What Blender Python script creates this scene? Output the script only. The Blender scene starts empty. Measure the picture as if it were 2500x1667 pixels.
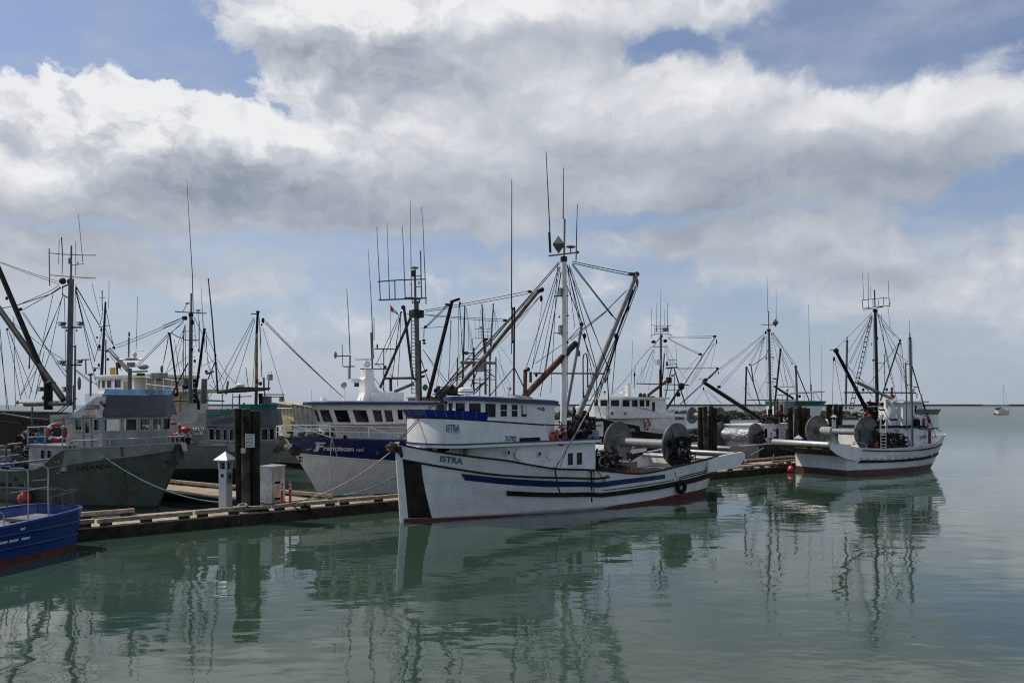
import bpy, math, random
from mathutils import Vector, Matrix, noise
random.seed(7)
R = math.radians
sc = bpy.context.scene
col = sc.collection

# ------------------------------------------------------------------ camera
F, CX, VH, CAMH = 1900.0, 1250.0, 988.0, 3.8      # focal length in photo pixels, horizon row, eye height
cam_d = bpy.data.cameras.new('camera')
cam_d.sensor_width = 36.0
cam_d.lens = 36.0 * F / 2500.0
cam_d.shift_y = (VH - 833.5) / 2500.0
cam_d.clip_start = 0.3
cam_d.clip_end = 30000.0
cam = bpy.data.objects.new('camera', cam_d)
cam.location = (0, 0, CAMH)
cam.rotation_euler = (R(90), 0, 0)
col.objects.link(cam)
sc.camera = cam

# ------------------------------------------------------------------ light
SUN_AZ, SUN_EL = -68.0, 50.0          # degrees from +Y (towards -X), elevation
SKY_STRENGTH = 0.1
sun_d = bpy.data.lights.new('sun', 'SUN')
sun_d.energy = 3.3
sun_d.angle = R(0.6)
sun_d.color = (1.0, 0.93, 0.83)
sun = bpy.data.objects.new('sun', sun_d)
col.objects.link(sun)
sv = Vector((math.sin(R(SUN_AZ)) * math.cos(R(SUN_EL)), math.cos(R(SUN_AZ)) * math.cos(R(SUN_EL)), math.sin(R(SUN_EL))))
sun.rotation_euler = sv.to_track_quat('Z', 'Y').to_euler()
sun.location = sv * 60

sc.view_settings.view_transform = 'Standard'
sc.view_settings.look = 'None'
sc.view_settings.exposure = 0.12
sc.view_settings.gamma = 1.0
sc.view_settings.use_curve_mapping = False
sc.render.engine = 'CYCLES'
sc.cycles.max_bounces = 6
sc.cycles.diffuse_bounces = 2
sc.cycles.glossy_bounces = 3
sc.cycles.transparent_max_bounces = 6
sc.cycles.caustics_reflective = False
sc.cycles.caustics_refractive = False
sc.cycles.use_denoising = False
sc.cycles.filter_width = 1.15

# ------------------------------------------------------------------ world: sky with clouds
class NT:
    """small helper to write node trees"""
    def __init__(s, tree):
        s.t = tree; s.n = tree.nodes; s.l = tree.links
    def link(s, sock, v):
        if isinstance(v, bpy.types.NodeSocket): s.l.new(v, sock)
        elif v is not None: sock.default_value = v
    def m(s, op, a, b=None, c=None, clamp=False):
        n = s.n.new('ShaderNodeMath'); n.operation = op; n.use_clamp = clamp
        s.link(n.inputs[0], a); s.link(n.inputs[1], b)
        if c is not None: s.link(n.inputs[2], c)
        return n.outputs[0]
    def v(s, op, a, b=None, c=None):
        n = s.n.new('ShaderNodeVectorMath'); n.operation = op
        s.link(n.inputs[0], a)
        if b is not None: s.link(n.inputs[1], b)
        if c is not None: s.link(n.inputs[2], c)
        return n.outputs['Value' if op in ('DOT_PRODUCT', 'LENGTH') else 'Vector']
    def noise(s, vec, scale, detail=4, rough=0.55, out='Fac', dist=0.0):
        n = s.n.new('ShaderNodeTexNoise'); s.link(n.inputs['Vector'], vec)
        n.inputs['Scale'].default_value = scale; n.inputs['Detail'].default_value = detail
        n.inputs['Roughness'].default_value = rough; n.inputs['Distortion'].default_value = dist
        return n.outputs[out]
    def ramp(s, fac, stops, interp='LINEAR'):
        n = s.n.new('ShaderNodeValToRGB'); s.link(n.inputs[0], fac)
        cr = n.color_ramp; cr.interpolation = interp
        while len(cr.elements) < len(stops): cr.elements.new(0.5)
        for e, (p, c) in zip(cr.elements, stops):
            e.position = p
            e.color = (c, c, c, 1) if isinstance(c, (int, float)) else (c[0], c[1], c[2], 1)
        return n.outputs[0]
    def mix(s, f, a, b, mode='MIX'):
        n = s.n.new('ShaderNodeMix'); n.data_type = 'RGBA'; n.blend_type = mode
        s.link(n.inputs['Factor'], f)
        for k, v in ((6, a), (7, b)):
            if isinstance(v, tuple) and len(v) == 3: v = (*v, 1)
            s.link(n.inputs[k], v)
        return n.outputs[2]
    def sstep(s, x, lo, hi):
        n = s.n.new('ShaderNodeMapRange'); n.interpolation_type = 'SMOOTHSTEP'
        s.link(n.inputs[0], x); n.inputs[1].default_value = lo; n.inputs[2].default_value = hi
        return n.outputs[0]

def azel(u, v):
    return math.atan2(u - CX, F), math.atan2(VH - v, math.hypot(F, u - CX))

def build_world():
    w = bpy.data.worlds.new('World'); sc.world = w; w.use_nodes = True
    t = NT(w.node_tree); t.n.clear()
    out = t.n.new('ShaderNodeOutputWorld'); bg = t.n.new('ShaderNodeBackground')
    bg.inputs[1].default_value = SKY_STRENGTH
    t.l.new(bg.outputs[0], out.inputs[0])
    sky = t.n.new('ShaderNodeTexSky'); sky.sky_type = 'NISHITA'; sky.sun_disc = False
    sky.sun_elevation = R(SUN_EL); sky.sun_rotation = R(SUN_AZ)
    sky.altitude = 0; sky.air_density = 1.0; sky.dust_density = 0.6; sky.ozone_density = 2.0
    tc = t.n.new('ShaderNodeTexCoord')
    sep = t.n.new('ShaderNodeSeparateXYZ'); t.l.new(tc.outputs['Generated'], sep.inputs[0])
    az = t.m('ARCTAN2', sep.outputs[0], sep.outputs[1]); el = t.m('ARCSINE', sep.outputs[2])
    cmb = t.n.new('ShaderNodeCombineXYZ'); t.l.new(az, cmb.inputs[0]); t.l.new(el, cmb.inputs[1])
    p0 = cmb.outputs[0]
    # wispy domain warp
    wn = t.n.new('ShaderNodeTexNoise'); t.l.new(p0, wn.inputs['Vector'])
    wn.inputs['Scale'].default_value = 9; wn.inputs['Detail'].default_value = 5; wn.inputs['Roughness'].default_value = .62
    wv = t.v('MULTIPLY_ADD', wn.outputs['Color'], (.11, .07, 0), (-.055, -.035, 0))
    p = t.v('ADD', p0, wv)
    def blobs(pp, lst):
        acc = 0.0
        for (u, v, ru, rv, wt) in lst:
            a, e = azel(u, v); sx, sy = F / ru, F / rv
            q = t.v('MULTIPLY_ADD', pp, (sx, sy, 0), (-a * sx, -e * sy, 0))
            g = t.m('POWER', 0.3679, t.v('DOT_PRODUCT', q, q))
            acc = t.m('MULTIPLY_ADD', g, wt, acc)
        return acc
    cover = [  # u, v (photo pixels of the cloud's centre), radii, weight
        (20, 235, 110, 65, .34), (350, 205, 75, 105, .36), (290, 330, 230, 105, .40), (620, 320, 230, 85, .40),
        (520, 440, 430, 90, .40), (60, 450, 190, 80, .40), (900, 80, 260, 110, .40), (720, 20, 200, 55, .22), (1250, 130, 330, 150, .42),
        (1500, 30, 420, 50, .30), (1000, 400, 300, 120, .38), (1350, 350, 380, 150, .42), (1720, 260, 260, 120, .40),
        (2000, 350, 330, 110, .40), (2330, 290, 240, 75, .28), (1850, 430, 420, 100, .36),
        (1700, 585, 200, 45, .40), (2000, 590, 200, 40, .26), (2200, 640, 330, 60, .36), (180, 635, 170, 42, .40), (470, 690, 210, 36, .36), (60, 600, 130, 50, .26),
        (1050, 540, 420, 50, .20), (2350, 730, 300, 50, .18), (1300, 690, 400, 30, .10),
        (120, 60, 220, 85, -.32), (370, 80, 80, 70, -.26), (520, 175, 110, 65, -.36), (690, 265, 110, 26, -.28), (2200, 90, 420, 105, -.36),
        (1900, 70, 110, 36, -.16), (1660, 95, 95, 28, -.40), (1590, 125, 55, 26, -.28), (990, 220, 50, 24, -.26),
        (40, 360, 50, 45, -.38), (650, 600, 320, 42, -.26), (1530, 530, 150, 30, -.34), (1850, 515, 260, 22, -.26), (1300, 600, 200, 30, -.14), (2470, 430, 130, 60, -.24),
        (130, 540, 160, 20, -.2), (2420, 140, 180, 60, .14)]
    bias = blobs(p, cover)
    up = t.v('ADD', p, (-0.016, 0.026, 0))            # a step towards the sun
    bias_up = blobs(up, cover[:16])
    bias_lo = blobs(p, cover[:16])
    pn = t.v('MULTIPLY', p, (1, 1.5, 1))
    n1 = t.noise(pn, 5.5, 9, .58)
    pu = t.v('MULTIPLY', up, (1, 1.5, 1))
    n2 = t.noise(pu, 5.5, 5, .55)
    nd = t.noise(pn, 14, 6, .6)
    d = t.m('ADD', t.m('MULTIPLY_ADD', n1, 1.35, -.175), bias)
    d = t.m('MULTIPLY_ADD', t.m('SUBTRACT', nd, .5), .35, d)
    cov = t.sstep(d, .44, .80)
    crisp = t.m('MINIMUM', blobs(p0, [(280, 250, 470, 170, 1.1), (900, 60, 300, 130, .6)]), 1.0)      # nearer cumulus with hard edges
    d2 = t.m('ADD', d, t.m('MULTIPLY', t.m('SUBTRACT', t.noise(pn, 20, 8, .62), .5), .75))
    cov2 = t.sstep(d2, .52, .66)
    cov = t.m('ADD', t.m('MULTIPLY', cov, t.m('SUBTRACT', 1.0, crisp)), t.m('MULTIPLY', cov2, crisp))
    # shading of the cloud: lit towards the sun, grey below
    grad = t.m('SUBTRACT', t.m('ADD', n1, bias_lo), t.m('ADD', n2, bias_up))
    dark = [(560, 425, 230, 50, .38), (360, 465, 180, 38, .20), (235, 300, 36, 50, .16), (950, 150, 170, 48, .28), (1150, 110, 220, 60, .06),
            (1950, 395, 270, 52, .34), (1620, 375, 240, 46, .24), (1350, 340, 150, 36, .08), (900, 520, 300, 36, .14), (2180, 410, 140, 42, .18), (1760, 630, 260, 22, .16), (2200, 680, 300, 24, .14),
            (320, 260, 250, 90, -.20), (90, 430, 150, 45, -.22), (640, 290, 150, 50, -.16), (830, 60, 200, 60, -.10), (1770, 220, 150, 60, -.10), (2150, 300, 150, 50, -.06), (1300, 230, 200, 60, -.06)]
    sh = blobs(p, dark)
    lit = t.m('MULTIPLY_ADD', grad, 1.15, .60)
    lit = t.m('SUBTRACT', lit, sh)
    lit = t.m('MULTIPLY_ADD', t.m('SUBTRACT', t.noise(pn, 10, 7, .6), .5), .55, lit, clamp=True)
    lit = t.m('MULTIPLY_ADD', t.m('MULTIPLY', t.m('SUBTRACT', t.noise(pn, 22, 7, .6), t.noise(pu, 22, 7, .6)), crisp), 1.1, lit, clamp=True)
    K = 1.0 / SKY_STRENGTH
    ccol = t.ramp(lit, [(0.0, (.25, .29, .355)), (.35, (.39, .425, .485)), (.65, (.52, .55, .60)), (1.0, (.78, .785, .80))])
    ccol = t.v('SCALE', ccol); ccol.node.inputs['Scale'].default_value = 10.0
    # the blue: Nishita, a little deeper, with a grey-blue veil low down all round
    blue = t.mix(1.0, sky.outputs[0], (.80, .84, .98), 'MULTIPLY')
    veil = t.m('POWER', 0.3679, t.m('POWER', t.m('MULTIPLY', t.m('MAXIMUM', el, 0.0), 1 / .16), 1.4))
    hz = t.mix(t.m('MULTIPLY', veil, .9), blue, (.325 * K, .385 * K, .465 * K))
    hi = t.mix(t.sstep(t.noise(t.v('MULTIPLY', p0, (2, 5, 1)), 2.2, 6, .6), .42, .75), hz, (.38 * K, .43 * K, .51 * K))
    hi2 = t.mix(.75, hz, hi)
    hi2 = t.mix(t.m('MULTIPLY_ADD', t.noise(t.v('MULTIPLY', p0, (1.2, 3, 1)), 3.1, 5, .55), .55, -.02, clamp=True), hi2, (.42 * K, .47 * K, .55 * K))
    # streaks of thin low cloud towards the horizon, all round
    lowf = t.m('POWER', 0.3679, t.m('POWER', t.m('MULTIPLY', t.m('ABSOLUTE', t.m('SUBTRACT', el, .13)), 1 / .105), 2.0))
    st = t.sstep(t.noise(t.v('MULTIPLY', p, (2.6, 9.5, 1)), 1.5, 6, .58), .40, .66)
    hi2 = t.mix(t.m('MULTIPLY', t.m('MULTIPLY', st, lowf), .72), hi2, (.475 * K, .50 * K, .55 * K))
    # clouds thin out towards the horizon
    cfac = t.m('MULTIPLY', cov, t.sstep(el, .0, .10))
    fin = t.mix(cfac, hi2, ccol)
    t.l.new(fin, bg.inputs[0])
    w.cycles.sampling_method = 'MANUAL'; w.cycles.sample_map_resolution = 512
build_world()

# ------------------------------------------------------------------ materials
MATS = {}
def mat(name, c, rough=.5, metal=0.0, var=.12, scale=2.5, bump=0.0, bscale=30, stain=None, sfac=.5, spec=.5, coat=0.0):
    """procedural material: base colour with mottling, vertical run-down stains, fine relief"""
    m = bpy.data.materials.new(name); m.use_nodes = True
    t = NT(m.node_tree); b = t.n['Principled BSDF']
    tc = t.n.new('ShaderNodeTexCoord'); ob = tc.outputs['Object']
    n1 = t.noise(ob, scale, 5, .6)
    f = t.sstep(n1, .3, .7)
    c2 = tuple(max(0, x * (1 - var * 2.2)) for x in c); c1 = tuple(min(1, x * (1 + var * .6)) for x in c)
    cc = t.mix(f, c1, c2)
    if stain:
        sv_ = t.v('MULTIPLY', ob, (3.2, 3.2, .35))
        n2 = t.sstep(t.noise(sv_, 2.2, 5, .65), .50, .78)
        n3 = t.sstep(t.noise(ob, .9, 3, .5), .35, .65)
        cc = t.mix(t.m('MULTIPLY', t.m('MULTIPLY', n2, n3), sfac), cc, stain)
    t.l.new(cc, b.inputs['Base Color'])
    rr = t.m('MULTIPLY_ADD', n1, .25, rough - .12, clamp=True)
    t.l.new(rr, b.inputs['Roughness'])
    b.inputs['Metallic'].default_value = metal
    b.inputs['Specular IOR Level'].default_value = spec
    if coat: b.inputs['Coat Weight'].default_value = coat; b.inputs['Coat Roughness'].default_value = .15
    if bump:
        bn = t.n.new('ShaderNodeBump'); bn.inputs['Strength'].default_value = bump; bn.inputs['Distance'].default_value = .02
        t.l.new(t.noise(ob, bscale, 3, .6), bn.inputs['Height']); t.l.new(bn.outputs[0], b.inputs['Normal'])
    MATS[name] = m
    return m

def hull_mat(name, top, bottom, zline, slope=0.0, band=None, var=.08, stain=(.30, .25, .18), sfac=.35, rough=.45, band_z=None, slime=True, metal=0.0, seam=0.0):
    """painted hull: bottom paint below zline + slope*x, an optional band above, run-down stains"""
    m = bpy.data.materials.new(name); m.use_nodes = True
    t = NT(m.node_tree); b = t.n['Principled BSDF']
    tc = t.n.new('ShaderNodeTexCoord'); ob = tc.outputs['Object']
    sp = t.n.new('ShaderNodeSeparateXYZ'); t.l.new(ob, sp.inputs[0])
    x, z = sp.outputs[0], sp.outputs[2]
    n1 = t.noise(ob, 1.6, 5, .6)
    c1 = t.mix(t.sstep(n1, .3, .7), tuple(v * (1 + var * .4) for v in top), tuple(v * (1 - var * 2) for v in top))
    sv_ = t.v('MULTIPLY', ob, (2.6, 2.6, .25))
    n2 = t.sstep(t.noise(sv_, 2.6, 6, .68), .50, .80)
    n3 = t.sstep(t.noise(ob, .7, 3, .5), .36, .62)
    c1 = t.mix(t.m('MULTIPLY', t.m('MULTIPLY', n2, n3), sfac), c1, stain)
    if seam:     # plank seams: thin broken dark lines with the sheer
        zz_ = t.m('ADD', z, t.m('MULTIPLY', t.m('MULTIPLY', t.m('SUBTRACT', x, 8.5), t.m('SUBTRACT', x, 8.5)), -.0085))
        fr_ = t.m('ABSOLUTE', t.m('SUBTRACT', t.m('FRACT', t.m('MULTIPLY', zz_, 1 / .145)), .5))
        ln_ = t.m('MULTIPLY', t.sstep(fr_, .455, .5), t.sstep(t.noise(t.v('MULTIPLY', ob, (.6, .6, 3)), 2.0, 4, .6), .40, .62))
        c1 = t.mix(t.m('MULTIPLY', ln_, seam), c1, (.16, .15, .14))
        pn_ = t.noise(t.v('MULTIPLY', ob, (.35, .35, 6.9)), 1.0, 2, .5)
        c1 = t.mix(t.m('MULTIPLY', t.sstep(pn_, .45, .75), .16), c1, (.45, .44, .40))
        sc_ = t.sstep(t.noise(t.v('MULTIPLY', ob, (1, 1, 1.6)), 7, 5, .7), .64, .74)
        c1 = t.mix(t.m('MULTIPLY', sc_, .35), c1, (.30, .28, .24))
    zl = t.m('MULTIPLY_ADD', x, -slope, z)          # height above the sloping paint line
    if band:
        zz = t.m('MULTIPLY_ADD', x, -band[3], z)
        c1 = t.mix(t.sstep(zz, band[1] - .004, band[1] + .004), c1, band[0]) if band[2] is None else c1
    wob = t.m('MULTIPLY_ADD', t.noise(ob, 5, 3, .5), .03, -.015)
    zw = t.m('ADD', zl, wob)
    cb = t.mix(t.sstep(t.noise(ob, 3, 4, .6), .35, .7), bottom, tuple(v * .55 for v in bottom))
    c2 = t.mix(t.sstep(zw, zline - .012, zline + .012), cb, c1)
    if slime:   # weed and grime just above the water
        c2 = t.mix(t.m('MULTIPLY', t.m('SUBTRACT', 1.0, t.sstep(t.m('ADD', z, wob), .02, .16)), .7), c2, (.035, .04, .025))
    t.l.new(c2, b.inputs['Base Color'])
    t.l.new(t.m('MULTIPLY_ADD', n1, .3, rough - .15, clamp=True), b.inputs['Roughness'])
    b.inputs['Metallic'].default_value = metal
    bn = t.n.new('ShaderNodeBump'); bn.inputs['Strength'].default_value = .25; bn.inputs['Distance'].default_value = .03
    t.l.new(t.noise(t.v('MULTIPLY', ob, (1, 1, 2.5)), 1.8, 3, .5), bn.inputs['Height']); t.l.new(bn.outputs[0], b.inputs['Normal'])
    MATS[name] = m
    return m

WHITE = (.80, .79, .77)
mat('white', WHITE, .42, var=.06, stain=(.36, .31, .24), sfac=.45)
mat('white_rust', (.70, .70, .68), .5, var=.08, stain=(.30, .16, .07), sfac=.75)
mat('cream', (.62, .55, .38), .5, var=.08, stain=(.3, .22, .12), sfac=.5)
mat('tan', (.50, .39, .20), .55, var=.1, stain=(.25, .18, .1), sfac=.6)
mat('navy', (.014, .030, .125), .32, var=.15)
mat('royal', (.008, .03, .24), .30, var=.12, coat=.4)
mat('bluegrey', (.060, .066, .078), .55, var=.1)
mat('black', (.016, .015, .014), .55, var=.2, spec=.15)
mat('mattdark', (.016, .016, .015), .95, var=.2, spec=.02)
mat('brownblack', (.028, .022, .018), .6, var=.25, stain=(.09, .07, .05), sfac=.5, spec=.15)
mat('rubber', (.014, .014, .015), .75, var=.2, bump=.3, spec=.15)
mat('gal', (.145, .145, .145), .6, .2, var=.18, stain=(.2, .13, .08), sfac=.6)
mat('galdark', (.05, .049, .047), .6, .25, var=.25, stain=(.12, .07, .04), sfac=.6, spec=.15)
mat('alu', (.42, .43, .435), .5, .35, var=.14, stain=(.25, .23, .2), sfac=.5)
mat('alupaint', (.225, .23, .23), .6, .15, var=.12, stain=(.18, .15, .12), sfac=.55)
mat('bright', (.42, .425, .43), .45, .5, var=.12, stain=(.3, .27, .22), sfac=.5)
mat('dark', (.018, .018, .018), .6, .1, var=.3, spec=.15)
mat('rust', (.115, .045, .025), .75, .1, var=.3, stain=(.2, .09, .04), sfac=.7, bump=.3)
mat('rustpole', (.30, .26, .22), .65, .2, var=.2, stain=(.2, .08, .03), sfac=.95)
mat('wire', (.018, .018, .019), .7, .1, var=.2, spec=.15)
mat('wirelight', (.30, .29, .27), .6, .1, var=.2)
mat('glass', (.008, .010, .012), .07, 0, var=.4, scale=1.2, spec=.28)
mat('lens', (.55, .58, .60), .15, .3, var=.05)
mat('redlamp', (.45, .02, .02), .3, var=.1)
mat('redpaint', (.42, .035, .02), .45, var=.1)
mat('red_oxide', (.14, .028, .022), .6, var=.15)
mat('orange', (.62, .11, .03), .5, var=.15)
mat('lifering', (.40, .055, .03), .5, var=.15)
mat('buoy_red', (.60, .05, .06), .4, var=.1)
mat('yellow', (.60, .40, .03), .5, var=.15)
mat('teal', (.01, .26, .21), .5, var=.15, bump=.3, bscale=12)
mat('tarpblue', (.02, .21, .46), .45, var=.15, bump=.3, bscale=12)
mat('tarplight', (.22, .42, .55), .35, var=.2, bump=.3, bscale=12)
mat('tarpgrey', (.17, .165, .16), .7, var=.15, bump=.5, bscale=6)
mat('greentarp', (.015, .11, .07), .55, var=.2, bump=.3)
mat('silver', (.40, .41, .43), .5, .25, var=.2, scale=6, bump=1.0, bscale=9)
mat('wood', (.43, .335, .24), .8, var=.22, scale=4, bump=.4, bscale=40)
mat('wood2', (.49, .39, .285), .8, var=.22, scale=4, bump=.4, bscale=40)
mat('wood3', (.35, .27, .19), .82, var=.22, scale=4, bump=.4, bscale=40)
mat('woodwet', (.045, .036, .028), .7, var=.3, scale=3, bump=.5, bscale=25, stain=(.02, .028, .015), sfac=.7, spec=.15)
mat('pile', (.036, .030, .022), .85, var=.35, scale=2, bump=.8, bscale=14, stain=(.016, .022, .012), sfac=.9, spec=.15)
mat('pile_pale', (.085, .072, .055), .85, var=.4, scale=1.6, bump=.8, bscale=14, stain=(.022, .026, .015), sfac=.9, spec=.15)
mat('piletop', (.16, .15, .14), .8, var=.3, scale=6, bump=.5)
mat('mastwood', (.34, .21, .09), .6, var=.3, scale=3, stain=(.08, .05, .03), sfac=.8)
mat('ropepale', (.36, .40, .36), .9, var=.2, bump=.5, bscale=60)
mat('bluetarp', (.02, .11, .26), .6, var=.25, bump=.4, bscale=8)
mat('calvgrey', (.33, .33, .325), .55, .15, var=.12, stain=(.18, .14, .10), sfac=.6)
mat('rope', (.42, .37, .29), .9, var=.15, bump=.5, bscale=60)
mat('ropegreen', (.12, .27, .235), .9, var=.15, bump=.5, bscale=60)
mat('net', (.05, .065, .06), .95, var=.4, scale=8, bump=1.0, bscale=30, spec=.15)
mat('gear', (.055, .048, .043), .7, .15, var=.4, scale=5, bump=.5, spec=.15)
mat('deckgrey', (.16, .16, .16), .8, var=.2, scale=2, stain=(.08, .07, .05), sfac=.6)
mat('deckwood', (.15, .125, .10), .85, var=.25, scale=2, bump=.3)
mat('blueletter', (.03, .14, .28), .5, var=.1)
mat('blackletter', (.012, .012, .014), .6, var=.1)
mat('whiteletter', (.72, .73, .74), .5, var=.08)
mat('paper', (.68, .69, .70), .6, var=.06)
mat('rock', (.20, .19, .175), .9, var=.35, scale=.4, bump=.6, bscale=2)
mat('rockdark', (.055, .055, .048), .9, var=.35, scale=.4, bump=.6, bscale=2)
mat('leaf', (.05, .075, .025), .8, var=.4, scale=1.2)
mat('leaf2', (.085, .10, .03), .8, var=.4, scale=1.2)
mat('stone_far', (.10, .097, .09), .9, var=.2, scale=.02)
mat('galv_cab', (.46, .47, .46), .33, .75, var=.2, scale=2.2, stain=(.28, .25, .2), sfac=.6)
mat('pedwhite', (.48, .50, .53), .4, var=.06, stain=(.35, .3, .25), sfac=.4)

def cloth(name, c, trans=.55, rough=.5):
    """canvas or tinted plastic that lets daylight through"""
    m = bpy.data.materials.new(name); m.use_nodes = True
    t = NT(m.node_tree); b = t.n['Principled BSDF']; out = t.n['Material Output']
    tc = t.n.new('ShaderNodeTexCoord'); cc = t.mix(t.sstep(t.noise(tc.outputs['Object'], 5, 4, .6), .3, .7), c, tuple(v * .7 for v in c))
    t.l.new(cc, b.inputs['Base Color']); b.inputs['Roughness'].default_value = rough
    tr = t.n.new('ShaderNodeBsdfTranslucent'); t.l.new(cc, tr.inputs[0])
    mx = t.n.new('ShaderNodeMixShader'); mx.inputs[0].default_value = trans
    t.l.new(b.outputs[0], mx.inputs[1]); t.l.new(tr.outputs[0], mx.inputs[2]); t.l.new(mx.outputs[0], out.inputs[0])
    MATS[name] = m
cloth('windbreak', (.008, .070, .40), .45, .25)
cloth('dodger_light', (.34, .55, .72), .5, .3)
cloth('teal', (.01, .34, .27), .5)
cloth('tarpblue', (.02, .24, .55), .4)
cloth('greentarp', (.015, .15, .09), .3)
def clear_glass():
    m = bpy.data.materials.new('clear_glass'); m.use_nodes = True
    t = NT(m.node_tree); out = t.n['Material Output']; t.n.remove(t.n['Principled BSDF'])
    g = t.n.new('ShaderNodeBsdfGlossy'); g.inputs['Roughness'].default_value = .04; g.inputs['Color'].default_value = (.8, .85, .85, 1)
    tr = t.n.new('ShaderNodeBsdfTransparent'); tr.inputs[0].default_value = (.72, .76, .75, 1)
    fr = t.n.new('ShaderNodeFresnel'); fr.inputs[0].default_value = 1.5
    mx = t.n.new('ShaderNodeMixShader'); t.l.new(fr.outputs[0], mx.inputs[0]); t.l.new(tr.outputs[0], mx.inputs[1]); t.l.new(g.outputs[0], mx.inputs[2])
    t.l.new(mx.outputs[0], out.inputs[0]); MATS['clear_glass'] = m
clear_glass()

# ------------------------------------------------------------------ mesh builder
class MB:
    def __init__(s): s.v = []; s.f = []
    def add(s, vs, fs):
        o = len(s.v); s.v.extend([tuple(q) for q in vs]); s.f.extend([[i + o for i in f] for f in fs]); return s
    def box(s, x0, x1, y0, y1, z0, z1):
        return s.hexa([(x0, y0, z0), (x1, y0, z0), (x1, y1, z0), (x0, y1, z0)], [(x0, y0, z1), (x1, y0, z1), (x1, y1, z1), (x0, y1, z1)])
    def hexa(s, b, t):
        n = len(b)
        return s.add(list(b) + list(t), [list(range(n))[::-1], list(range(n, 2 * n))] + [[i, (i + 1) % n, n + (i + 1) % n, n + i] for i in range(n)])
    def obox(s, c, sx, sy, sz, rz=0, rx=0, ry=0):
        M = Matrix.Translation(c) @ Matrix.Rotation(rz, 4, 'Z') @ Matrix.Rotation(ry, 4, 'Y') @ Matrix.Rotation(rx, 4, 'X')
        h = [(-sx / 2, -sy / 2), (sx / 2, -sy / 2), (sx / 2, sy / 2), (-sx / 2, sy / 2)]
        return s.hexa([M @ Vector((a, b, -sz / 2)) for a, b in h], [M @ Vector((a, b, sz / 2)) for a, b in h])
    def tube(s, pts, r, n=6, cap=True):
        pts = [Vector(p) for p in pts]; m = len(pts)
        rs = r if isinstance(r, (list, tuple)) else [r] * m
        vs = []; fs = []
        up = None
        for i, p in enumerate(pts):
            d = (pts[min(i + 1, m - 1)] - pts[max(i - 1, 0)])
            if d.length < 1e-6: d = Vector((0, 0, 1))
            d.normalize()
            if up is None: up = Vector((0, 0, 1)) if abs(d.z) < .9 else Vector((1, 0, 0))
            a = d.cross(up)
            if a.length < 1e-3: a = d.cross(Vector((0, 1, 0)))
            a.normalize(); b = d.cross(a); up = -b if False else up
            for k in range(n):
                t_ = 2 * math.pi * k / n
                vs.append(p + (a * math.cos(t_) + b * math.sin(t_)) * rs[i])
        for i in range(m - 1):
            for k in range(n):
                fs.append([i * n + k, i * n + (k + 1) % n, (i + 1) * n + (k + 1) % n, (i + 1) * n + k])
        if cap: fs += [list(range(n))[::-1], [(m - 1) * n + k for k in range(n)]]
        return s.add(vs, fs)
    def extr(s, poly, vec):
        vec = Vector(vec); return s.hexa([Vector(p) for p in poly], [Vector(p) + vec for p in poly])
    def lathe(s, prof, c, axis='Z', n=14, M=None):
        if M is None:
            M = {'Z': Matrix(), 'Y': Matrix.Rotation(R(-90), 4, 'X'), 'X': Matrix.Rotation(R(90), 4, 'Y')}[axis]
        M = Matrix.Translation(c) @ M
        vs = []; fs = []; m = len(prof)
        for (r, z) in prof:
            for k in range(n):
                t_ = 2 * math.pi * k / n
                vs.append(M @ Vector((r * math.cos(t_), r * math.sin(t_), z)))
        for i in range(m - 1):
            for k in range(n):
                fs.append([i * n + k, i * n + (k + 1) % n, (i + 1) * n + (k + 1) % n, (i + 1) * n + k])
        fs += [list(range(n))[::-1], [(m - 1) * n + k for k in range(n)]]
        return s.add(vs, fs)
    def ball(s, c, rx, ry=None, rz=None, n=10, m=7):
        ry = ry or rx; rz = rz or rx
        vs = [(c[0], c[1], c[2] - rz)]; fs = []
        for i in range(1, m):
            a = math.pi * i / m
            for k in range(n):
                t_ = 2 * math.pi * k / n
                vs.append((c[0] + rx * math.sin(a) * math.cos(t_), c[1] + ry * math.sin(a) * math.sin(t_), c[2] - rz * math.cos(a)))
        vs.append((c[0], c[1], c[2] + rz))
        L = len(vs) - 1
        for k in range(n):
            fs.append([0, 1 + (k + 1) % n, 1 + k]); fs.append([L, L - n + k, L - n + (k + 1) % n])
            for i in range(m - 2):
                fs.append([1 + i * n + k, 1 + i * n + (k + 1) % n, 1 + (i + 1) * n + (k + 1) % n, 1 + (i + 1) * n + k])
        return s.add(vs, fs)
    def torus(s, c, r1, r2, M=None, n=18, m=7):
        M = Matrix.Translation(c) @ (M or Matrix())
        vs = []; fs = []
        for i in range(n):
            a = 2 * math.pi * i / n
            for k in range(m):
                t_ = 2 * math.pi * k / m
                vs.append(M @ Vector(((r1 + r2 * math.cos(t_)) * math.cos(a), (r1 + r2 * math.cos(t_)) * math.sin(a), r2 * math.sin(t_))))
        for i in range(n):
            for k in range(m):
                fs.append([i * m + k, ((i + 1) % n) * m + k, ((i + 1) % n) * m + (k + 1) % m, i * m + (k + 1) % m])
        return s.add(vs, fs)
    def grid(s, rows):
        n = len(rows[0]); vs = [p for r in rows for p in r]; fs = []
        for i in range(len(rows) - 1):
            for k in range(n - 1):
                fs.append([i * n + k, i * n + k + 1, (i + 1) * n + k + 1, (i + 1) * n + k])
        return s.add(vs, fs)
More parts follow.
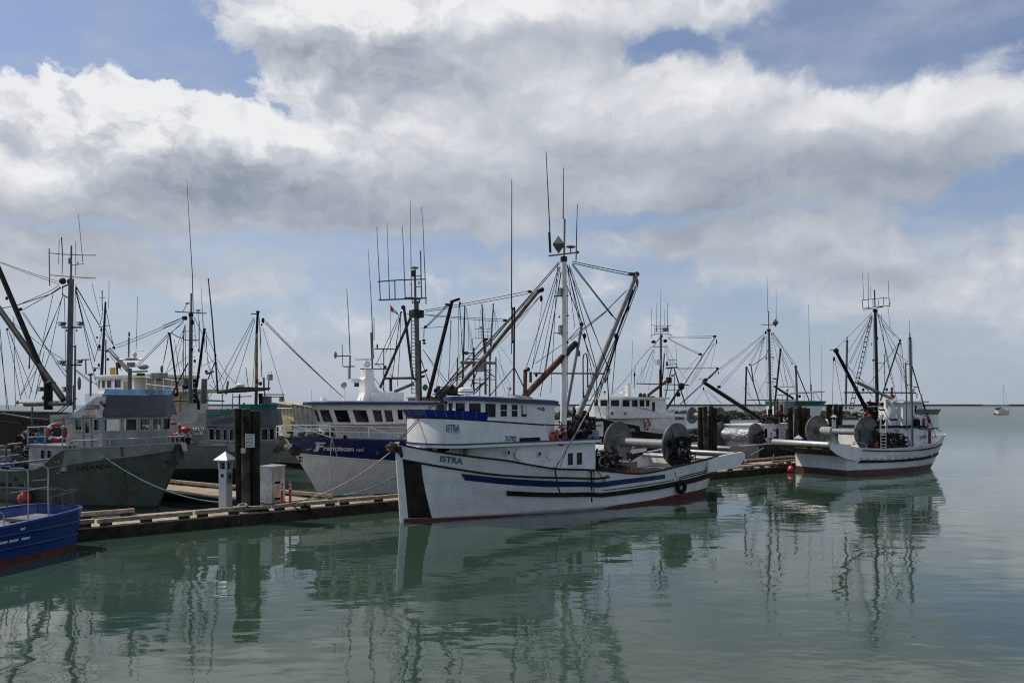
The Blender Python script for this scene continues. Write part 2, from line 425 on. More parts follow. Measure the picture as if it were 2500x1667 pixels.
    def build(s, name, m, parent=None, smooth=None, recalc=True):
        import bmesh
        me = bpy.data.meshes.new(name)
        me.from_pydata(s.v, [], s.f)
        if recalc:
            bm = bmesh.new(); bm.from_mesh(me); bmesh.ops.recalc_face_normals(bm, faces=bm.faces); bm.to_mesh(me); bm.free()
        if m is not None: me.materials.append(MATS[m] if isinstance(m, str) else m)
        if smooth:
            for pl in me.polygons: pl.use_smooth = True
            me.set_sharp_from_angle(angle=R(smooth))
        o = bpy.data.objects.new(name, me); col.objects.link(o)
        if parent is not None: o.parent = parent
        return o

def tag(o, label=None, cat=None, group=None, kind=None):
    for k, v in (('label', label), ('category', cat), ('group', group), ('kind', kind)):
        if v: o[k] = v
    return o
def thing(name, label, cat, loc=(0, 0, 0), rz=0.0, group=None):
    o = bpy.data.objects.new(name, None); o.empty_display_size = .3; col.objects.link(o)
    o.location = loc; o.rotation_euler = (0, 0, rz)
    return tag(o, label, cat, group)
def copy_tree(o, parent=None):
    c = o.copy(); col.objects.link(c); c.parent = parent
    for ch in o.children: copy_tree(ch, c)
    return c

# ------------------------------------------------------------------ measuring: places in the photograph -> places on a vertical or level plane of the scene
CR = {'A': (0, 560, .28054), 'B': (0, 940, .2934), 'C': (400, 640, .22956), 'D': (400, 940, .2551), 'E': (680, 480, .31888),
      'F': (940, 900, .25515), 'G': (1180, 380, .36975), 'H': (1340, 900, .22958), 'I': (1440, 680, .20408), 'J': (1660, 720, .17857),
      'K': (1680, 940, .17007), 'L': (1980, 680, .20408), 'M': (1840, 960, .21259), 'N': (2300, 880, .11481), 'O': (1000, 660, .21687),
      'P': (2080, 960, .14031), 'Q': (0, 0, 1.0), 'R': (640, 960, .09354), 'S': (200, 880, .12756)}
def uv(c, x, y): ox, oy, s = CR[c]; return ox + x * s, oy + y * s

class Frame:
    """local frame of a moored thing: x along it (to the right in the photograph), y away from the quay's water side, z up"""
    def __init__(s, ox, oy, deg):
        s.o = Vector((ox, oy, 0)); s.a = R(deg); s.ca, s.sa = math.cos(s.a), math.sin(s.a)
    def l(s, w):
        d = Vector(w) - s.o; return Vector((d.x * s.ca + d.y * s.sa, -d.x * s.sa + d.y * s.ca, d.z))
    def w(s, q): return Vector((s.o.x + q[0] * s.ca - q[1] * s.sa, s.o.y + q[0] * s.sa + q[1] * s.ca, q[2]))
    def ray(s, c, x, y):
        u, v = uv(c, x, y); o = s.l((0, 0, CAMH)); p = s.l(((u - CX) / F, 1, CAMH + (VH - v) / F)); return o, p - o
    def p(s, c, x, y, lat=0.0):
        o, d = s.ray(c, x, y); t = (lat - o.y) / d.y; return o + d * t
    def g(s, c, x, y, z=0.0):
        o, d = s.ray(c, x, y); t = (z - o.z) / d.z; return o + d * t
    def depth(s, q): return s.w(q).y
    def sub(s, x, y, deg=0.0):
        w = s.w((x, y, 0)); return Frame(w.x, w.y, math.degrees(s.a) + deg)

def pchip(pts):
    xs = [p[0] for p in pts]; ys = [p[1] for p in pts]; n = len(xs)
    if n == 1: return lambda x: ys[0]
    h = [xs[i + 1] - xs[i] for i in range(n - 1)]; dl = [(ys[i + 1] - ys[i]) / h[i] for i in range(n - 1)]
    m = [dl[0]] + [0 if dl[i - 1] * dl[i] <= 0 else 2 * dl[i - 1] * dl[i] / (dl[i - 1] + dl[i]) for i in range(1, n - 1)] + [dl[-1]]
    def f(x):
        if x <= xs[0]: return ys[0] + m[0] * (x - xs[0]) * .5
        if x >= xs[-1]: return ys[-1] + m[-1] * (x - xs[-1]) * .5
        i = max(j for j in range(n - 1) if xs[j] <= x)
        t = (x - xs[i]) / h[i]; t2, t3 = t * t, t * t * t
        return (2 * t3 - 3 * t2 + 1) * ys[i] + (t3 - 2 * t2 + t) * h[i] * m[i] + (-2 * t3 + 3 * t2) * ys[i + 1] + (t3 - t2) * h[i] * m[i + 1]
    return f
def lerp(a, b, t): return a + (b - a) * t
mat('drumgrey', (.20, .20, .195), .6, .15, var=.25, scale=1.8, stain=(.13, .085, .05), sfac=.85)
# ------------------------------------------------------------------ boat kit
class Hull:
    """xi 0 = bow .. 1 = stern; z above water; near side is -y"""
    def __init__(s, B, xf, xr, zref, bs, bw, sheer, draft=.9, flare=1.4, lat_sheer=True, rakep=1.0):
        s.B = B; s.xf0, s.xf1 = xf; s.xr0, s.xr1 = xr; s.zref = zref; s.d = draft; s.fl = flare; s.rp = rakep
        s.bs = pchip(bs); s.bw = pchip(bw)
        pts = []
        for q in sheer:
            if isinstance(q[0], str):
                lat = -1.5
                for _ in range(25):
                    w = B.p(q[0], q[1], q[2], lat); xi = s.xi(w.x, w.z); lat = -s.bs(min(max(xi, 0), 1.05))
                pts.append((xi, w.z))
            else: pts.append(q)
        pts.sort()
        clean = [pts[0]]
        for q in pts[1:]:
            if q[0] - clean[-1][0] > .01: clean.append(q)
        s.sheer_pts = clean
        s.zs = pchip(clean)
    def xfz(s, z):
        t = max(-.3, min(1.3, z / s.zref)); t = math.copysign(abs(t) ** s.rp, t)
        return s.xf0 + (s.xf1 - s.xf0) * t
    def xrz(s, z): return s.xr0 + (s.xr1 - s.xr0) * max(-.5, min(1.3, z / s.zref))
    def xi(s, x, z): a = s.xfz(z); return (x - a) / (s.xrz(z) - a)
    def x(s, xi, z): a = s.xfz(z); return a + (s.xrz(z) - a) * xi
    def hb(s, xi, z):
        xc = min(max(xi, 0), 1); bw, bs = s.bw(xc), s.bs(xc)
        if z >= 0: return bw + (bs - bw) * max(0, min(1.15, z / s.zs(xc))) ** s.fl
        w = min(1, -z / s.d); return bw * (1 - w ** 2.4) + .02 * w
    def surf(s, xi, z, side=-1, off=0.0): return Vector((s.x(xi, z), side * (s.hb(xi, z) + off), z))
    def solve(s, c, x, y=None):
        if y is None: return c, x
        lat = -1.0
        for _ in range(25):
            w = s.B.p(c, x, y, lat); xi = s.xi(w.x, w.z); lat = -s.hb(xi, w.z)
        return xi, w.z
    def build(s, root, m, capm='white', bul=.6, deckm='deckgrey', n=44, cap=.06, xi_end=1.0):
        xis = [0, .004, .015, .035, .06] + [.09 + (xi_end - .09) * i / n for i in range(n + 1)]
        ws = [-1, -.7, -.4, -.15, 0, .12, .25, .38, .5, .62, .74, .86, .94, 1]
        def zz(xi, w): return w * s.d if w < 0 else w * s.zs(xi)
        b = MB()
        for sd in (-1, 1):
            b.grid([[s.surf(xi, zz(xi, w), sd) for w in ws] for xi in xis])
        e = [s.surf(xi_end, zz(xi_end, w), -1) for w in ws]; e2 = [s.surf(xi_end, zz(xi_end, w), 1) for w in ws]
        b.grid([e, e2])
        e = [s.surf(0, zz(0, w), -1) for w in ws]; e2 = [s.surf(0, zz(0, w), 1) for w in ws]
        b.grid([e, e2])
        h = b.build('hull', m, root, smooth=35)
        # bulwark lining, cap rail, deck
        bulf = bul if callable(bul) else (lambda xi: bul)
        zd = lambda xi: s.zs(xi) - bulf(xi)
        inn = MB()
        for sd in (-1, 1):
            rows = []
            for xi in xis[2:]:
                rows.append([s.surf(xi, s.zs(xi) - .01, sd, -.07), s.surf(xi, zd(xi), sd, -.07)])
            inn.grid(rows)
        inn.build('bulwark_lining', capm, root, smooth=40)
        c = MB()
        for sd in (-1, 1):
            rows = [[s.surf(xi, s.zs(xi), sd, o) + Vector((0, 0, dz)) for (o, dz) in ((.025, -.03), (.03, cap * .5), (-.09, cap * .5), (-.09, -.03))] for xi in xis]
            c.grid(rows)
        c.build('cap_rail', s.capm if hasattr(s, 'capm') else capm, root, smooth=40)
        d = MB()
        rows = [[Vector((s.x(xi, zd(xi)), y * max(.0, s.hb(xi, zd(xi)) - .06), zd(xi))) for y in (-1, -.5, 0, .5, 1)] for xi in xis[2:]]
        d.grid(rows); d.build('deck', deckm, root)
        s.zd = zd
        return h
    def strip(s, root, name, m, top, bot, off=.018, both=True, n=36):
        """a band that follows the hull between two edges measured in the photograph"""
        T = pchip(sorted(s.solve(*q) for q in top)); Bt = pchip(sorted(s.solve(*q) for q in bot))
        xs = [s.solve(*q)[0] for q in top]; a, b_ = min(xs), max(xs)
        xsb = [s.solve(*q)[0] for q in bot]; ab, bb = min(xsb), max(xsb)
        mb = MB()
        for sd in ((-1, 1) if both else (-1,)):
            rows = []
            for i in range(n + 1):
                t = i / n; x1 = min(.999, max(.003, lerp(a, b_, t))); x2 = min(.999, max(.003, lerp(ab, bb, t)))
                zt, zb = T(x1), Bt(x2)
                rows.append([s.surf(x1, zt, sd, 0), s.surf(x1, zt, sd, off), s.surf(lerp(x1, x2, .5), (zt + zb) / 2, sd, off * 1.1), s.surf(x2, zb, sd, off), s.surf(x2, zb, sd, 0)])
            mb.grid(rows)
        return mb.build(name, m, root, smooth=40)
    def strake(s, root, name, m, pts, r=.045, n=40, both=True, off=.02, xi_pad=0):
        Z = pchip(sorted(s.solve(*q) for q in pts)); xs = [min(.999, max(.003, s.solve(*q)[0])) for q in pts]; a, b_ = min(xs) - xi_pad, max(xs)
        mb = MB()
        for sd in ((-1, 1) if both else (-1,)):
            mb.tube([s.surf(lerp(a, b_, i / n), Z(lerp(a, b_, i / n)), sd, off) for i in range(n + 1)], r, 6)
        return mb.build(name, m, root, smooth=50)

def text_mesh(s, bold=0.0, shear=0.0):
    cu = bpy.data.curves.new('lettering', 'FONT'); cu.body = s; cu.size = 1.0; cu.offset = bold; cu.shear = shear
    cu.resolution_u = 3
    o = bpy.data.objects.new('lettering', cu); col.objects.link(o)
    bpy.context.view_layer.update()
    me = o.to_mesh(); vs = [tuple(v.co) for v in me.vertices]; fs = [list(p.vertices) for p in me.polygons]
    o.to_mesh_clear(); bpy.data.objects.remove(o); bpy.data.curves.remove(cu)
    xs = [v[0] for v in vs]; ys = [v[1] for v in vs]
    x0, x1, y0, y1 = min(xs), max(xs), min(ys), max(ys)
    return [((v[0] - x0) / (x1 - x0), (v[1] - y0) / (y1 - y0)) for v in vs], fs
def letter(root, name, m, s, fn, bold=.02, shear=0.0):
    """flat lettering laid on a surface: fn(a, b) gives the point for a 0..1 along, b 0..1 up"""
    vs, fs = text_mesh(s, bold, shear)
    w = lambda a, b, k: .012 * noise.noise(Vector((a * 9, b * 3, k + len(s))))
    return MB().add([fn(a + w(a, b, 0) * .5, b + w(a, b, 5) * 1.6) for a, b in vs], fs).build(name, m, root, recalc=False)
def on_hull(hull, bl, br, tl, tr, off=.012):
    """the four corners of the lettering, measured on the near side of the hull"""
    c = [hull.solve(*q) for q in (bl, br, tl, tr)]
    def fn(a, b):
        xi = lerp(lerp(c[0][0], c[1][0], a), lerp(c[2][0], c[3][0], a), b); z = lerp(lerp(c[0][1], c[1][1], a), lerp(c[2][1], c[3][1], a), b)
        return hull.surf(xi, z, -1, off)
    return fn
def on_plane(B, lat, bl, br, tl, tr, off=.012):
    c = [B.p(*q, lat - off) for q in (bl, br, tl, tr)]
    return lambda a, b: c[0].lerp(c[1], a).lerp(c[2].lerp(c[3], a), b)

def fp_round(xf, xr, hw, nose, n=6, hwf=None, pw=1.0):
    """plan of a deckhouse with a rounded front at xf"""
    hwf = hwf or hw; sg = 1 if xr > xf else -1
    pts = [(xr, -hw)]
    for i in range(n + 1):
        a = math.pi * i / n
        pts.append((xf + sg * nose * (1 - math.sin(a) ** pw), -hwf * math.cos(a)))
    pts.append((xr, hw))
    return pts      # edge 0 is the near side, then the front facets, the far side and the back
def fp_rect(x0, x1, y0, y1): return [(x0, y0), (x1, y0), (x1, y1), (x0, y1)]

def house(root, name, m, fb, z0, z1, ft=None, wins=None, hs=None, glass='glass', frame=None, top=True, z0f=None, z1f=None, depth=.05, fw=.035):
    """deckhouse: plan fb at z0 rising to plan ft at z1, with real window openings; wins = {edge: [(t0, t1[, h0, h1])]}, hs = default (h0, h1)"""
    ft = ft or fb; n = len(fb); b = MB(); wins = wins or {}
    z0f = z0f or (lambda x, y: z0); z1f = z1f or (lambda x, y: z1)
    Bp = [Vector((x, y, z0f(x, y))) for x, y in fb]; Tp = [Vector((x, y, z1f(x, y))) for x, y in ft]
    cen = sum((Vector(q) for q in Bp), Vector()) / n
    for i in range(n):
        a, c, d, e = Bp[i], Bp[(i + 1) % n], Tp[(i + 1) % n], Tp[i]
        P = lambda t, h: a.lerp(c, t).lerp(e.lerp(d, t), h)
        W = wins.get(i)
        if not W:
            b.add([a, c, d, e], [[0, 1, 2, 3]]); continue
        nrm = (c - a).cross(e - a).normalized()
        if nrm.dot((a + c) / 2 - cen) < 0: nrm = -nrm
        prev = 0.0
        for w in sorted(W):
            t0, t1 = w[0], w[1]; h0, h1 = (w[2], w[3]) if len(w) > 2 else hs
            b.add([P(prev, 0), P(t0, 0), P(t0, 1), P(prev, 1)], [[0, 1, 2, 3]])
            b.add([P(t0, 0), P(t1, 0), P(t1, h0), P(t0, h0)], [[0, 1, 2, 3]])
            b.add([P(t0, h1), P(t1, h1), P(t1, 1), P(t0, 1)], [[0, 1, 2, 3]])
            q = [P(t0, h0), P(t1, h0), P(t1, h1), P(t0, h1)]
            for k in range(4):
                b.add([q[k], q[(k + 1) % 4], q[(k + 1) % 4] - nrm * depth, q[k] - nrm * depth], [[0, 1, 2, 3]])
            wf = MB(); cc = (q[0] + q[1] + q[2] + q[3]) / 4
            ins = [v + (cc - v).normalized() * fw * 1.4 for v in q]
            for k in range(4):
                k2 = (k + 1) % 4
                wf.hexa([q[k] - nrm * .02, q[k2] - nrm * .02, ins[k2] - nrm * .02, ins[k] - nrm * .02], [q[k] + nrm * .012, q[k2] + nrm * .012, ins[k2] + nrm * .012, ins[k] + nrm * .012])
            wo = wf.build('window', frame or m, root)
            MB().add([v - nrm * (depth - .012) for v in q], [[0, 1, 2, 3]]).build('pane', glass, wo, recalc=False)
            prev = t1
        b.add([P(prev, 0), P(1, 0), P(1, 1), P(prev, 1)], [[0, 1, 2, 3]])
    if top: b.add(Tp, [list(range(n))])
    return b.build(name, m, root)

def slab(root, name, m, fp, z, th, grow=0.0, zf=None):
    """roof or deck slab over a plan, spread by grow"""
    n = len(fp); cx = sum(p[0] for p in fp) / n; cy = sum(p[1] for p in fp) / n
    out = []
    for x, y in fp:
        d = Vector((x - cx, y - cy)); k = (d.length + grow) / max(d.length, .01); out.append((cx + d.x * k, cy + d.y * k))
    zf = zf or (lambda x, y: z)
    b = MB(); b.hexa([(x, y, zf(x, y)) for x, y in out], [(x, y, zf(x, y) + th) for x, y in out])
    return b.build(name, m, root)

def winx(B, c, lat, y, rng, xa, xb):
    """window spans given as photo columns -> fractions along a house side from xa to xb"""
    o = []
    for a, b in rng:
        t0 = (B.p(c, a, y, lat).x - xa) / (xb - xa); t1 = (B.p(c, b, y, lat).x - xa) / (xb - xa)
        o.append((max(.01, min(t0, t1)), min(.99, max(t0, t1))))
    return o

def rig(B, root, c, text, lat=0.0):
    """masts, booms, wires and fittings, one per line:
       name material width x,y[,lat] x,y[,lat] ...    (a tube; width as seen in the photograph, a:b tapers)
       o:name material wxh x,y[,lat]                  (a rounded fitting)
       b:name material wxh x,y[,lat]                  (a boxy fitting)"""
    sc_ = CR[c][2]
    for ln in text.strip().splitlines():
        q = ln.split()
        if not q or q[0][0] == '#': continue
        nm, m, wd = q[0], q[1], q[2]
        pts = []
        for t in q[3:]:
            a = [float(v) for v in t.split(',')]
            pts.append(B.p(c, a[0], a[1], a[2] if len(a) > 2 else lat))
        k = sc_ / F
        mb = MB()
        if nm[:2] in ('o:', 'b:', 'f:'):
            w, h = [float(v) for v in wd.split('x')]; P = pts[0]; dpt = B.depth(P); w *= k * dpt / 2; h *= k * dpt / 2
            if nm[0] == 'o': mb.ball(P, w, w * .8, h, 10, 6).build(nm[2:], m, root, smooth=60)
            elif nm[0] == 'f':      # floodlight: box with a lens
                o = mb.hexa([P + Vector((sx * w * .8, sy * w * .5, -h)) for sx, sy in ((-1, -1), (1, -1), (1, 1), (-1, 1))],
                            [P + Vector((sx * w, sy * w * .8, h)) for sx, sy in ((-1, -1), (1, -1), (1, 1), (-1, 1))]).build(nm[2:], m, root)
                MB().obox(P + Vector((0, -w * .72, 0)), w * 1.5, .02, h * 1.3).build('lens', 'lens', o)
            else: mb.obox(P, 2 * w, 1.6 * w, 2 * h).build(nm[2:], m, root)
            continue
        ws = [float(v) for v in wd.split(':')]
        n = len(pts); L = [0.0]
        for i in range(1, n): L.append(L[-1] + (pts[i] - pts[i - 1]).length)
        rs = []
        for i in range(n):
            w = ws[0] if len(ws) == 1 else lerp(ws[0], ws[1], L[i] / max(L[-1], 1e-6))
            rs.append(max(.008, w * k * B.depth(pts[i]) / 2))
        thin = max(rs) < .03
        if thin and n == 2 and (pts[1] - pts[0]).length > 1.2:      # wires hang a little
            sg_ = (pts[1] - pts[0]).length * .006 * (.4 + (sum(map(ord, ln)) % 97) / 97)
            pts = sag(pts[0], pts[1], sg_, 8); rs = [lerp(rs[0], rs[1], i / 8) for i in range(9)]
        mb.tube(pts, rs, 5 if thin else 10).build(nm, m, root, smooth=50)

def railing(root, top, drop, m='bright', r=.022, n=None, mid=True, name='railing'):
    mb = MB(); mb.tube(top, r, 6)
    if mid: mb.tube([Vector(q) - Vector((0, 0, drop * .5)) for q in top], r * .8, 6)
    for q in top: mb.tube([q, Vector(q) - Vector((0, 0, drop))], r, 6)
    return mb.build(name, m, root, smooth=50)

def steps(root, B, c, x, y0, y1, n, w=22, m='galdark', lat=0):
    for i in range(n):
        y = lerp(y0, y1, i / max(1, n - 1)); P = B.p(c, x, y, lat); k = CR[c][2] / F * B.depth(P)
        MB().tube([P, P + Vector((w * k, 0, .0)), P + Vector((w * k, 0, .06))], .012, 5).build('mast_step', m, root)

def disc_drum(root, near, far, r, axle_r, m='drumgrey', axle='alupaint', wrap=None, name='net_drum'):
    """net drum: two flanges with raised rims and spokes on an axle between two local points"""
    near, far = Vector(near), Vector(far); ax = (far - near).normalized(); L = (far - near).length
    M = ax.to_track_quat('Z', 'Y').to_matrix().to_4x4()
    d = MB().lathe([(axle_r, .02), (axle_r, L - .02)], near, M=M, n=20).build(name, axle, root, smooth=40)
    for q, sg in ((near, -1), (far, 1)):
        b = MB(); b.lathe([(.05, -.02 * sg), (r * .93, -.02 * sg), (r, -.045 * sg), (r + .02, 0), (r, .045 * sg), (r * .93, .02 * sg), (.05, .02 * sg)], q, M=M, n=40)
        fl = b.build('flange', m, d, smooth=40)
        sp = MB()
        for k in range(4):
            a = math.pi * k / 4 + .3
            e = M @ Vector((math.cos(a) * r * .9, math.sin(a) * r * .9, 0)); off = ax * (.035 * sg)
            sp.tube([q - e + off, q + e + off], .025, 4)
        sp.build('rib', m, d)
        MB().lathe([(.14, -.10), (.14, .10)], q, M=M, n=14).build('hub', 'galdark', d, smooth=40)
        bo = MB()
        for k in range(10):
            a = 2 * math.pi * k / 10
            bo.lathe([(.022, -.045 * sg), (.022, .045 * sg)], q + (M @ Vector((math.cos(a) * .24, math.sin(a) * .24, 0))), M=M, n=6)
        bo.build('bolt_ring', 'galdark', d)
    if wrap:
        wb = MB(); rows = []
        for i in range(29):
            zz = lerp(.08, L - .08, i / 28); e = min(1, i / 3, (28 - i) / 3)
            row = []
            for k in range(41):
                a = 2 * math.pi * k / 40
                fold = .10 * noise.noise(Vector((math.cos(a) * 1.6, math.sin(a) * 1.6, zz * 1.1))) + .07 * noise.noise(Vector((math.cos(a) * 4 + zz * 2.2, math.sin(a) * 4, zz * 3.5))) + .03 * noise.noise(Vector((math.cos(a) * 9, math.sin(a) * 9 + zz * 5, zz * 9)))
                rr = lerp(axle_r, wrap[0], e) * (1 + fold) - (.12 * max(0, -math.sin(a)) * abs(math.sin(zz * 2.3)))
                row.append(Matrix.Translation(near) @ M @ Vector((rr * math.cos(a), rr * math.sin(a), zz)))
            rows.append(row)
        wb.grid(rows); wb.build(wrap[2], wrap[1], d)
    return d

def life_ring(label, P, rz=0, r=.36, tilt=0, group='life rings hung on the boats'):
    root = thing('life_ring', label, 'life ring', P, rz, group)
    Mx = Matrix.Rotation(R(90) + tilt, 4, 'X')
    MB().torus((0, 0, 0), r, .075, Mx, 26, 8).build('ring', 'lifering', root, smooth=60)
    for k in range(4):
        a = math.pi / 2 * k + math.pi / 4
        Mk = Mx @ Matrix.Translation((math.cos(a) * r, math.sin(a) * r, 0)) @ Matrix.Rotation(a, 4, 'Z')
        MB().lathe([(.08, -.05), (.08, .05)], (0, 0, 0), M=Mk @ Matrix.Rotation(R(90), 4, 'X'), n=8).build('band', 'white', root, smooth=40)
    return root
def buoy(label, P, r=.24, m='buoy_red', name='buoy_fender', cat='fender', group='round fenders hung over the side', rope=0.6):
    root = thing(name, label, cat, P, 0, group)
    MB().lathe([(.02, -r), (r * .5, -r * .88), (r * .86, -r * .5), (r, 0), (r * .88, r * .45), (r * .55, r * .85), (r * .22, r * 1.1), (r * .18, r * 1.3), (.02, r * 1.32)], (0, 0, 0), n=18).build('ball', m, root, smooth=60)
    MB().lathe([(.06, r * 1.1), (.075, r * 1.2), (.06, r * 1.38)], (0, 0, 0), n=10).build('neck', 'navy', root, smooth=60)
    if rope: MB().tube([(0, 0, r * 1.3), (0, .02, r * 1.3 + rope)], .014, 5).build('lanyard', 'rope', root)
    return root
def sag(a, b, s, n=14):
    a, b = Vector(a), Vector(b)
    return [a.lerp(b, i / n) - Vector((0, 0, s * 4 * (i / n) * (1 - i / n))) for i in range(n + 1)]
def mooring(label, pts, m='rope', r=.022, group='mooring lines'):
    return tag(MB().tube(pts, r, 6).build('mooring_line', m, None, smooth=60), label, 'mooring line', group)
def clutter(root, name, m, P, sx, sy, sz, n, seed):
    """a heap of odd machinery or gear"""
    rd = random.Random(seed); b = MB()
    b.obox(Vector(P) + Vector((0, 0, sz * .40)), sx * 1.0, sy * 1.1, sz * .8, .1)
    b.obox(Vector(P) + Vector((0, 0, sz * .10)), sx * 2.0, sy * 2.0, sz * .16, -.05)
    b.tube([Vector(P) + Vector((-sx * .9, 0, sz * .1)), Vector(P) + Vector((-sx * .8, 0, sz * .9)), Vector(P) + Vector((sx * .8, 0, sz * .95)), Vector(P) + Vector((sx * .9, 0, sz * .1))], .03, 6)
    k2 = max(sx, .35)
    for _ in range(int(n * 1.5)):
        c = Vector(P) + Vector((rd.uniform(-sx, sx), rd.uniform(-sy, sy), sz * rd.random() ** 1.4))
        k = rd.random()
        if k < .35: b.obox(c, rd.uniform(.06, .24), rd.uniform(.06, .24), rd.uniform(.05, .22), rd.uniform(0, 3), rd.uniform(-.5, .5))
        elif k < .8:
            e = c + Vector((rd.uniform(-.35, .35), rd.uniform(-.2, .2), rd.uniform(-.3, .3))); b.tube([c, (c + e) / 2 + Vector((0, 0, rd.uniform(-.12, .15))), e], rd.uniform(.014, .04), 6)
        else: b.lathe([(rd.uniform(.05, .14), -.05), (rd.uniform(.05, .14), .05)], c, rd.choice('XYZ'), 10)
    o = b.build(name, m, root)
    # a few brighter pieces: pipe ends, lids, worn steel
    h = MB()
    for _ in range(max(3, n // 6)):
        c = Vector(P) + Vector((rd.uniform(-sx, sx), -sy * rd.uniform(.6, 1.0), sz * rd.uniform(.15, .95)))
        if rd.random() < .5: h.tube([c, c + Vector((rd.uniform(-.2, .2), -.02, rd.uniform(-.15, .2)))], rd.uniform(.02, .035), 6)
        else: h.lathe([(rd.uniform(.05, .09), -.03), (rd.uniform(.05, .09), .03)], c, rd.choice('XYZ'), 10)
    tag(h.build('worn_fittings', rd.choice(('gal', 'rust', 'alupaint', 'rope')), root), kind='stuff')
    return o

def patch(root, hull, name, m, left, right, off=.008, n=10, both=True):
    """painted panel on the hull between two edges, each a list of photo points from top to bottom"""
    L = [hull.solve(*q) for q in left]; Rr = [hull.solve(*q) for q in right]
    b = MB()
    def at(lst, t):
        f = t * (len(lst) - 1); i = min(int(f), len(lst) - 2); f -= i
        return lerp(lst[i][0], lst[i + 1][0], f), lerp(lst[i][1], lst[i + 1][1], f)
    for sd in ((-1, 1) if both else (-1,)):
        rows = []
        for k in range(15):
            l, r = at(L, k / 14), at(Rr, k / 14)
            rows.append([hull.surf(lerp(l[0], r[0], i / n), lerp(l[1], r[1], i / n), sd, off) for i in range(n + 1)])
        b.grid(rows)
    return b.build(name, m, root, smooth=40)
def pxbox(B, root, name, m, c, x0, x1, y0, y1, lat, d):
    """box whose near face spans the given part of the photograph at the given offset, d deep"""
    a = B.p(c, x0, y1, lat); b = B.p(c, x1, y0, lat)
    return MB().box(a.x, b.x, lat, lat + d, min(a.z, b.z), max(a.z, b.z)).build(name, m, root)
def proj(B, q):
    w = B.w(q); return CX + F * w.x / w.y, VH - F * (w.z - CAMH) / w.y
def lat_for(B, x, z, u):
    lo, hi = -6.0, 8.0
    for _ in range(50):
        md = (lo + hi) / 2
        if (proj(B, (x, lo, z))[0] - u) * (proj(B, (x, md, z))[0] - u) <= 0: hi = md
        else: lo = md
    return (lo + hi) / 2
def plane_poly(B, root, name, m, c, pts, lat, d, both=False):
    q = [B.p(c, x, y, lat) for x, y in pts]; b = MB().extr(q, (0, d, 0))
    if both: b.extr([Vector((v.x, -v.y, v.z)) for v in q], (0, -d, 0))
    return b.build(name, m, root)
def dome(root, P, r, h, m='white', band='navy', name='radar_dome'):
    o = MB().lathe([(r * .5, 0), (r * .95, h * .12), (r, h * .3), (r, h * .62), (r * .92, h * .85), (r * .6, h), (.02, h * 1.03)], P, n=18).build(name, m, root, smooth=45)
    if band: MB().lathe([(r * 1.004, h * .3), (r * 1.004, h * .42)], P, n=18).build('stripe', band, o, smooth=45)
    return o
def radar(root, P, L, rz=0, m='white'):
    """open array radar: gearbox and rotating bar"""
    o = MB().lathe([(.16, 0), (.2, .05), (.2, .2), (.12, .26), (.05, .3)], P, n=14).build('radar_gearbox', m, root, smooth=40)
    MB().obox(Vector(P) + Vector((0, 0, .34)), L, .09, .1, rz).build('radar_array', m, root)
    return o

def clamp_fp(hull, fp, z, margin=.12):
    """pull a deckhouse plan in so that it stays inside the bulwarks"""
    out = []
    for x, y in fp:
        xi = hull.xi(x, z); lim = max(.05, hull.hb(xi, z) - margin)
        out.append((x, max(-lim, min(lim, y))))
    return out
def densify(fp, n=6):
    """extra corners along the two long sides of a plan so that it can follow the hull"""
    return fp
# ------------------------------------------------------------------ water
def water_mat():
    m = bpy.data.materials.new('harbour_water'); m.use_nodes = True
    t = NT(m.node_tree); b = t.n['Principled BSDF']
    b.inputs['Base Color'].default_value = (.040, .062, .050, 1)
    b.inputs['Roughness'].default_value = .012
    b.inputs['IOR'].default_value = 1.38
    b.inputs['Specular IOR Level'].default_value = .5
    tc = t.n.new('ShaderNodeTexCoord'); ob = tc.outputs['Object']
    # silt and current give the green a slow mottling
    cc = t.mix(t.sstep(t.noise(ob, .09, 3, .5), .3, .7), (.037, .066, .045), (.024, .045, .031))
    t.l.new(cc, b.inputs['Base Color'])
    # slow swell, small ripples, cat's-paw patches of finer ripple, more wind ripple out beyond the boats
    calm = t.sstep(t.noise(t.v('MULTIPLY', ob, (.30, 1.0, 1)), .12, 3, .5), .42, .70)
    dist = t.v('LENGTH', ob)
    far = t.sstep(dist, 42, 130)
    h1 = t.noise(t.v('MULTIPLY', ob, (.50, 1.0, 1)), .45, 2, .4)
    h2 = t.noise(t.v('MULTIPLY', ob, (.55, 1.0, 1)), 1.35, 2, .45)
    h3 = t.noise(t.v('MULTIPLY', ob, (.7, 1.0, 1)), 5.0, 3, .6)
    a3 = t.m('MULTIPLY_ADD', calm, .0045, t.m('MULTIPLY_ADD', far, .080, .0008))
    a2 = t.m('MULTIPLY_ADD', calm, .020, .0120)
    h4 = t.noise(t.v('MULTIPLY', ob, (.25, 1.0, 1)), .16, 3, .55)
    hf = t.m('MULTIPLY', h4, t.m('MULTIPLY', far, .35))
    hh = t.m('MULTIPLY_ADD', h1, .034, t.m('MULTIPLY_ADD', h2, a2, t.m('MULTIPLY_ADD', h3, a3, hf)))
    t.l.new(t.m('MULTIPLY_ADD', t.sstep(dist, 45, 160), .24, .012), b.inputs['Roughness'])
    bn = t.n.new('ShaderNodeBump'); bn.inputs['Strength'].default_value = 1.0; bn.inputs['Distance'].default_value = .75
    t.l.new(hh, bn.inputs['Height']); t.l.new(bn.outputs[0], b.inputs['Normal'])
    return m
wm = MB()
wm.add([(-14000, -300, 0), (14000, -300, 0), (14000, 16000, 0), (-14000, 16000, 0)], [[0, 1, 2, 3]])
tag(wm.build('water', water_mat(), None), kind='structure')

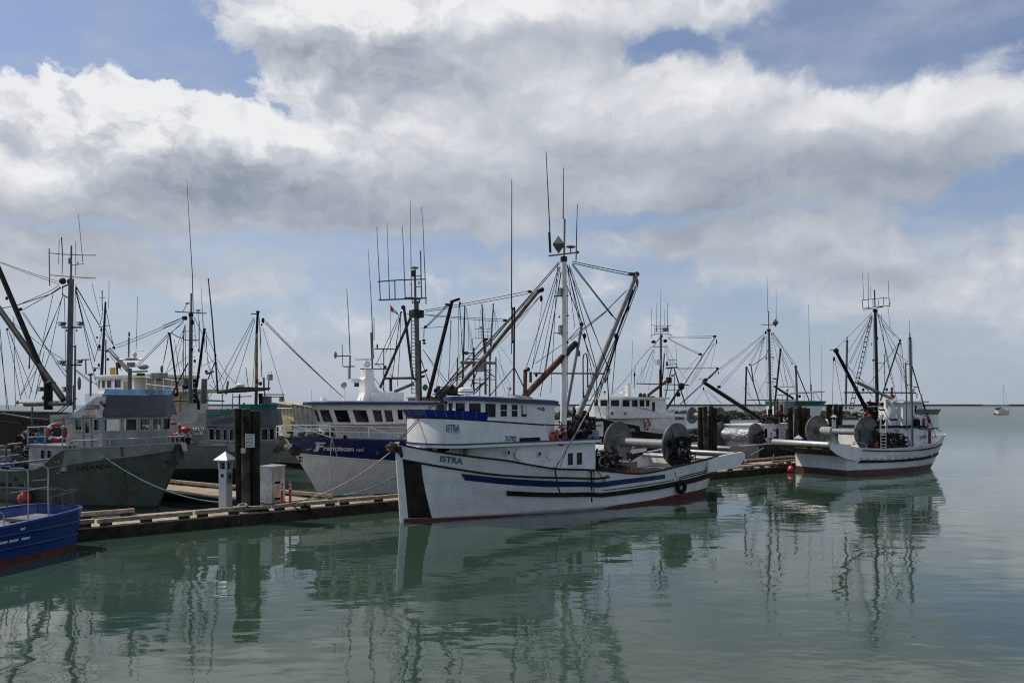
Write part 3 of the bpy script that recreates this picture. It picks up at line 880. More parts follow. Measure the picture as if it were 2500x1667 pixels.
# ------------------------------------------------------------------ far jetty and rock breakwater
def far_shore():
    rd = random.Random(5)
    j = MB(); 
    y0 = 1500.0
    for (x0, x1, z1) in ((-700, 1900, 3.9),):
        n = 60
        rows = []
        for i in range(n + 1):
            x = lerp(x0, x1, i / n); k = z1 * (1 + rd.uniform(-.06, .06))
            rows.append([(x, y0 - 14, -1), (x, y0 - 7, k * .55), (x, y0 - 4, k * .6), (x, y0 - 3, k), (x, y0 + 4, k), (x, y0 + 12, -1)])
        j.grid(rows)
        for xa_, xb_ in ((x0, 905), (955, x1)): j.box(xa_, xb_, y0 - 3.4, y0 - 2.6, z1 - .3, z1 + .9)
    tag(j.build('stone_jetty', 'stone_far', None), 'long low stone jetty drawn along the horizon', 'jetty')
    # rock breakwater with bushes, behind the floats
    br = MB(); dk = MB(); B0 = 205.0
    xa, xb = 8.0, 92.0
    core = MB(); rows = []
    for i in range(40):
        x = lerp(xa, xb, i / 39); e = min(1, (x - xa + 1) / 5, (xb - x + 1) / 5)
        rows.append([(x, B0 - 4.2 * e, -.6), (x, B0 - 2, 1.0 * e), (x, B0, 1.9 * e), (x, B0 + 3, 1.8 * e), (x, B0 + 7 * e, -.6)])
    root = thing('breakwater', 'low rock breakwater with bushes behind the fishing boats', 'breakwater', (0, 0, 0))
    core.grid(rows); core.build('core', 'rockdark', root)
    for i in range(900):
        x = rd.uniform(xa - 1, xb + 1); t = rd.random(); y = B0 - 4.5 + 6 * t; e = min(1, (x - xa + 1.5) / 6, (xb - x + 1.5) / 6)
        z = (-.3 + 2.3 * t) * max(.15, e); r = rd.uniform(.35, .85)
        n0 = 8; vs = []
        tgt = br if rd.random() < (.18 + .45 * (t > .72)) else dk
        M = Matrix.Rotation(rd.uniform(0, 3), 4, 'Z') @ Matrix.Rotation(rd.uniform(-.6, .6), 4, 'X')
        for sx in (-1, 1):
            for sy in (-1, 1):
                for sz in (-1, 1):
                    vs.append(M @ Vector((sx * r * rd.uniform(.5, 1), sy * r * rd.uniform(.5, 1), sz * r * .7 * rd.uniform(.5, 1))) + Vector((x, y, z)))
        tgt.add(vs, [[0, 1, 3, 2], [4, 6, 7, 5], [0, 4, 5, 1], [2, 3, 7, 6], [0, 2, 6, 4], [1, 5, 7, 3]])
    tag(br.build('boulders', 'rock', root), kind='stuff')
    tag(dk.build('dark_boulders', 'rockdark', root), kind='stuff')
    lf = MB(); lf2 = MB()
    for i in range(120):
        cx = rd.uniform(xa + 1, xb - 1); cy = B0 - 2.2 + rd.uniform(-1.2, 3); cz = rd.uniform(.9, 1.7); rr = rd.uniform(.5, 1.1)
        for k in range(70):
            a = rd.uniform(0, 6.28); e = rd.uniform(-.3, 1.5); q = rr * rd.uniform(.5, 1)
            c = Vector((cx + q * 1.3 * math.cos(a) * math.cos(e), cy + q * math.sin(a) * math.cos(e), cz + q * .8 * math.sin(e)))
            s_ = rd.uniform(.10, .22); u = Vector((rd.uniform(-1, 1), rd.uniform(-1, 1), rd.uniform(-1, 1))).normalized() * s_; w = u.orthogonal().normalized() * s_
            (lf if i % 3 else lf2).add([c - u, c - w, c + u, c + w], [[0, 1, 2, 3]])
    tag(lf.build('bush_foliage', 'leaf', root, recalc=False), kind='stuff')
    tag(lf2.build('dry_foliage', 'leaf2', root, recalc=False), kind='stuff')
far_shore()

# ------------------------------------------------------------------ floating dock
DK = Frame(-12.1, 21.9, math.degrees(math.atan2(22.4, 27.8)))
ZD = .34       # deck height
DW = 1.95      # deck width
def make_float(FR, x0, x1, w, label, group, rails=(0, 1), gaps=(), far_gaps=(), seed=1, near_y=0.0, dz=0.0):
    """a timber float: crosswise planks, skirt timbers, bull rails on blocks"""
    rd = random.Random(seed)
    o = FR.w((x0, near_y, dz)); root = thing('floating_dock', label, 'dock', o, FR.a, group)
    L = x1 - x0; pw = .205; n = int(L / pw)
    protos = []
    for mm in ('wood', 'wood2', 'wood3'):
        protos.append(MB().box(-pw / 2 + .007, pw / 2 - .007, .0, w, -.045, 0))
    objs = [None] * 3
    for i in range(n):
        k = rd.choice((0, 0, 1, 1, 2))
        if objs[k] is None:
            objs[k] = protos[k].build('plank', ('wood', 'wood2', 'wood3')[k], root); q = objs[k]
        else:
            q = objs[k].copy(); col.objects.link(q)
        q.location = ((i + .5) * pw, rd.uniform(-.015, .015), ZD + rd.uniform(-.004, .004)); q.rotation_euler = (0, rd.uniform(-.01, .01), rd.uniform(-.004, .004))
    # skirt: two courses of heavy timber on the faces, split into lengths
    for (y0, y1) in ((-.10, .0), (w, w + .10)):
        x = 0
        while x < L:
            e = min(L, x + rd.uniform(3.2, 4.6))
            for (za, zb) in ((.04, .30), (-.35, .035)):
                j = rd.uniform(-.012, .012)
                MB().box(x + .006, e - .006, y0 + j, y1 + j, za, zb).build('skirt_timber', 'woodwet', root)
            x = e
    for xe in (-.09, L + .005):
        MB().box(xe, xe + .085, 0, w, -.3, ZD - .06).build('end_timber', 'woodwet', root)
    # bull rails
    for sd in rails:
        y = .07 if sd == 0 else w - .07
        x = 0.05
        while x < L - .3:
            e = min(L - .05, x + rd.uniform(2.3, 3.9))
            if not any(a < (x + e) / 2 < b for a, b in (gaps if sd == 0 else far_gaps)):
                tilt = rd.uniform(-.012, .012)
                MB().box(x + .04, e - .04, y - .085, y + .085, ZD + .09 + tilt, ZD + .205 + tilt).build('bull_rail', rd.choice(('wood', 'wood3')), root)
                for xb_ in (x + .12, (x + e) / 2 - .15, e - .42):
                    MB().box(xb_, xb_ + .30, y - .075, y + .075, ZD + .003, ZD + .09).build('rail_block', 'woodwet', root)
            x = e
    # flotation
    MB().box(.1, L - .1, .12, w - .12, -.5, ZD - .07).build('float_body', 'woodwet', root)
    return root
make_float(DK, -3.5, 35.4, DW, 'long weathered plank float running past the near fishing boats', None, seed=3, far_gaps=((6.5, 60),), gaps=((15.5, 17.5),))
make_float(DK, 35.7, 46.0, DW, 'plank float continuing behind the stern of the white boat', None, seed=4, near_y=1.0)
FG = Frame(-6.4 , 28.5, math.degrees(math.atan2(-5.8, 8.7)))
# finger runs back to the left from the main float: its x axis points to the main float
make_float(Frame(FG.w((-18, -1.9, 0)).x, FG.w((-18, -1.9, 0)).y, math.degrees(FG.a)), 0, 17.9, 1.9, 'plank finger float between the two grey aluminium boats', None, rails=(1,), seed=9, dz=-.015)

def dolphin(FR, x, y, top, spots, label, r=.15, seed=1):
    """cluster of round timber piles bound together"""
    rd = random.Random(seed); o = FR.w((x, y, 0))
    root = thing('pile_cluster', label, 'piling', o, 0, 'mooring piles of the floats')
    for k, (dx, dy) in enumerate(spots):
        zt = top + rd.uniform(-.16, .06); rr = r * rd.uniform(.9, 1.1); pts = []; rs = []
        lx, ly = rd.uniform(-.06, .06), rd.uniform(-.06, .06)
        n = 14; vs = []; fs = []
        zs = [-2.0, -.3, .15, .5, 1.0, 1.5, 2.0, 2.5, 3.0, zt - .25, zt]
        for i, z in enumerate(zs):
            for q in range(n):
                a = 2 * math.pi * q / n
                rad = rr * (1.06 - .03 * z / 3) * (1 + .09 * noise.noise(Vector((math.cos(a) * 1.5 + k * 7, math.sin(a) * 1.5, z * .8 + seed * 3))))
                vs.append((dx + lx * z / 3 + rad * math.cos(a), dy + ly * z / 3 + rad * math.sin(a), z))
        for i in range(len(zs) - 1):
            for q in range(n): fs.append([i * n + q, i * n + (q + 1) % n, (i + 1) * n + (q + 1) % n, (i + 1) * n + q])
        fs.append([(len(zs) - 1) * n + q for q in range(n)])
        pl = MB().add(vs, fs).build('pile', 'pile_pale' if k % 3 == 1 else 'pile', root, smooth=50)
        MB().lathe([(rr * .98, 0), (rr * .9, .025)], (dx + lx, dy + ly, zt - .005), n=14).build('pile_top', 'piletop', pl, smooth=30)
    return root
P1 = DK.g('D', 765, 1200, ZD)
d1 = dolphin(DK, P1.x + .1, .55, 3.62, [(-.25, .06), (-.02, -.18), (.23, .0), (.12, .25), (-.14, .28)], 'big dark pile cluster carrying a white notice beside the metal cabinet', .135, 2)
P2 = DK.p('H', 1685, 870, 2.35)
dolphin(DK, P2.x, 2.35, 3.68, [(-.42, .0), (-.10, -.10), (.16, .12), (.42, .02)], 'dark pile cluster behind the stern of the striped white boat', .135, 5)
P3 = DK.p('M', 525, 500, 3.25)
dolphin(DK, P3.x, 3.25, 3.72, [(-.55, .0), (-.28, -.10), (.05, .12), (.34, -.02), (.60, .06)], 'dark pile cluster behind the pedestal beside the stern roller', .15, 8)
W4 = Frame(0, 100, 0); P4 = W4.p('M', 920, 300, 0)
dolphin(W4, P4.x, 0, 3.9, [(-.8, 0), (-.35, .1), (.3, 0), (.85, .1)], 'distant dark pile cluster standing before the breakwater', .24, 11)

def pedestal(P, rz, h, w, label, detail=True):
    """dock power pedestal: square post, open lantern head, pyramid cap"""
    root = thing('power_pedestal', label, 'power pedestal', P, rz, 'power pedestals on the floats')
    k = w / 2
    MB().box(-k * 1.35, k * 1.35, -k * 1.35, k * 1.35, 0, .03).build('base_plate', 'alupaint', root)
    b = MB().box(-k, k, -k, k, .03, h * .70); b.build('post', 'pedwhite', root)
    hd = MB()
    for sx in (-1, 1):
        for sy in (-1, 1): hd.box(sx * k * .9 - .03, sx * k * .9 + .03, sy * k * .9 - .03, sy * k * .9 + .03, h * .70, h * .84)
    hd.box(-k, k, -k, k, h * .825, h * .845)
    hd.build('lantern_frame', 'pedwhite', root)
    MB().box(-k * .55, k * .55, -k * .55, k * .55, h * .70, h * .825).build('lamp', 'gear', root)
    e = k * 1.75
    MB().add([(-e, -e, h * .845), (e, -e, h * .845), (e, e, h * .845), (-e, e, h * .845), (-e, -e, h * .862), (e, -e, h * .862), (e, e, h * .862), (-e, e, h * .862), (0, 0, h)],
             [[3, 2, 1, 0], [0, 1, 5, 4], [1, 2, 6, 5], [2, 3, 7, 6], [3, 0, 4, 7], [4, 5, 8], [5, 6, 8], [6, 7, 8], [7, 4, 8]]).build('cap', 'pedwhite', root)
    if detail:
        MB().box(k + .002, k + .02, -k * .75, k * .75, h * .46, h * .64).build('socket_panel', 'alupaint', root)
        MB().box(k + .02, k + .04, -k * .3, k * .3, h * .55, h * .60).build('socket', 'black', root)
        MB().box(-k * .3, k * .3, -k - .03, -k - .002, h * .57, h * .62).build('socket', 'black', root)
    return root
PP = DK.g('D', 590, 1195, ZD)
pedestal(DK.w((PP.x, max(.25, PP.y), ZD)), R(-18), 1.93, .30, 'white power pedestal with pyramid cap beside the big pile cluster')
P5 = DK.p('M', 505, 570, 1.6)
pedestal(DK.w((P5.x, 1.55, ZD)), R(-18), 1.62, .30, 'white power pedestal behind the silver stern roller')
P6 = W4.p('M', 922, 350, -2)
pedestal(W4.w((P6.x, -2, .3)), R(-18), 2.3, .42, 'small distant white power pedestal before the breakwater piles', False)
# the floats those distant piles and pedestal stand on
make_float(Frame(P4.x - 9, 97, 0), 0, 16, 3.4, 'distant low float in front of the breakwater', None, rails=(0,), seed=21)

def cabinet():
    q = DK.g('D', 1060, 1140, ZD)
    root = thing('utility_cabinet', 'tall galvanised metal cabinet on the float beside red posts', 'cabinet', DK.w((q.x, max(.75, q.y + .2), ZD + .004)), R(-32))
    w, d, h = .62, .58, 1.30
    MB().box(-w / 2, w / 2, -d / 2, d / 2, .05, h).build('body', 'galv_cab', root)
    MB().box(-w / 2 + .03, w / 2 - .03, -d / 2 + .03, d / 2 - .03, 0, .05).build('plinth', 'dark', root)
    MB().hexa([(-w / 2 - .03, -d / 2 - .03, h), (w / 2 + .03, -d / 2 - .03, h), (w / 2 + .03, d / 2 + .03, h), (-w / 2 - .03, d / 2 + .03, h)],
              [(-w / 2 - .03, -d / 2 - .03, h + .03), (w / 2 + .03, -d / 2 - .03, h + .03), (w / 2 + .03, d / 2 + .03, h + .055), (-w / 2 - .03, d / 2 + .03, h + .055)]).build('lid', 'bright', root)
    MB().box(w / 2 + .002, w / 2 + .014, -d * .42, d * .42, .10, h - .05).build('door', 'galv_cab', root)
    for z in (.16, .72): MB().box(w / 2 + .014, w / 2 + .024, -d * .30, d * .12, z, z + .08).build('plate', 'dark', root)
cabinet()
def safety_post(c, x, y, h, label):
    q = DK.g(c, x, y, ZD); o = DK.w((q.x, max(.2, q.y), ZD + .002))
    root = thing('safety_post', label, 'bollard', o, 0, 'red reflective posts')
    MB().lathe([(.09, 0), (.09, .03), (.045, .05), (.04, h - .05), (.03, h - .015), (.012, h)], (0, 0, 0), n=14).build('post', 'redpaint', root, smooth=40)
    for z in (h * .72, h * .86): MB().lathe([(.044, z - .035), (.045, z + .035)], (0, 0, 0), n=14).build('reflective_band', 'pedwhite', root, smooth=40)
safety_post('D', 1131, 1168, .82, 'red plastic post with white bands, the nearer of two by the cabinet')
safety_post('D', 1209, 1150, .82, 'red plastic post with white bands, the farther of two by the cabinet')

# notice boards on the big pile cluster
def notice(c, x0, x1, y0, y1, lat, label, n):
    a = DK.p(c, x0, y1, lat); b = DK.p(c, x1, y0, lat); cen = (a + b) / 2; w, h = abs(b.x - a.x) * .86, abs(b.z - a.z)
    root = thing('notice_board', label, 'notice', DK.w(cen), R(-6), 'notices on the piles')
    MB().box(-w / 2, w / 2, -.012, .012, -h / 2, h / 2).build('board', 'paper', root)
    rd = random.Random(n)
    for k in range(n): 
        z = h / 2 - h * (k + .8) / (n + .8); x = -w * .42
        m_ = MB()
        while x < w * .36:
            e = min(w * .40, x + rd.uniform(.02, .07)); m_.box(x, e, -.0165, -.0125, z - h * .018, z + h * .018); x = e + .015
        m_.build('print_line', 'galdark', root)
notice('D', 772, 876, 466, 597, .12, 'large white printed notice on the big pile cluster', 9)
notice('D', 734, 783, 603, 650, .12, 'small white printed notice low on the big pile cluster', 4)
# ------------------------------------------------------------------ the white boat with the blue stripe, moored in front
def build_istra():
    B = Frame(-3.56, 25.17, 40.0)
    root = thing('fishing_boat', 'white wooden fishing boat lettered ISTRA with blue stripe and black bow panel', 'fishing boat', B.o, B.a)
    top = B.p('F', 118, 718, 0)
    xr1 = B.p('H', 1815, 1095, -2.0).x
    hm = hull_mat('istra_hull', (.80, .795, .77), (.14, .03, .024), -5, sfac=.55, stain=(.33, .26, .17), seam=.55)
    hull = Hull(B, (0, top.x), (14.25, xr1), top.z,
                [(0, .05), (.04, .42), (.1, .88), (.2, 1.42), (.35, 1.92), (.55, 2.14), (.8, 2.14), (1, 1.98)],
                [(0, .04), (.1, .42), (.2, .85), (.35, 1.42), (.55, 1.93), (.74, 1.98), (.88, 1.82), (1, 1.42)],
                [('F', 118, 718), ('F', 300, 757), ('F', 520, 797), ('F', 850, 842), ('F', 1180, 880), ('F', 1400, 921), ('F', 1640, 956), ('F', 2000, 968),
                 ('H', 640, 1090), ('H', 1000, 1112), ('H', 1200, 1078), ('H', 1400, 1030), ('H', 1790, 935)], flare=1.3)
    hull.capm = 'brownblack'
    hull.build(root, hm, 'white', bul=lambda xi: .32 + .28 * min(1, max(0, (xi - .3) / .4)), deckm='deckwood')
    hull.strip(root, 'bottom_paint', 'red_oxide', [('F', 165, 1434), ('F', 445, 1430), ('F', 900, 1408), ('F', 1400, 1388), ('F', 2038, 1346), ('H', 700, 1452), ('H', 1100, 1392), ('H', 1400, 1325), ('H', 1600, 1285), ('H', 1735, 1252)],
               [(0.0, -.3), (.3, -.3), (.7, -.3), (1.0, -.3)], off=.006)
    patch(root, hull, 'bow_panel', 'brownblack', [('F', 168, 872), ('F', 180, 1000), ('F', 200, 1200), ('F', 221, 1428)], [('F', 345, 908), ('F', 358, 1030), ('F', 388, 1190), ('F', 448, 1428)], both=True)
    hull.strip(root, 'blue_stripe', 'navy', [('F', 725, 1003), ('F', 1200, 1050), ('F', 1600, 1072), ('F', 2038, 1084), ('H', 480, 1203), ('H', 760, 1177), ('H', 1235, 1121)],
               [('F', 762, 1066), ('F', 1200, 1110), ('F', 1600, 1130), ('F', 2038, 1136), ('H', 480, 1255), ('H', 800, 1226), ('H', 1235, 1166)], off=.008)
    hull.strip(root, 'guard_timber', 'brownblack', [('F', 1155, 1166), ('F', 1600, 1184), ('F', 2038, 1188), ('H', 500, 1313), ('H', 1000, 1258), ('H', 1400, 1185), ('H', 1812, 1088)],
               [('F', 1155, 1212), ('F', 1600, 1226), ('F', 2038, 1229), ('H', 500, 1358), ('H', 1000, 1306), ('H', 1400, 1236), ('H', 1812, 1134)], off=.06)
    hull.strake(root, 'sheer_strake', 'brownblack', [('F', 166, 871), ('F', 345, 903), ('F', 700, 962), ('F', 1040, 1010), ('F', 1400, 1034), ('F', 1700, 1042), ('F', 2038, 1047), ('H', 300, 1162), ('H', 640, 1150)], r=.036)
    hull.strake(root, 'bilge_strake', 'brownblack', [('H', 580, 1290), ('H', 900, 1252), ('H', 1150, 1212), ('H', 1330, 1180)], r=.014)
    for dy in (0, 20):
        hull.strip(root, 'scupper_slot', 'black', [('H', 1380, 1150 + dy), ('H', 1525, 1113 + dy), ('H', 1670, 1078 + dy)], [('H', 1380, 1161 + dy), ('H', 1525, 1124 + dy), ('H', 1670, 1089 + dy)], off=.007)
    letter(root, 'name_lettering', 'blueletter', 'ISTRA', on_hull(hull, ('F', 520, 887), ('F', 742, 915), ('F', 530, 828), ('F', 746, 858)), .03)
    # stem
    st = MB(); st.tube([(hull.xfz(z), 0, z) for z in (-.6, 0, .8, 1.6, top.z + .05)], [.05, .07, .075, .08, .085], 8); st.build('stem_post', 'white', root, smooth=50)
    # stern plates and rollers
    sp = [(1690, 962), (1790, 937), (1980, 895), (2060, 883), (2088, 905), (2088, 945), (2025, 1045), (1930, 1062), (1812, 1082), (1700, 1100)]
    plane_poly(B, root, 'stern_plate', 'white', 'H', sp, -2.035, .09)
    q_ = [B.p('H', x, y, -2.035) for x, y in sp]; MB().extr([Vector((v.x, 2.035, v.z)) for v in q_], (0, -.07, 0)).build('stern_plate', 'white', root)
    for (x, y, r) in ((1965, 905, .095), (1745, 962, .09)):
        q = B.p('H', x, y, -1.9)
        MB().lathe([(r * .6, -1.92), (r, -1.86), (r, 1.86), (r * .6, 1.92)], (q.x, 0, q.z), 'Y', 16).build('stern_roller', 'bright', root, smooth=40)
    # lower deckhouse
    xa = B.p('H', 495, 950, -1.35).x; xf = B.p('F', 520, 760, -.9).x - .25
    zs = B.p('F', 1300, 735, -1.5).z; z_aft = B.p('H', 300, 822, -1.5).z
    zsl = lambda x, y=0: lerp(zs, z_aft, (x - xf) / (xa - xf)) * 1.0
    zdeck = lambda x, y=0: hull.zd(hull.xi(x, 1.0)) - .05
    zb = 1.0
    hwx = lambda x: max(.2, min(1.35, hull.hb(hull.xi(x, 1.0), zb) - .10))
    xm = B.p('H', -300, 950, -1.35).x
    side = [xa, xm, lerp(xm, xf, .5), lerp(xm, xf, .8), xf + .25]
    fp = [(x, -hwx(x)) for x in side] + [(xf, -hwx(xf) * .55), (xf, hwx(xf) * .55)] + [(x, hwx(x)) for x in side[::-1]]
    h0z, h1z = B.p('H', 280, 1035, -1.35).z, B.p('H', 280, 880, -1.35).z
    xb = xm; zt = zs
    wt = winx(B, 'H', -1.35, 950, [(195, 265), (290, 360)], xa, xb)
    house(root, 'deckhouse', 'white', fp, zb, zs, wins={0: wt}, hs=((h0z - zb) / (zs - zb), (h1z - zb) / (zs - zb)), fw=.04)
    for (cx, cy) in ((1182, 800), (1478, 815)):
        q = B.p('F', cx, cy, -1.36)
        MB().torus(q, .085, .02, Matrix.Rotation(R(90), 4, 'X'), 16, 6).build('porthole', 'white', root, smooth=60)
        MB().lathe([(.08, -.004), (.08, .004)], q, 'Y', 14).build('porthole_glass', 'glass', root)
    for (cx, w) in ((1290, 110), (1585, 90)):     # raised arched panels
        q = B.p('F', cx, 850, -1.35); MB().lathe([(.20, -.02), (.20, .015)], q + Vector((0, 0, .12)), 'Y', 20).build('arched_panel', 'white', root, smooth=40)
    # boat deck slab
    fps = fp_round(B.p('F', 487, 680, -.6).x - .30, B.p('H', 555, 830, -1.5).x, 1.52, .8, 8)
    slab(root, 'boat_deck', 'white', fps, zs, .095)
    slab(root, 'deck_edge', 'navy', fps, zs + .097, .045, .03)
    # upper bulwark with the name board
    z0 = zs + .142
    xbf = B.p('F', 487, 560, -.6).x - .28
    zb1 = B.p('F', 560, 472, -1.45).z; zb2 = B.p('F', 1530, 535, -1.45).z; xrb = B.p('F', 1575, 715, -1.47).x
    fpb = fp_round(xbf, xrb, 1.47, .75, 8)[0:-1]
    zf1 = lambda x: lerp(zb1, zb2, (x - xbf) / (xrb - xbf))
    b = MB()
    full = fp_round(xbf, xrb, 1.47, .75, 10)
    inner = fp_round(xbf + .06, xrb, 1.41, .72, 10)
    nn = len(full)
    sl = .28
    ring = lambda pts, top_: [Vector((x - (sl if (top_ and i in (0, nn - 1)) else 0), y, zf1(x) if top_ else z0)) for i, (x, y) in enumerate(pts)]
    rows = [ring(full, False), ring(full, True), ring(inner, True), ring(inner, False)]
    b.grid(rows)
    b.build('upper_bulwark', 'white', root, smooth=30)
    MB().tube(ring([(x, y) for x, y in full], True), .028, 6).build('bulwark_cap', 'brownblack', root, smooth=50)
    letter(root, 'name_board_lettering', 'blueletter', 'ISTRA', on_plane(B, -1.475, ('F', 582, 598), ('F', 714, 600), ('F', 582, 530), ('F', 714, 532)), .045, .12)
    MB().tube([B.p('F', 580, 608, -1.482), B.p('F', 716, 610, -1.482)], .008, 4).build('underline', 'galdark', root)
    letter(root, 'number_lettering', 'blueletter', '25702', on_plane(B, -1.475, ('F', 1150, 690), ('F', 1258, 693), ('F', 1150, 640), ('F', 1258, 643)), .03)
    pxbox(B, root, 'rub_board', 'black', 'F', 1295, 1485, 655, 700, -1.52, .045)
    # tinted windbreak panels flaring out above the bulwark
    bot = [Vector((x, y, zf1(x) + .02)) for x, y in full[1:-1]]
    bot = [Vector((bot[0].x + .95, -1.47, zf1(bot[0].x + .95) + .02)), Vector((bot[0].x + .5, -1.47, zf1(bot[0].x + .5) + .02))] + bot + [Vector((bot[-1].x + .5, 1.47, zf1(bot[-1].x) + .02))]
    cx_ = xbf + 1.6
    up = []
    for q in bot:
        d = Vector((q.x - cx_ - .4, q.y * .8, 0)).normalized(); up.append(q + d * .16 + Vector((0, 0, .25)))
    for i in range(len(bot) - 1):
        MB().add([bot[i], bot[i + 1], up[i + 1], up[i], bot[i] + Vector((.015, .01, 0)), bot[i + 1] + Vector((.015, .01, 0)), up[i + 1] + Vector((.015, .01, 0)), up[i] + Vector((.015, .01, 0))],
                 [[0, 1, 2, 3], [7, 6, 5, 4], [3, 2, 6, 7], [0, 3, 7, 4], [1, 5, 6, 2]]).build('windbreak_panel', 'windbreak', root)
        MB().tube([bot[i], up[i]], .012, 5).build('panel_stay', 'wirelight', root)
    # wheelhouse
    hw = 1.12
    xw1 = B.p('F', 1622, 420, -hw).x; xw0 = B.p('F', 1078, 420, -hw).x
    xwf = B.p('F', 708, 400, -.3).x
    za = B.p('F', 900, 300, -hw).z; zb_ = B.p('F', 1600, 340, -hw).z
    zw = z0 - .03
    fpw = fp_round(xwf, xw1, hw, xw0 - xwf, 6)
    ztop = lambda x, y: lerp(za, zb_, (x - xwf) / (xw1 - xwf))
    zm = (za + zb_) / 2
    hA = (B.p('F', 1135, 466, -hw).z - zw) / (ztop(B.p('F', 1135, 466, -hw).x, 0) - zw); hB = (B.p('F', 1135, 330, -hw).z - zw) / (ztop(B.p('F', 1135, 330, -hw).x, 0) - zw)
    wn = [(t0, t1, hA, hB) for t0, t1 in winx(B, 'F', -hw, 400, [(1098, 1172), (1205, 1272), (1298, 1360)], xw1, xw0)]
    wins = {0: wn, 7: [(.1, .3, hA, hB), (.4, .6, hA, hB), (.7, .9, hA, hB)]}
    for e in range(1, 7): wins[e] = [(.09, .91, hA - .02, hB)]
    house(root, 'wheelhouse', 'white', fpw, zw, zm, wins=wins, z1f=ztop, fw=.03)
    for (a_, c_) in ((1098, 1172), (1205, 1272)):
        MB().tube([B.p('F', a_, 396, -hw - .0), B.p('F', c_, 400, -hw - .0)], .014, 4).build('sash_bar', 'white', root)
    MB().obox(B.p('F', 1335, 392, -hw + .0), .17, .012, .30).build('window_notice', 'paper', root)
    slab(root, 'wheelhouse_roof', 'navy', fpw, 0, .13, .16, zf=lambda x, y: ztop(x, y) - .01)
    slab(root, 'roof_top', 'white', fpw, 0, .03, .05, zf=lambda x, y: ztop(x, y) + .125)
    q = B.p('F', 1515, 385, -hw - .02); MB().torus(q, .05, .015, Matrix.Rotation(R(90), 4, 'X'), 12, 5).build('vent_ring', 'black', root)
    letter(root, 'small_number', 'galdark', '25702', on_plane(B, -hw, ('F', 1455, 392), ('F', 1497, 393), ('F', 1455, 370), ('F', 1497, 371)), .02)
    # roof gear
    P = B.p('F', 772, 250, 0); dome(root, P, .27, .26)
    pts = []
    q0 = B.p('F', 1225, 295, -.2); q1 = B.p('F', 1452, 310, -.2); L = q1.x - q0.x; hh = B.p('F', 1250, 225, -.2).z - q0.z
    d = MB(); rows = []
    for i in range(13):
        t = i / 12; w = .62 * (1 - (2 * t - 1) ** 4 * .55); h_ = hh * (1.0 - .35 * t) * (1 - (2 * t - 1) ** 6 * .5)
        rows.append([(q0.x + L * t, -.2 + w * math.cos(a) * -1 + .5, q0.z - .04 + h_ * math.sin(a) ** .7) for a in [math.pi * k / 10 for k in range(11)]])
    d.grid(rows); d.add(rows[0], [list(range(11))]); d.add(rows[-1], [list(range(11))]); d.build('skiff_on_roof', 'alupaint', root, smooth=50)
    rig(B, root, 'F', '''
o:searchlight wirelight 34x36 1195,192
post wirelight 10 1190,205 1175,275
horn orange 9 1168,180 1195,196
roof_strip orange 14 1120,282 1180,286
vent_pipe gal 44 770,822,-.9 772,735,-.9
b:vent_cowl gal 64x40 772,728,-.9
o:black_fender rubber 125x52 556,768,-.7
''')
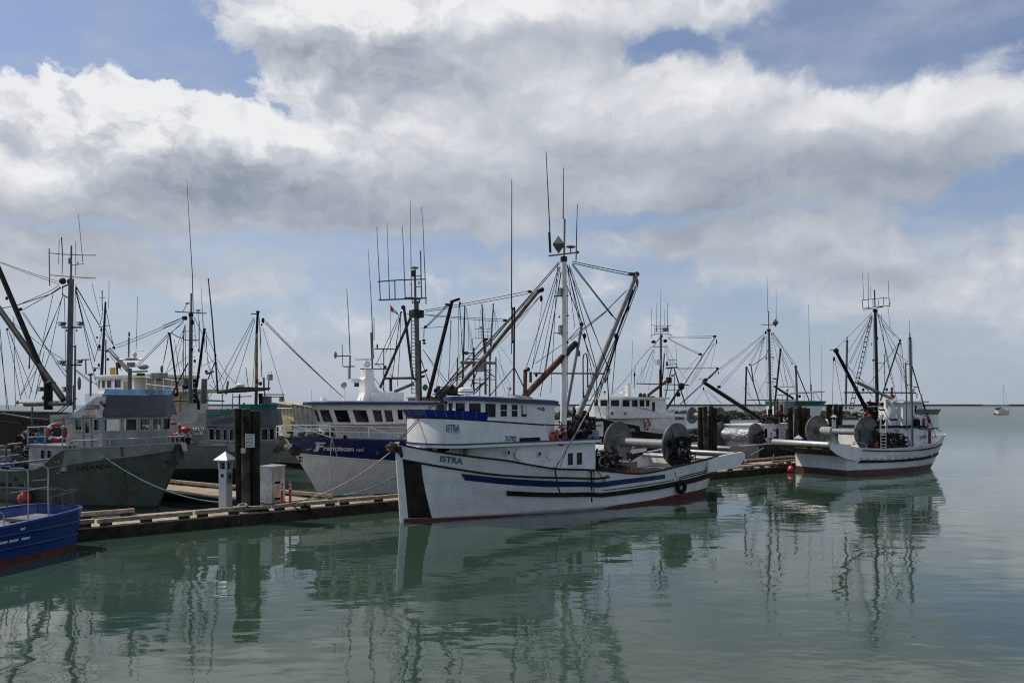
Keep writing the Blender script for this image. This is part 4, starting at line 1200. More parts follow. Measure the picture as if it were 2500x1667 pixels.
    # mast and rigging
    rig(B, root, 'G', '''
mast white 37:44 532,668 529,1790
mast_step_rail wirelight 5 556,860 556,1560
mast_cap galdark 46 532,700 531,668
topmast rustpole 14 537,420 533,668
antenna galdark 8:4 527,420 529,185 529,80
antenna galdark 9:5 446,640 414,-27
antenna_mount galdark 11 433,505 440,642
antenna galdark 9:4 612,690 618,420 622,320
crosstree rustpole 11 433,662 632,638
reflector_stem galdark 6 498,640 498,612
mushroom_stem galdark 8 577,640 577,606
o:antenna_dome alupaint 74x18 577,602
o:fitting galdark 18x22 622,638
whip_antenna galdark 9:5 186,1010 188,160
whip_base galdark 12 190,1000 190,1240
whip_base galdark 6 186,1240 186,1310
antenna_post galdark 13 205,1000 200,1751
o:clamp galdark 22x16 196,1012
o:clamp galdark 22x16 196,1228
post_stay wire 7 203,1398 30,1600
post_stay wire 8 205,1400 275,1545
boom alupaint 31:40 1010,785 625,1717
o:boom_head galdark 44x34 1012,783
b:tackle_block galdark 34x18 980,783
o:tackle_block redlamp 22x50 1016,836
o:boom_band rustpole 40x26 858,1150
jib_pole alupaint 19:22 650,1120 545,1700
o:pole_head galdark 34x26 648,1112
derrick rust 40:44 610,1238 272,1590
derrick_end galdark 42 610,1238 560,1288
derrick_post rust 27 278,1415 274,1590
o:post_cap galdark 40x18 280,1418
spreader wirelight 12 330,1436 802,1438
hose black 9 660,1620 658,1340 664,1312 673,1304 682,1314 688,1345 690,1620
forestay wire 6 500,702 -566,1882
forestay wire 6 503,712 -556,1888
shroud wire 5 497,735 275,1425,-.6
shroud wire 5 503,735 322,1405,-.7
shroud wire 4 508,735 368,1445,-.9
shroud wire 5 512,770 408,1440,-1.1
shroud wire 5 515,770 375,1590,-1.3
shroud wire 4 490,720 445,1568
stay wire 6 552,720 650,1112
stay wire 5 556,725 635,1102
stay wire 4 556,735 604,1135
stay wire 6 565,722 745,1395 752,1640,-1.2
stay wire 5 562,740 832,1412,-.9
stay wire 4 575,740 838,1440,-1.1
backstay wire 7 590,715 880,1088
backstay wire 5 585,722 852,1062
topping_lift wire 6 590,698 972,776
topping_lift wire 6 588,710 966,791
preventer wire 6 650,1150 812,1025 945,890
preventer wirelight 5 575,1222 812,1030
preventer wirelight 5 345,1370 640,1158
guy wire 6 548,850 655,1115
guy wire 5 640,1130 520,1260
tackle wire 7 1010,858 880,1195 745,1480
tackle wire 6 1020,858 895,1195 800,1500
tackle wire 5 1003,858 880,1190
tackle_chain dark 13 962,1000 925,1060 880,1192
tackle dark 11 985,885 950,1000 935,1040
o:tackle_block dark 34x42 878,1192
fall wire 8 880,1205 700,1690,-1
fall rope 7 878,1205 735,1640
fall wire 6 885,1205 760,1600
fall wire 5 880,1210 850,1568
fall wire 5 890,1205 815,1440
o:tackle_block dark 28x30 825,1415
fall wire 8 825,1425 820,1480 830,1640
fall wire 6 825,1425 700,1620
o:tackle_block dark 26x40 668,1190
o:tackle_block wood 22x46 632,1305
fall wire 5 668,1205 735,1500
fall wire 6 640,1140 735,1400
fall wire 5 600,1260 540,1360
lamp_bracket galdark 8 468,928 560,925
lamp_bracket galdark 6 465,1172 556,1172
b:mast_fitting wirelight 30x50 513,900
b:mast_fitting wirelight 26x60 511,1150
o:nav_lamp redlamp 14x16 502,1064
o:nav_lamp redlamp 22x14 556,1056
o:floodlight galdark 28x18 552,1232
o:block galdark 26x30 297,1410
o:block galdark 22x34 350,1445
b:derrick_arm galdark 14x70 312,1462
''')
    q = B.p('G', 497, 588, 0); r = .30
    MB().add([q + Vector(v) * r for v in ((1, 0, 0), (0, 1, 0), (-1, 0, 0), (0, -1, 0), (0, 0, 1.15), (0, 0, -1.15))],
             [[0, 1, 4], [1, 2, 4], [2, 3, 4], [3, 0, 4], [1, 0, 5], [2, 1, 5], [3, 2, 5], [0, 3, 5]]).build('radar_reflector', 'gal', root)
    steps(root, B, 'G', 546, 770, 1500, 12, 12, 'wirelight')
    rig(B, root, 'H', '''
stay_rod wirelight 13 655,0,-.8 228,795,-1.7
stay wire 7 215,812,-1.75 78,1042,-2
stay wire 7 205,820,-1.75 118,1042,-2
turnbuckle wire 9 100,990,-1.95 80,1045,-2.05
deck_beam brownblack 12 -60,592,-1.2 560,604,-1.2
hose brownblack 17 68,1045,-2.05 72,1110,-2.12 98,1262,-2.1 132,1352,-2.1
hose brownblack 21 430,1068,-2.08 452,1105,-2.15 456,1250,-2.16 456,1412,-2.16
hose brownblack 11 470,1070,-2.08 482,1110,-2.15 478,1330,-2.14
hose brownblack 9 505,1075,-2.05 545,1120,-2.15 580,1195,-2.15
hose brownblack 9 655,1108,-2.05 605,1145,-2.15 585,1195,-2.15
red_hose redpaint 13 765,1050,-1.4 830,1055,-1.6 880,1105,-1.8 985,1120,-1.95
red_hose redpaint 11 830,1065,-1.5 900,1088,-1.7 960,1112,-1.9
derrick_pole wire 7 360,0 378,420
derrick_pole wire 7 430,0 505,330 570,560
derrick_pole wire 7 625,130 645,600
derrick_pole wire 10 655,0 600,150
''')
    # aft deck: net drum, winch, hatch
    q = B.p('H', 1355, 808, -1.25); rr = (B.p('H', 1355, 575, -1.25).z - B.p('H', 1355, 1040, -1.25).z) / 2
    lf = lat_for(B, q.x, q.z, uv('H', 738, 770)[0])
    disc_drum(root, (q.x, -1.25, q.z), (q.x, lf, q.z), rr, .20)
    hub = Vector((q.x, -1.42, q.z - .15))
    clutter(root, 'hydraulic_motor', 'dark', hub - Vector((0, .05, .62)), .52, .13, 1.05, 90, 3)
    rig(B, root, 'H', '''
motor_guard dark 10 1228,960,-1.62 1235,780,-1.62 1260,765,-1.62 1290,760,-1.62
motor_guard dark 9 1430,752,-1.6 1510,742,-1.6 1515,860,-1.6
motor_hose black 12 1375,745,-1.6 1420,780,-1.62 1500,900,-1.62 1545,1000,-1.62
motor_hose black 12 1330,800,-1.6 1300,900,-1.62 1330,1000,-1.62
motor_hose black 10 1460,880,-1.6 1560,900,-1.62 1560,990,-1.6
''')
    MB().box(q.x - .35, q.x + .35, -1.6, -1.1, .45, .8).build('drum_stand', 'galdark', root)
    MB().box(q.x - .3, q.x + .3, lf - .25, lf + .15, .45, q.z).build('drum_stand', 'alupaint', root)
    P = B.p('H', 640, 1050, -1.2); clutter(root, 'deck_winch', 'gear', (P.x, -1.1, P.z - .1), .75, .5, .7, 60, 8)
    MB().torus(B.p('H', 570, 985, -1.4), .17, .03, Matrix.Rotation(R(90), 4, 'X'), 16, 6).build('winch_wheel', 'rope', root, smooth=50)
    pxbox(B, root, 'hatch', 'deckwood', 'H', 770, 940, 985, 1085, -.6, 1.3)
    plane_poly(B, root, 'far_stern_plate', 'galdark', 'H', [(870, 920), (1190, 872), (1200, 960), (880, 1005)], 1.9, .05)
    # gear on the boat deck aft of the wheelhouse
    pxbox(B, root, 'deck_box', 'alupaint', 'H', 355, 530, 655, 795, -1.2, 1.4)
    P = B.p('H', 270, 790, -.9); clutter(root, 'gear_heap', 'dark', P, .45, .5, .55, 40, 14)
    P = B.p('H', 330, 560, .8); clutter(root, 'rigging_gear', 'gear', P - Vector((0, 0, .5)), .5, .3, .9, 40, 15)
    P = B.p('H', 540, 640, .2); MB().obox(P, .4, .03, .6).build('deck_panel', 'paper', root)
    # anchor on the stem
    a0 = B.p('F', 150, 850, 0); a1 = B.p('F', 60, 745, 0)
    an = MB(); an.tube([B.p('F', 150, 735), B.p('F', 20, 750)], .035, 6); an.hexa([a1 + Vector(v) for v in ((-.1, -.16, -.12), (.1, -.16, -.2), (.1, .16, -.2), (-.1, .16, -.12))], [a1 + Vector(v) for v in ((-.05, -.05, .1), (.25, -.05, .1), (.25, .05, .1), (-.05, .05, .1))])
    an.hexa([a0 + Vector(v) for v in ((-.03, -.1, 0), (.05, -.1, 0), (.05, .1, 0), (-.03, .1, 0))], [B.p('F', 95, 740) + Vector(v) for v in ((-.08, -.22, 0), (.1, -.22, 0), (.1, .22, 0), (-.08, .22, 0))])
    an.build('anchor', 'rust', root)
    MB().tube([B.p('F', 5, 745), B.p('F', 60, 700), B.p('F', 80, 705), B.p('F', 30, 745), B.p('F', 5, 748)], .018, 5).build('anchor_roller', 'wirelight', root)
    clutter(root, 'foredeck_winch', 'dark', B.p('F', 420, 765, 0), .3, .3, .15, 14, 33)
    # loose things
    life_ring('orange life ring hung aft of the ISTRA wheelhouse', B.w(B.p('F', 1685, 642, -1.3)), B.a + R(15), .30)
    buoy('red round float lying beside the orange life ring', B.w(B.p('F', 1605, 670, -1.2)), .18, 'orange', rope=0)
    xi, z = hull.solve('H', 1380, 1252); P = hull.surf(xi, z, -1, .13)
    t = thing('tyre_fender', 'black tyre hung as a fender from the stern quarter of the white boat', 'tyre', B.w(P), B.a + R(-6))
    MB().torus((0, 0, 0), .20, .085, Matrix.Rotation(R(90), 4, 'X'), 24, 9).build('tyre', 'rubber', t, smooth=60)
    mooring('short green lanyard holding the tyre fender', [B.w(B.p('H', 1318, 1040, -2.02)), B.w(B.p('H', 1345, 1110, -2.12)), B.w(B.p('H', 1378, 1200, -2.15))], 'ropegreen', .016)
    return B, root, hull
IST, IST_ROOT, IST_HULL = build_istra()
# ------------------------------------------------------------------ blue-banded white boat behind the float
mat('rust_streak', (.125, .112, .085), .8, var=.3, scale=6, stain=(.09, .10, .085), sfac=1.0)
mat('boombrown', (.115, .085, .06), .6, .1, var=.3, stain=(.2, .1, .05), sfac=.6)
def build_franciscan():
    B = DK.sub(9.3, 4.55)
    root = thing('fishing_boat', 'white fishing boat with navy band lettered Franciscan no1 behind the float', 'fishing boat', B.o, B.a)
    top = B.p('D', 1150, 503, 0)
    hm = hull_mat('franciscan_hull', (.80, .79, .76), (.02, .02, .022), .12, sfac=.3)
    hull = Hull(B, (0, top.x), (17, 17.4), top.z, [(0, .05), (.04, .55), (.1, 1.1), (.2, 1.75), (.35, 2.2), (.6, 2.38), (1, 2.1)],
                [(0, .04), (.1, .45), (.2, .95), (.35, 1.6), (.6, 2.1), (1, 1.8)],
                [('D', 1150, 505), ('D', 1500, 513), ('D', 1900, 520), ('D', 2240, 528), ('F', 480, 684), (.55, 1.75), (.8, 1.55), (1, 1.6)], rakep=1.15)
    hull.capm = 'navy'
    hull.build(root, hm, 'white', bul=.45)
    hull.strip(root, 'navy_band', 'navy', [('D', 1160, 508), ('D', 1500, 517), ('D', 1900, 524), ('D', 2240, 532), ('F', 480, 688)], [('D', 1252, 648), ('D', 1500, 672), ('D', 1900, 705), ('D', 2240, 727), ('F', 480, 905)], off=.012)
    hull.strake(root, 'rub_strake', 'white', [('D', 1252, 650), ('D', 1500, 674), ('D', 1900, 707), ('D', 2240, 729)], r=.02)
    letter(root, 'name_initial', 'whiteletter', 'F', on_hull(hull, ('D', 1440, 634), ('D', 1520, 622), ('D', 1448, 546), ('D', 1545, 548), .03), .035, .1)
    MB().tube([hull.surf(*hull.solve('D', x, y), -1, .03) for x, y in ((1428, 612), (1440, 632), (1468, 630), (1482, 600))], .02, 5).build('flourish', 'whiteletter', root)
    MB().tube([hull.surf(*hull.solve('D', x, y), -1, .03) for x, y in ((1440, 558), (1470, 546), (1510, 556), (1545, 548))], .018, 5).build('flourish', 'whiteletter', root)
    letter(root, 'name_lettering', 'whiteletter', 'ranciscan', on_hull(hull, ('D', 1524, 624), ('D', 1815, 634), ('D', 1524, 580), ('D', 1815, 588), .03), .03, .12)
    MB().tube([hull.surf(*hull.solve('D', x, y), -1, .03) for x, y in ((1358, 618), (1385, 614), (1410, 606))], .016, 5).build('flourish', 'whiteletter', root)
    letter(root, 'name_lettering', 'whiteletter', 'no1', on_hull(hull, ('D', 1838, 634), ('D', 1908, 636), ('D', 1838, 598), ('D', 1908, 598), .03), .02, .1)
    letter(root, 'bow_letter', 'blackletter', 'F', on_hull(hull, ('D', 1300, 765), ('D', 1335, 765), ('D', 1275, 685), ('D', 1330, 685)), .02, .2)
    letter(root, 'bow_mark', 'whiteletter', 'ey', on_hull(hull, ('D', 1150, 612), ('D', 1232, 612), ('D', 1150, 560), ('D', 1232, 560), .03), .03, .25)
    q = hull.solve('D', 2040, 650); MB().ball(hull.surf(*q, -1, .05), .11, .05, .1).build('hawse_port', 'rust', root, smooth=60)
    # deckhouse and wheelhouse
    z2 = B.p('D', 1900, 392, -1.75).z
    x0 = B.p('D', 1640, 450, -1.2).x; x1 = B.p('F', 900, 600, -1.75).x
    z1 = 1.45
    xs_ = [lerp(x1, x0 + .8, i / 6) for i in range(7)]
    fp = clamp_fp(hull, [(x, -1.78) for x in xs_] + [(x0 + .2, -1.3), (x0, -.6), (x0, .6), (x0 + .2, 1.3)] + [(x, 1.78) for x in xs_[::-1]], z1, .15); house(root, 'deckhouse', 'white', fp, z1, z2)
    slab(root, 'deck_edge', 'white', fp, z2, .06, .05)
    letter(root, 'number_lettering', 'navy', '20384', on_plane(B, -1.79, ('F', 205, 622), ('F', 402, 610), ('F', 205, 580), ('F', 402, 566)), .02)
    za = B.p('D', 1900, 190, -1.65).z; xw1 = B.p('F', 478, 450, -1.65).x; xf = B.p('D', 1560, 380, -.4).x
    xs = B.p('D', 1995, 300, -1.65).x
    fb = fp_round(xf, xw1, 1.65, xs - xf, 6); ft = [(x - .28 * max(0, min(1, (xs + 1.2 - x) / 1.5)), y * 1.02) for x, y in fb]
    zw = z2 + .06
    h0 = (B.p('D', 2050, 360, -1.65).z - zw) / (za - zw); h1 = (B.p('D', 2050, 230, -1.65).z - zw) / (za - zw)
    wn = [(a, b, h0, h1) for a, b in winx(B, 'D', -1.65, 300, [(2020, 2108), (2125, 2205)], xw1, xs)] + [(a, b, .18, h1 + .01) for a, b in winx(B, 'D', -1.65, 300, [(2245, 2300)], xw1, xs)] + \
         [(a, b, h0, h1) for a, b in winx(B, 'F', -1.65, 440, [(200, 275), (360, 440)], xw1, xs)]
    wins = {0: wn, 7: [(.1, .3, h0, h1), (.4, .6, h0, h1)]}
    for e in range(1, 7): wins[e] = [(.1, .9, h0, h1)]
    house(root, 'wheelhouse', 'white', fb, zw, za, ft=ft, wins=wins, fw=.03)
    slab(root, 'wheelhouse_roof', 'navy', ft, za, .12, .34); slab(root, 'roof_top', 'white', ft, za + .122, .04, .2)
    pts = [hull.surf(xi, hull.zs(xi) + .45 + .08 * min(1, xi / .03), -1, -.05) for xi in (0.0, .03, .09, .16, .24, .32)]
    o2 = [Vector((p.x, -p.y, p.z)) for p in pts]
    railing(root, pts, .45, 'white', .020); railing(root, o2, .45, 'white', .020)
    for a, b in ((.03, .09), (.16, .24)):
        MB().tube([hull.surf(a, hull.zs(a) + .5, -1, -.05), hull.surf(b, hull.zs(b), -1, -.05)], .022, 6).build('rail_brace', 'white', root)
    P = B.p('D', 1600, 500, 0); clutter(root, 'anchor_winch', 'gear', P - Vector((0, 0, .3)), .5, .5, .6, 34, 21)
    P = B.p('D', 1420, 470, 0); clutter(root, 'foredeck_gear', 'gal', P - Vector((0, 0, .2)), .6, .5, .3, 24, 22)
    an = MB(); an.tube([B.p('D', 1235, 600), B.p('D', 1150, 560)], .05, 6); an.obox(B.p('D', 1240, 620), .35, .5, .25, 0, .4); an.build('anchor', 'galdark', root)
    # roof mast and electronics
    plane_poly(B, root, 'radar_mast', 'white', 'E', [(668, 1320), (726, 1320), (738, 1440), (765, 1480), (800, 1500), (790, 1568), (640, 1568), (665, 1500), (662, 1440), (655, 1400), (668, 1380)], -.2, .5)
    MB().obox(B.p('E', 800, 1535, .1), 1.5, .9, .42).build('raft_box', 'white', root)
    rig(B, root, 'E', '''
o:radar_gearbox white 62x52 675,1282
radar_array white 13 585,1247 705,1245
platform galdark 8 625,1318 832,1318
b:antenna_box white 82x30 577,1410
o:searchlight wirelight 50x50 500,1442
post white 12 505,1568 504,1460
b:junction galdark 30x30 598,1440
b:vent white 40x44 345,1555
rod white 6 256,1568 253,1480
rod white 6 400,1568 398,1455
whip_antenna gal 9:4 548,1205 534,900 522,705
antenna_post gal 13 545,1395 548,1215
arm gal 10 450,1221 552,1218
o:camera wirelight 26x56 436,1212
rod galdark 5 492,1300 487,1130
arm galdark 9 495,1302 582,1299
rod galdark 6 533,1400 533,1300
whip_antenna gal 9:3 722,1090 705,700 685,398
antenna_post gal 14 728,1568 708,1040
rod gal 8 728,1240 715,970
rod galdark 6 732,1100 731,935
arm galdark 9 735,1165 895,1168
o:fitting galdark 14x40 756,1145
rod galdark 8 806,1490 806,1165
arm galdark 8 735,1282 810,1284
o:horn galdark 26x28 816,1306
mast gal 38 1055,800 1068,1575
topmast gal 18 1044,560 1048,800
mast_side galdark 24 1078,1100 1088,1575
o:radome wirelight 72x20 1041,545
b:fitting galdark 24x46 1030,590
crosstree gal 10 760,652 905,640 1125,632
crosstree gal 12 768,792 910,786 1132,776
o:platform gal 150x16 1030,780
antenna gal 9:4 780,792 757,330 752,230
antenna gal 8:3 850,782 840,480 830,200
rod gal 9 893,782 890,645
antenna gal 9:4 970,772 953,340 948,225
antenna gal 8:3 1018,772 1012,300 1010,30
antenna gal 9:4 1130,822 1105,200 1093,80
rod gal 10 1095,772 1087,415
arm gal 8 1045,610 1095,608
arm gal 8 1052,690 1095,688
o:nav_lamp redlamp 13x30 1075,660
o:nav_lamp redlamp 12x28 1015,668
o:nav_lamp redlamp 13x30 1028,808
o:nav_lamp redlamp 13x30 1078,804
b:mast_bracket galdark 90x56 1056,898
o:sheave galdark 44x56 1092,900
spar galdark 21 1022,900 778,1462
spar galdark 21 960,845 1028,1400
o:spar_head galdark 38x36 955,848
crane_arm boombrown 20 820,1392 1040,1388
crane_arm boombrown 24 890,1492 1032,1432
crane_arm dark 18 1040,1400 1118,1372
crane_arm dark 16 1050,1370 1138,1326
post galdark 24 860,1490 858,1390
o:lamp galdark 30x22 1112,1100
o:lamp galdark 28x20 1116,1122
o:lamp galdark 24x22 1000,1155
o:float greentarp 46x52 1122,1460
stay wire 6 1010,905 935,880 870,1390
stay wire 5 945,880 820,1200
stay wire 5 940,880 905,1100 870,1390
stay wire 5 935,880 930,1140 910,1450
stay wire 5 925,905 745,1290
stay wire 6 1085,1225 1160,1450
stay wire 5 1105,1170 1300,1430
stay wire 6 1115,1000 1112,1080
stay wire 4 875,1380 760,1290
flag_line wire 3 855,820 862,1380
stay wire 5 700,1350 880,1568
stay wire 5 670,1470 620,1568
''')
    for k in range(22):
        y = lerp(925, 1500, k / 21); MB().tube([B.p('E', 1018, y, -.15), B.p('E', 1046, y + 2, -.15)], .018, 5).build('ladder_rung', 'gal', root)
    MB().tube([B.p('E', 1018, 915, -.15), B.p('E', 1020, 1510, -.15)], .02, 5).build('ladder_rail', 'gal', root)
    b = MB(); q = [B.p('E', x, y) for x, y in ((858, 832), (860, 880), (880, 886), (925, 910), (905, 880), (880, 855))]
    fl = b.extr(q, (0, .01, 0)).build('flag', 'redpaint', root); MB().extr([B.p('E', x, y, -.012) for x, y in ((876, 850), (880, 885), (902, 898), (898, 872))], (0, .004, 0)).build('flag_white_panel', 'whiteletter', fl)
    rig(B, root, 'O', '''
davit dark 42:48 478,345 205,1445
davit_head dark 30 560,322 470,352
o:tackle_block dark 26x44 567,372
boom boombrown 42:54 1440,245 860,960 390,1500
boom_head dark 44 1500,210 1440,245
o:sheave dark 52x44 1490,225
o:tackle_block dark 38x76 1482,318
o:tackle_block galdark 62x36 1352,240
o:tackle_block galdark 58x34 1076,563
o:tackle_block dark 38x34 178,636
topping_lift wire 7 162,450 1330,234
topping_lift wire 7 178,466 1335,262
topping_lift wire 6 165,495 1060,550
topping_lift wire 6 170,505 1062,576
fall wire 6 180,630 428,378
fall wire 6 190,640 440,392
fall wire 6 186,636 434,386
guy wire 6 125,652 390,632
b:link dark 40x22 425,385
fall wire 6 555,388 545,980 540,1200
fall wire 6 566,388 598,1000 590,1240
fall wire 6 560,388 605,1000
fall wire 5 470,560 440,1230
fall wire 5 462,560 450,1000 430,1280
fall wire 5 370,880 290,1380
stay wire 5 160,900 395,1275
stay wire 8 118,980 228,1280
boom_line wire 7 1395,235 950,760 280,1430
boom_line wire 5 1390,250 940,790 300,1440
boom_line wire 6 1475,290 1190,580 880,900
boom_line wire 6 1465,300 1195,640 760,1100
boom_line wire 5 1455,300 1185,610 700,1080
boom_line wire 5 1495,355 1380,1100
crane_strut gal 12 445,1235 820,790
crane_strut gal 10 300,1400 560,1120
winch_arm galdark 16 270,1440 420,1300
''')
    P = B.p('O', 450, 1400, 0); clutter(root, 'deck_winch', 'gear', P - Vector((0, 0, .3)), .8, .6, .7, 46, 44)
    return B, hull
FRB, FRH = build_franciscan()

CALV = {}
# ------------------------------------------------------------------ near grey boat, lettered CALVADA
def build_calvada():
    B = Frame(-13.1, 28.77, -30.0)
    root = thing('fishing_boat', 'grey aluminium fishing boat lettered CALVADA with dark visor over its wheelhouse', 'fishing boat', B.o, B.a)
    top = B.p('B', 1540, 476, 0)
    hm = hull_mat('calvada_hull', (.12, .13, .108), (.05, .05, .04), .06, var=.16, sfac=.6, stain=(.24, .22, .19), metal=.15)
    hull = Hull(B, (0, top.x), (-16.5, -17), top.z, [(0, .06), (.04, .6), (.1, 1.2), (.2, 1.8), (.35, 2.2), (.6, 2.3), (1, 2.1)],
                [(0, .04), (.1, .75), (.2, 1.3), (.35, 1.75), (.6, 1.95), (1, 1.8)],
                [('B', 1540, 476), ('B', 1350, 487), ('B', 1100, 502), ('B', 800, 520), ('B', 540, 536), ('B', 505, 560), ('B', 485, 686), ('B', 300, 696), ('B', 0, 708), (1, 1.3)], flare=1.15)
    hull.build(root, hm, 'calvgrey', bul=.5, n=60)
    hull.strip(root, 'upper_band', 'calvgrey', [('B', 1530, 479), ('B', 1350, 490), ('B', 1100, 505), ('B', 800, 523), ('B', 545, 538)], [('B', 1480, 535), ('B', 1350, 555), ('B', 1100, 590), ('B', 800, 625), ('B', 520, 662)], off=.014)
    hull.strake(root, 'guard', 'alupaint', [('B', 1470, 537), ('B', 1100, 592), ('B', 800, 627), ('B', 400, 690)], r=.03)
    hull.strake(root, 'guard', 'alupaint', [('B', 480, 868), ('B', 250, 858), ('B', 0, 848)], r=.05)
    patch(root, hull, 'rust_streak', 'rust_streak', [('B', 1005, 515), ('B', 1010, 600), ('B', 1030, 800), ('B', 1060, 905)], [('B', 1026, 514), ('B', 1034, 590), ('B', 1046, 800), ('B', 1068, 905)], off=.018, both=False)
    patch(root, hull, 'pale_panel', 'alu', [('B', 1200, 500), ('B', 1200, 560)], [('B', 1255, 497), ('B', 1255, 555)], off=.019, both=False)
    letter(root, 'name_lettering', 'blackletter', 'CALVADA', on_hull(hull, ('B', 640, 712), ('B', 938, 688), ('B', 634, 674), ('B', 925, 652), .02), .012)
    q = hull.solve('B', 858, 598); MB().torus(hull.surf(*q, -1, .03), .07, .025, Matrix.Rotation(R(90), 4, 'X'), 14, 6).build('fairlead', 'alu', root, smooth=50)
    for (x, y, w, h) in ((20, 825, 40, 30), (75, 825, 50, 25), (130, 780, 24, 24), (175, 832, 60, 14)):
        q = hull.solve('B', x, y); MB().obox(hull.surf(*q, -1, .01), w * .005, .03, h * .005).build('hull_fitting', 'dark', root)
    # wheelhouse: near side, then the faceted front
    lat = -1.42
    za = B.p('B', 700, 268, lat).z; zd = B.p('B', 700, 530, lat).z - .3
    xr = B.p('B', 545, 400, lat).x; xs = B.p('B', 848, 320, lat).x; xf = xs + .42
    fb = [(xr, lat), (xs, lat), (xs + .28, -.82), (xf, -.27), (xf, .27), (xs + .28, .82), (xs, -lat), (xr, -lat)]
    # the plan's facets carry one window each
    h0 = (B.p('B', 910, 392, -1.5).z - zd) / (za - zd); h1 = .985
    wn = [(a, b, h0, h1) for a, b in winx(B, 'B', lat, 330, [(622, 684), (778, 828)], xr, xs)] + [(a, b, h0 - .08, h1 - .06) for a, b in winx(B, 'B', lat, 330, [(703, 750)], xr, xs)]
    wins = {0: wn, 1: [(.06, .94, h0, h1)], 2: [(.06, .94, h0, h1)], 3: [(.06, .94, h0, h1)], 4: [(.06, .94, h0, h1)], 5: [(.06, .94, h0, h1)]}
    house(root, 'wheelhouse', 'calvgrey', fb, zd, za, wins={**wins, 6: [(.1, .35, h0, h1), (.55, .85, h0, h1)], 7: [(.12, .45, h0 - .1, h1), (.6, .9, h0, h1)]}, fw=.045, frame='alu', glass='clear_glass')
    CALV['helm'] = (B, xs, xf, zd, za)
    # door outline
    x_a, x_b = B.p('B', 690, 400, lat).x, B.p('B', 762, 400, lat).x
    dr = MB()
    for (xa_, xb_, z_a, z_b) in ((x_a, x_a + .025, zd + .2, za - .06), (x_b - .025, x_b, zd + .2, za - .06), (x_a, x_b, za - .085, za - .06)):
        dr.box(xa_, xb_, lat - .025, lat - .003, z_a, z_b)
    dr.build('door_frame', 'alu', root)
    slab(root, 'eyebrow', 'alupaint', fb, za, .06, .05)
    zt = B.p('B', 1100, 78, -.9).z
    fo = [(x + (.26 if x > xs - .1 else 0), y * 1.06) for x, y in fb]
    fi = [(x - .05, y * .97) for x, y in fb]
    bot = [Vector((x, y, za + .07)) for x, y in fo[1:7]]; tp = [Vector((x - .18, y * .93, zt)) for x, y in fo[1:7]]
    v = MB(); v.grid([bot, tp, [t_ - Vector((.08, 0, 0)) for t_ in tp], [b_ - Vector((.08, 0, 0)) for b_ in bot]]); v.build('visor_fascia', 'bluegrey', root)
    # tarpaulin dodger along the top of the visor, panel by panel
    for i in range(5):
        for k in range(2):
            a0, a1 = tp[i].lerp(tp[i + 1], k / 2), tp[i].lerp(tp[i + 1], (k + 1) / 2); up = Vector((.10, 0, .20))
            MB().extr([a0 + Vector((.01, 0, .01)), a1 + Vector((-.01, 0, .01)), a1 + up, a0 + up], (-.02, 0, 0)).build('dodger_panel', 'dodger_light', root)
    plane_poly(B, root, 'side_wing', 'alu', 'B', [(572, 268), (850, 272), (878, 90), (800, 98), (690, 180), (600, 248)], lat - .06, .05, False)
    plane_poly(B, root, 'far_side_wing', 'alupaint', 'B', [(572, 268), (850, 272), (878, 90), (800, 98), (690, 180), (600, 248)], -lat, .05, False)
    letter(root, 'number_lettering', 'blackletter', '22296', on_plane(B, lat - .06, ('B', 700, 206), ('B', 826, 200), ('B', 716, 166), ('B', 836, 160)), .015, .1)
    letter(root, 'small_number', 'blackletter', '79253', on_plane(B, lat - .06, ('B', 672, 272), ('B', 738, 269), ('B', 678, 252), ('B', 740, 249)), .01)
    MB().extr([B.p('B', x, y, lat - .066) for x, y in ((748, 270), (792, 270), (795, 246), (754, 246))], (0, .004, 0)).build('orange_patch', 'orange', root)
    slab(root, 'bridge_deck', 'alupaint', fb, za + .08, .05, -.05)
    # foredeck rail
    pts = [hull.surf(xi, hull.zs(xi) + (.03 if k == 0 else .42), -1, -.1) for k, xi in enumerate((.44, .40, .27, .14, .05, .0))]
    pts = [B.p('B', x, y, -hull.bs(max(0, hull.solve('B', x, yy)[0])) + .1) for x, y, yy in ((562, 520, 536), (604, 462, 533), (915, 450, 514), (1225, 440, 495), (1390, 430, 486))] + [B.p('B', 1532, 421, 0)]
    railing(root, pts, .40, 'bright', .026, mid=False)
    railing(root, [Vector((q.x, -q.y, q.z)) for q in pts], .40, 'bright', .026, mid=False)
    an = MB(); a_ = B.p('B', 1485, 570, -.25); an.hexa([a_ + Vector(q) for q in ((-.3, -.1, -.25), (.2, -.1, -.2), (.2, .1, -.2), (-.3, .1, -.25))], [a_ + Vector(q) for q in ((-.02, -.12, .35), (.1, -.1, .35), (.1, .1, .35), (-.02, .1, .35))])
    an.tube([B.p('B', 1380, 640, -.3), B.p('B', 1480, 655, -.3)], .05, 6); an.build('anchor', 'galdark', root)
    MB().hexa([B.p('B', 1520, 550, -.25), B.p('B', 1560, 545, -.25), B.p('B', 1560, 545, .25), B.p('B', 1520, 550, .25)], [B.p('B', 1500, 480, -.25), B.p('B', 1550, 480, -.25), B.p('B', 1550, 480, .25), B.p('B', 1500, 480, .25)]).build('bow_roller', 'alu', root)
    # aft house, rails and gear
    za2 = B.p('B', 350, 512, -1.9).z
    x0, x1 = B.p('B', 205, 600, -1.9).x, B.p('B', 512, 600, -1.9).x
    z0 = B.p('B', 350, 700, -1.7).z
    wz0, wz1 = B.p('B', 350, 625, -1.9).z, B.p('B', 350, 536, -1.9).z
    w_ = winx(B, 'B', -1.9, 580, [(302, 350), (356, 404)], x0, x1)
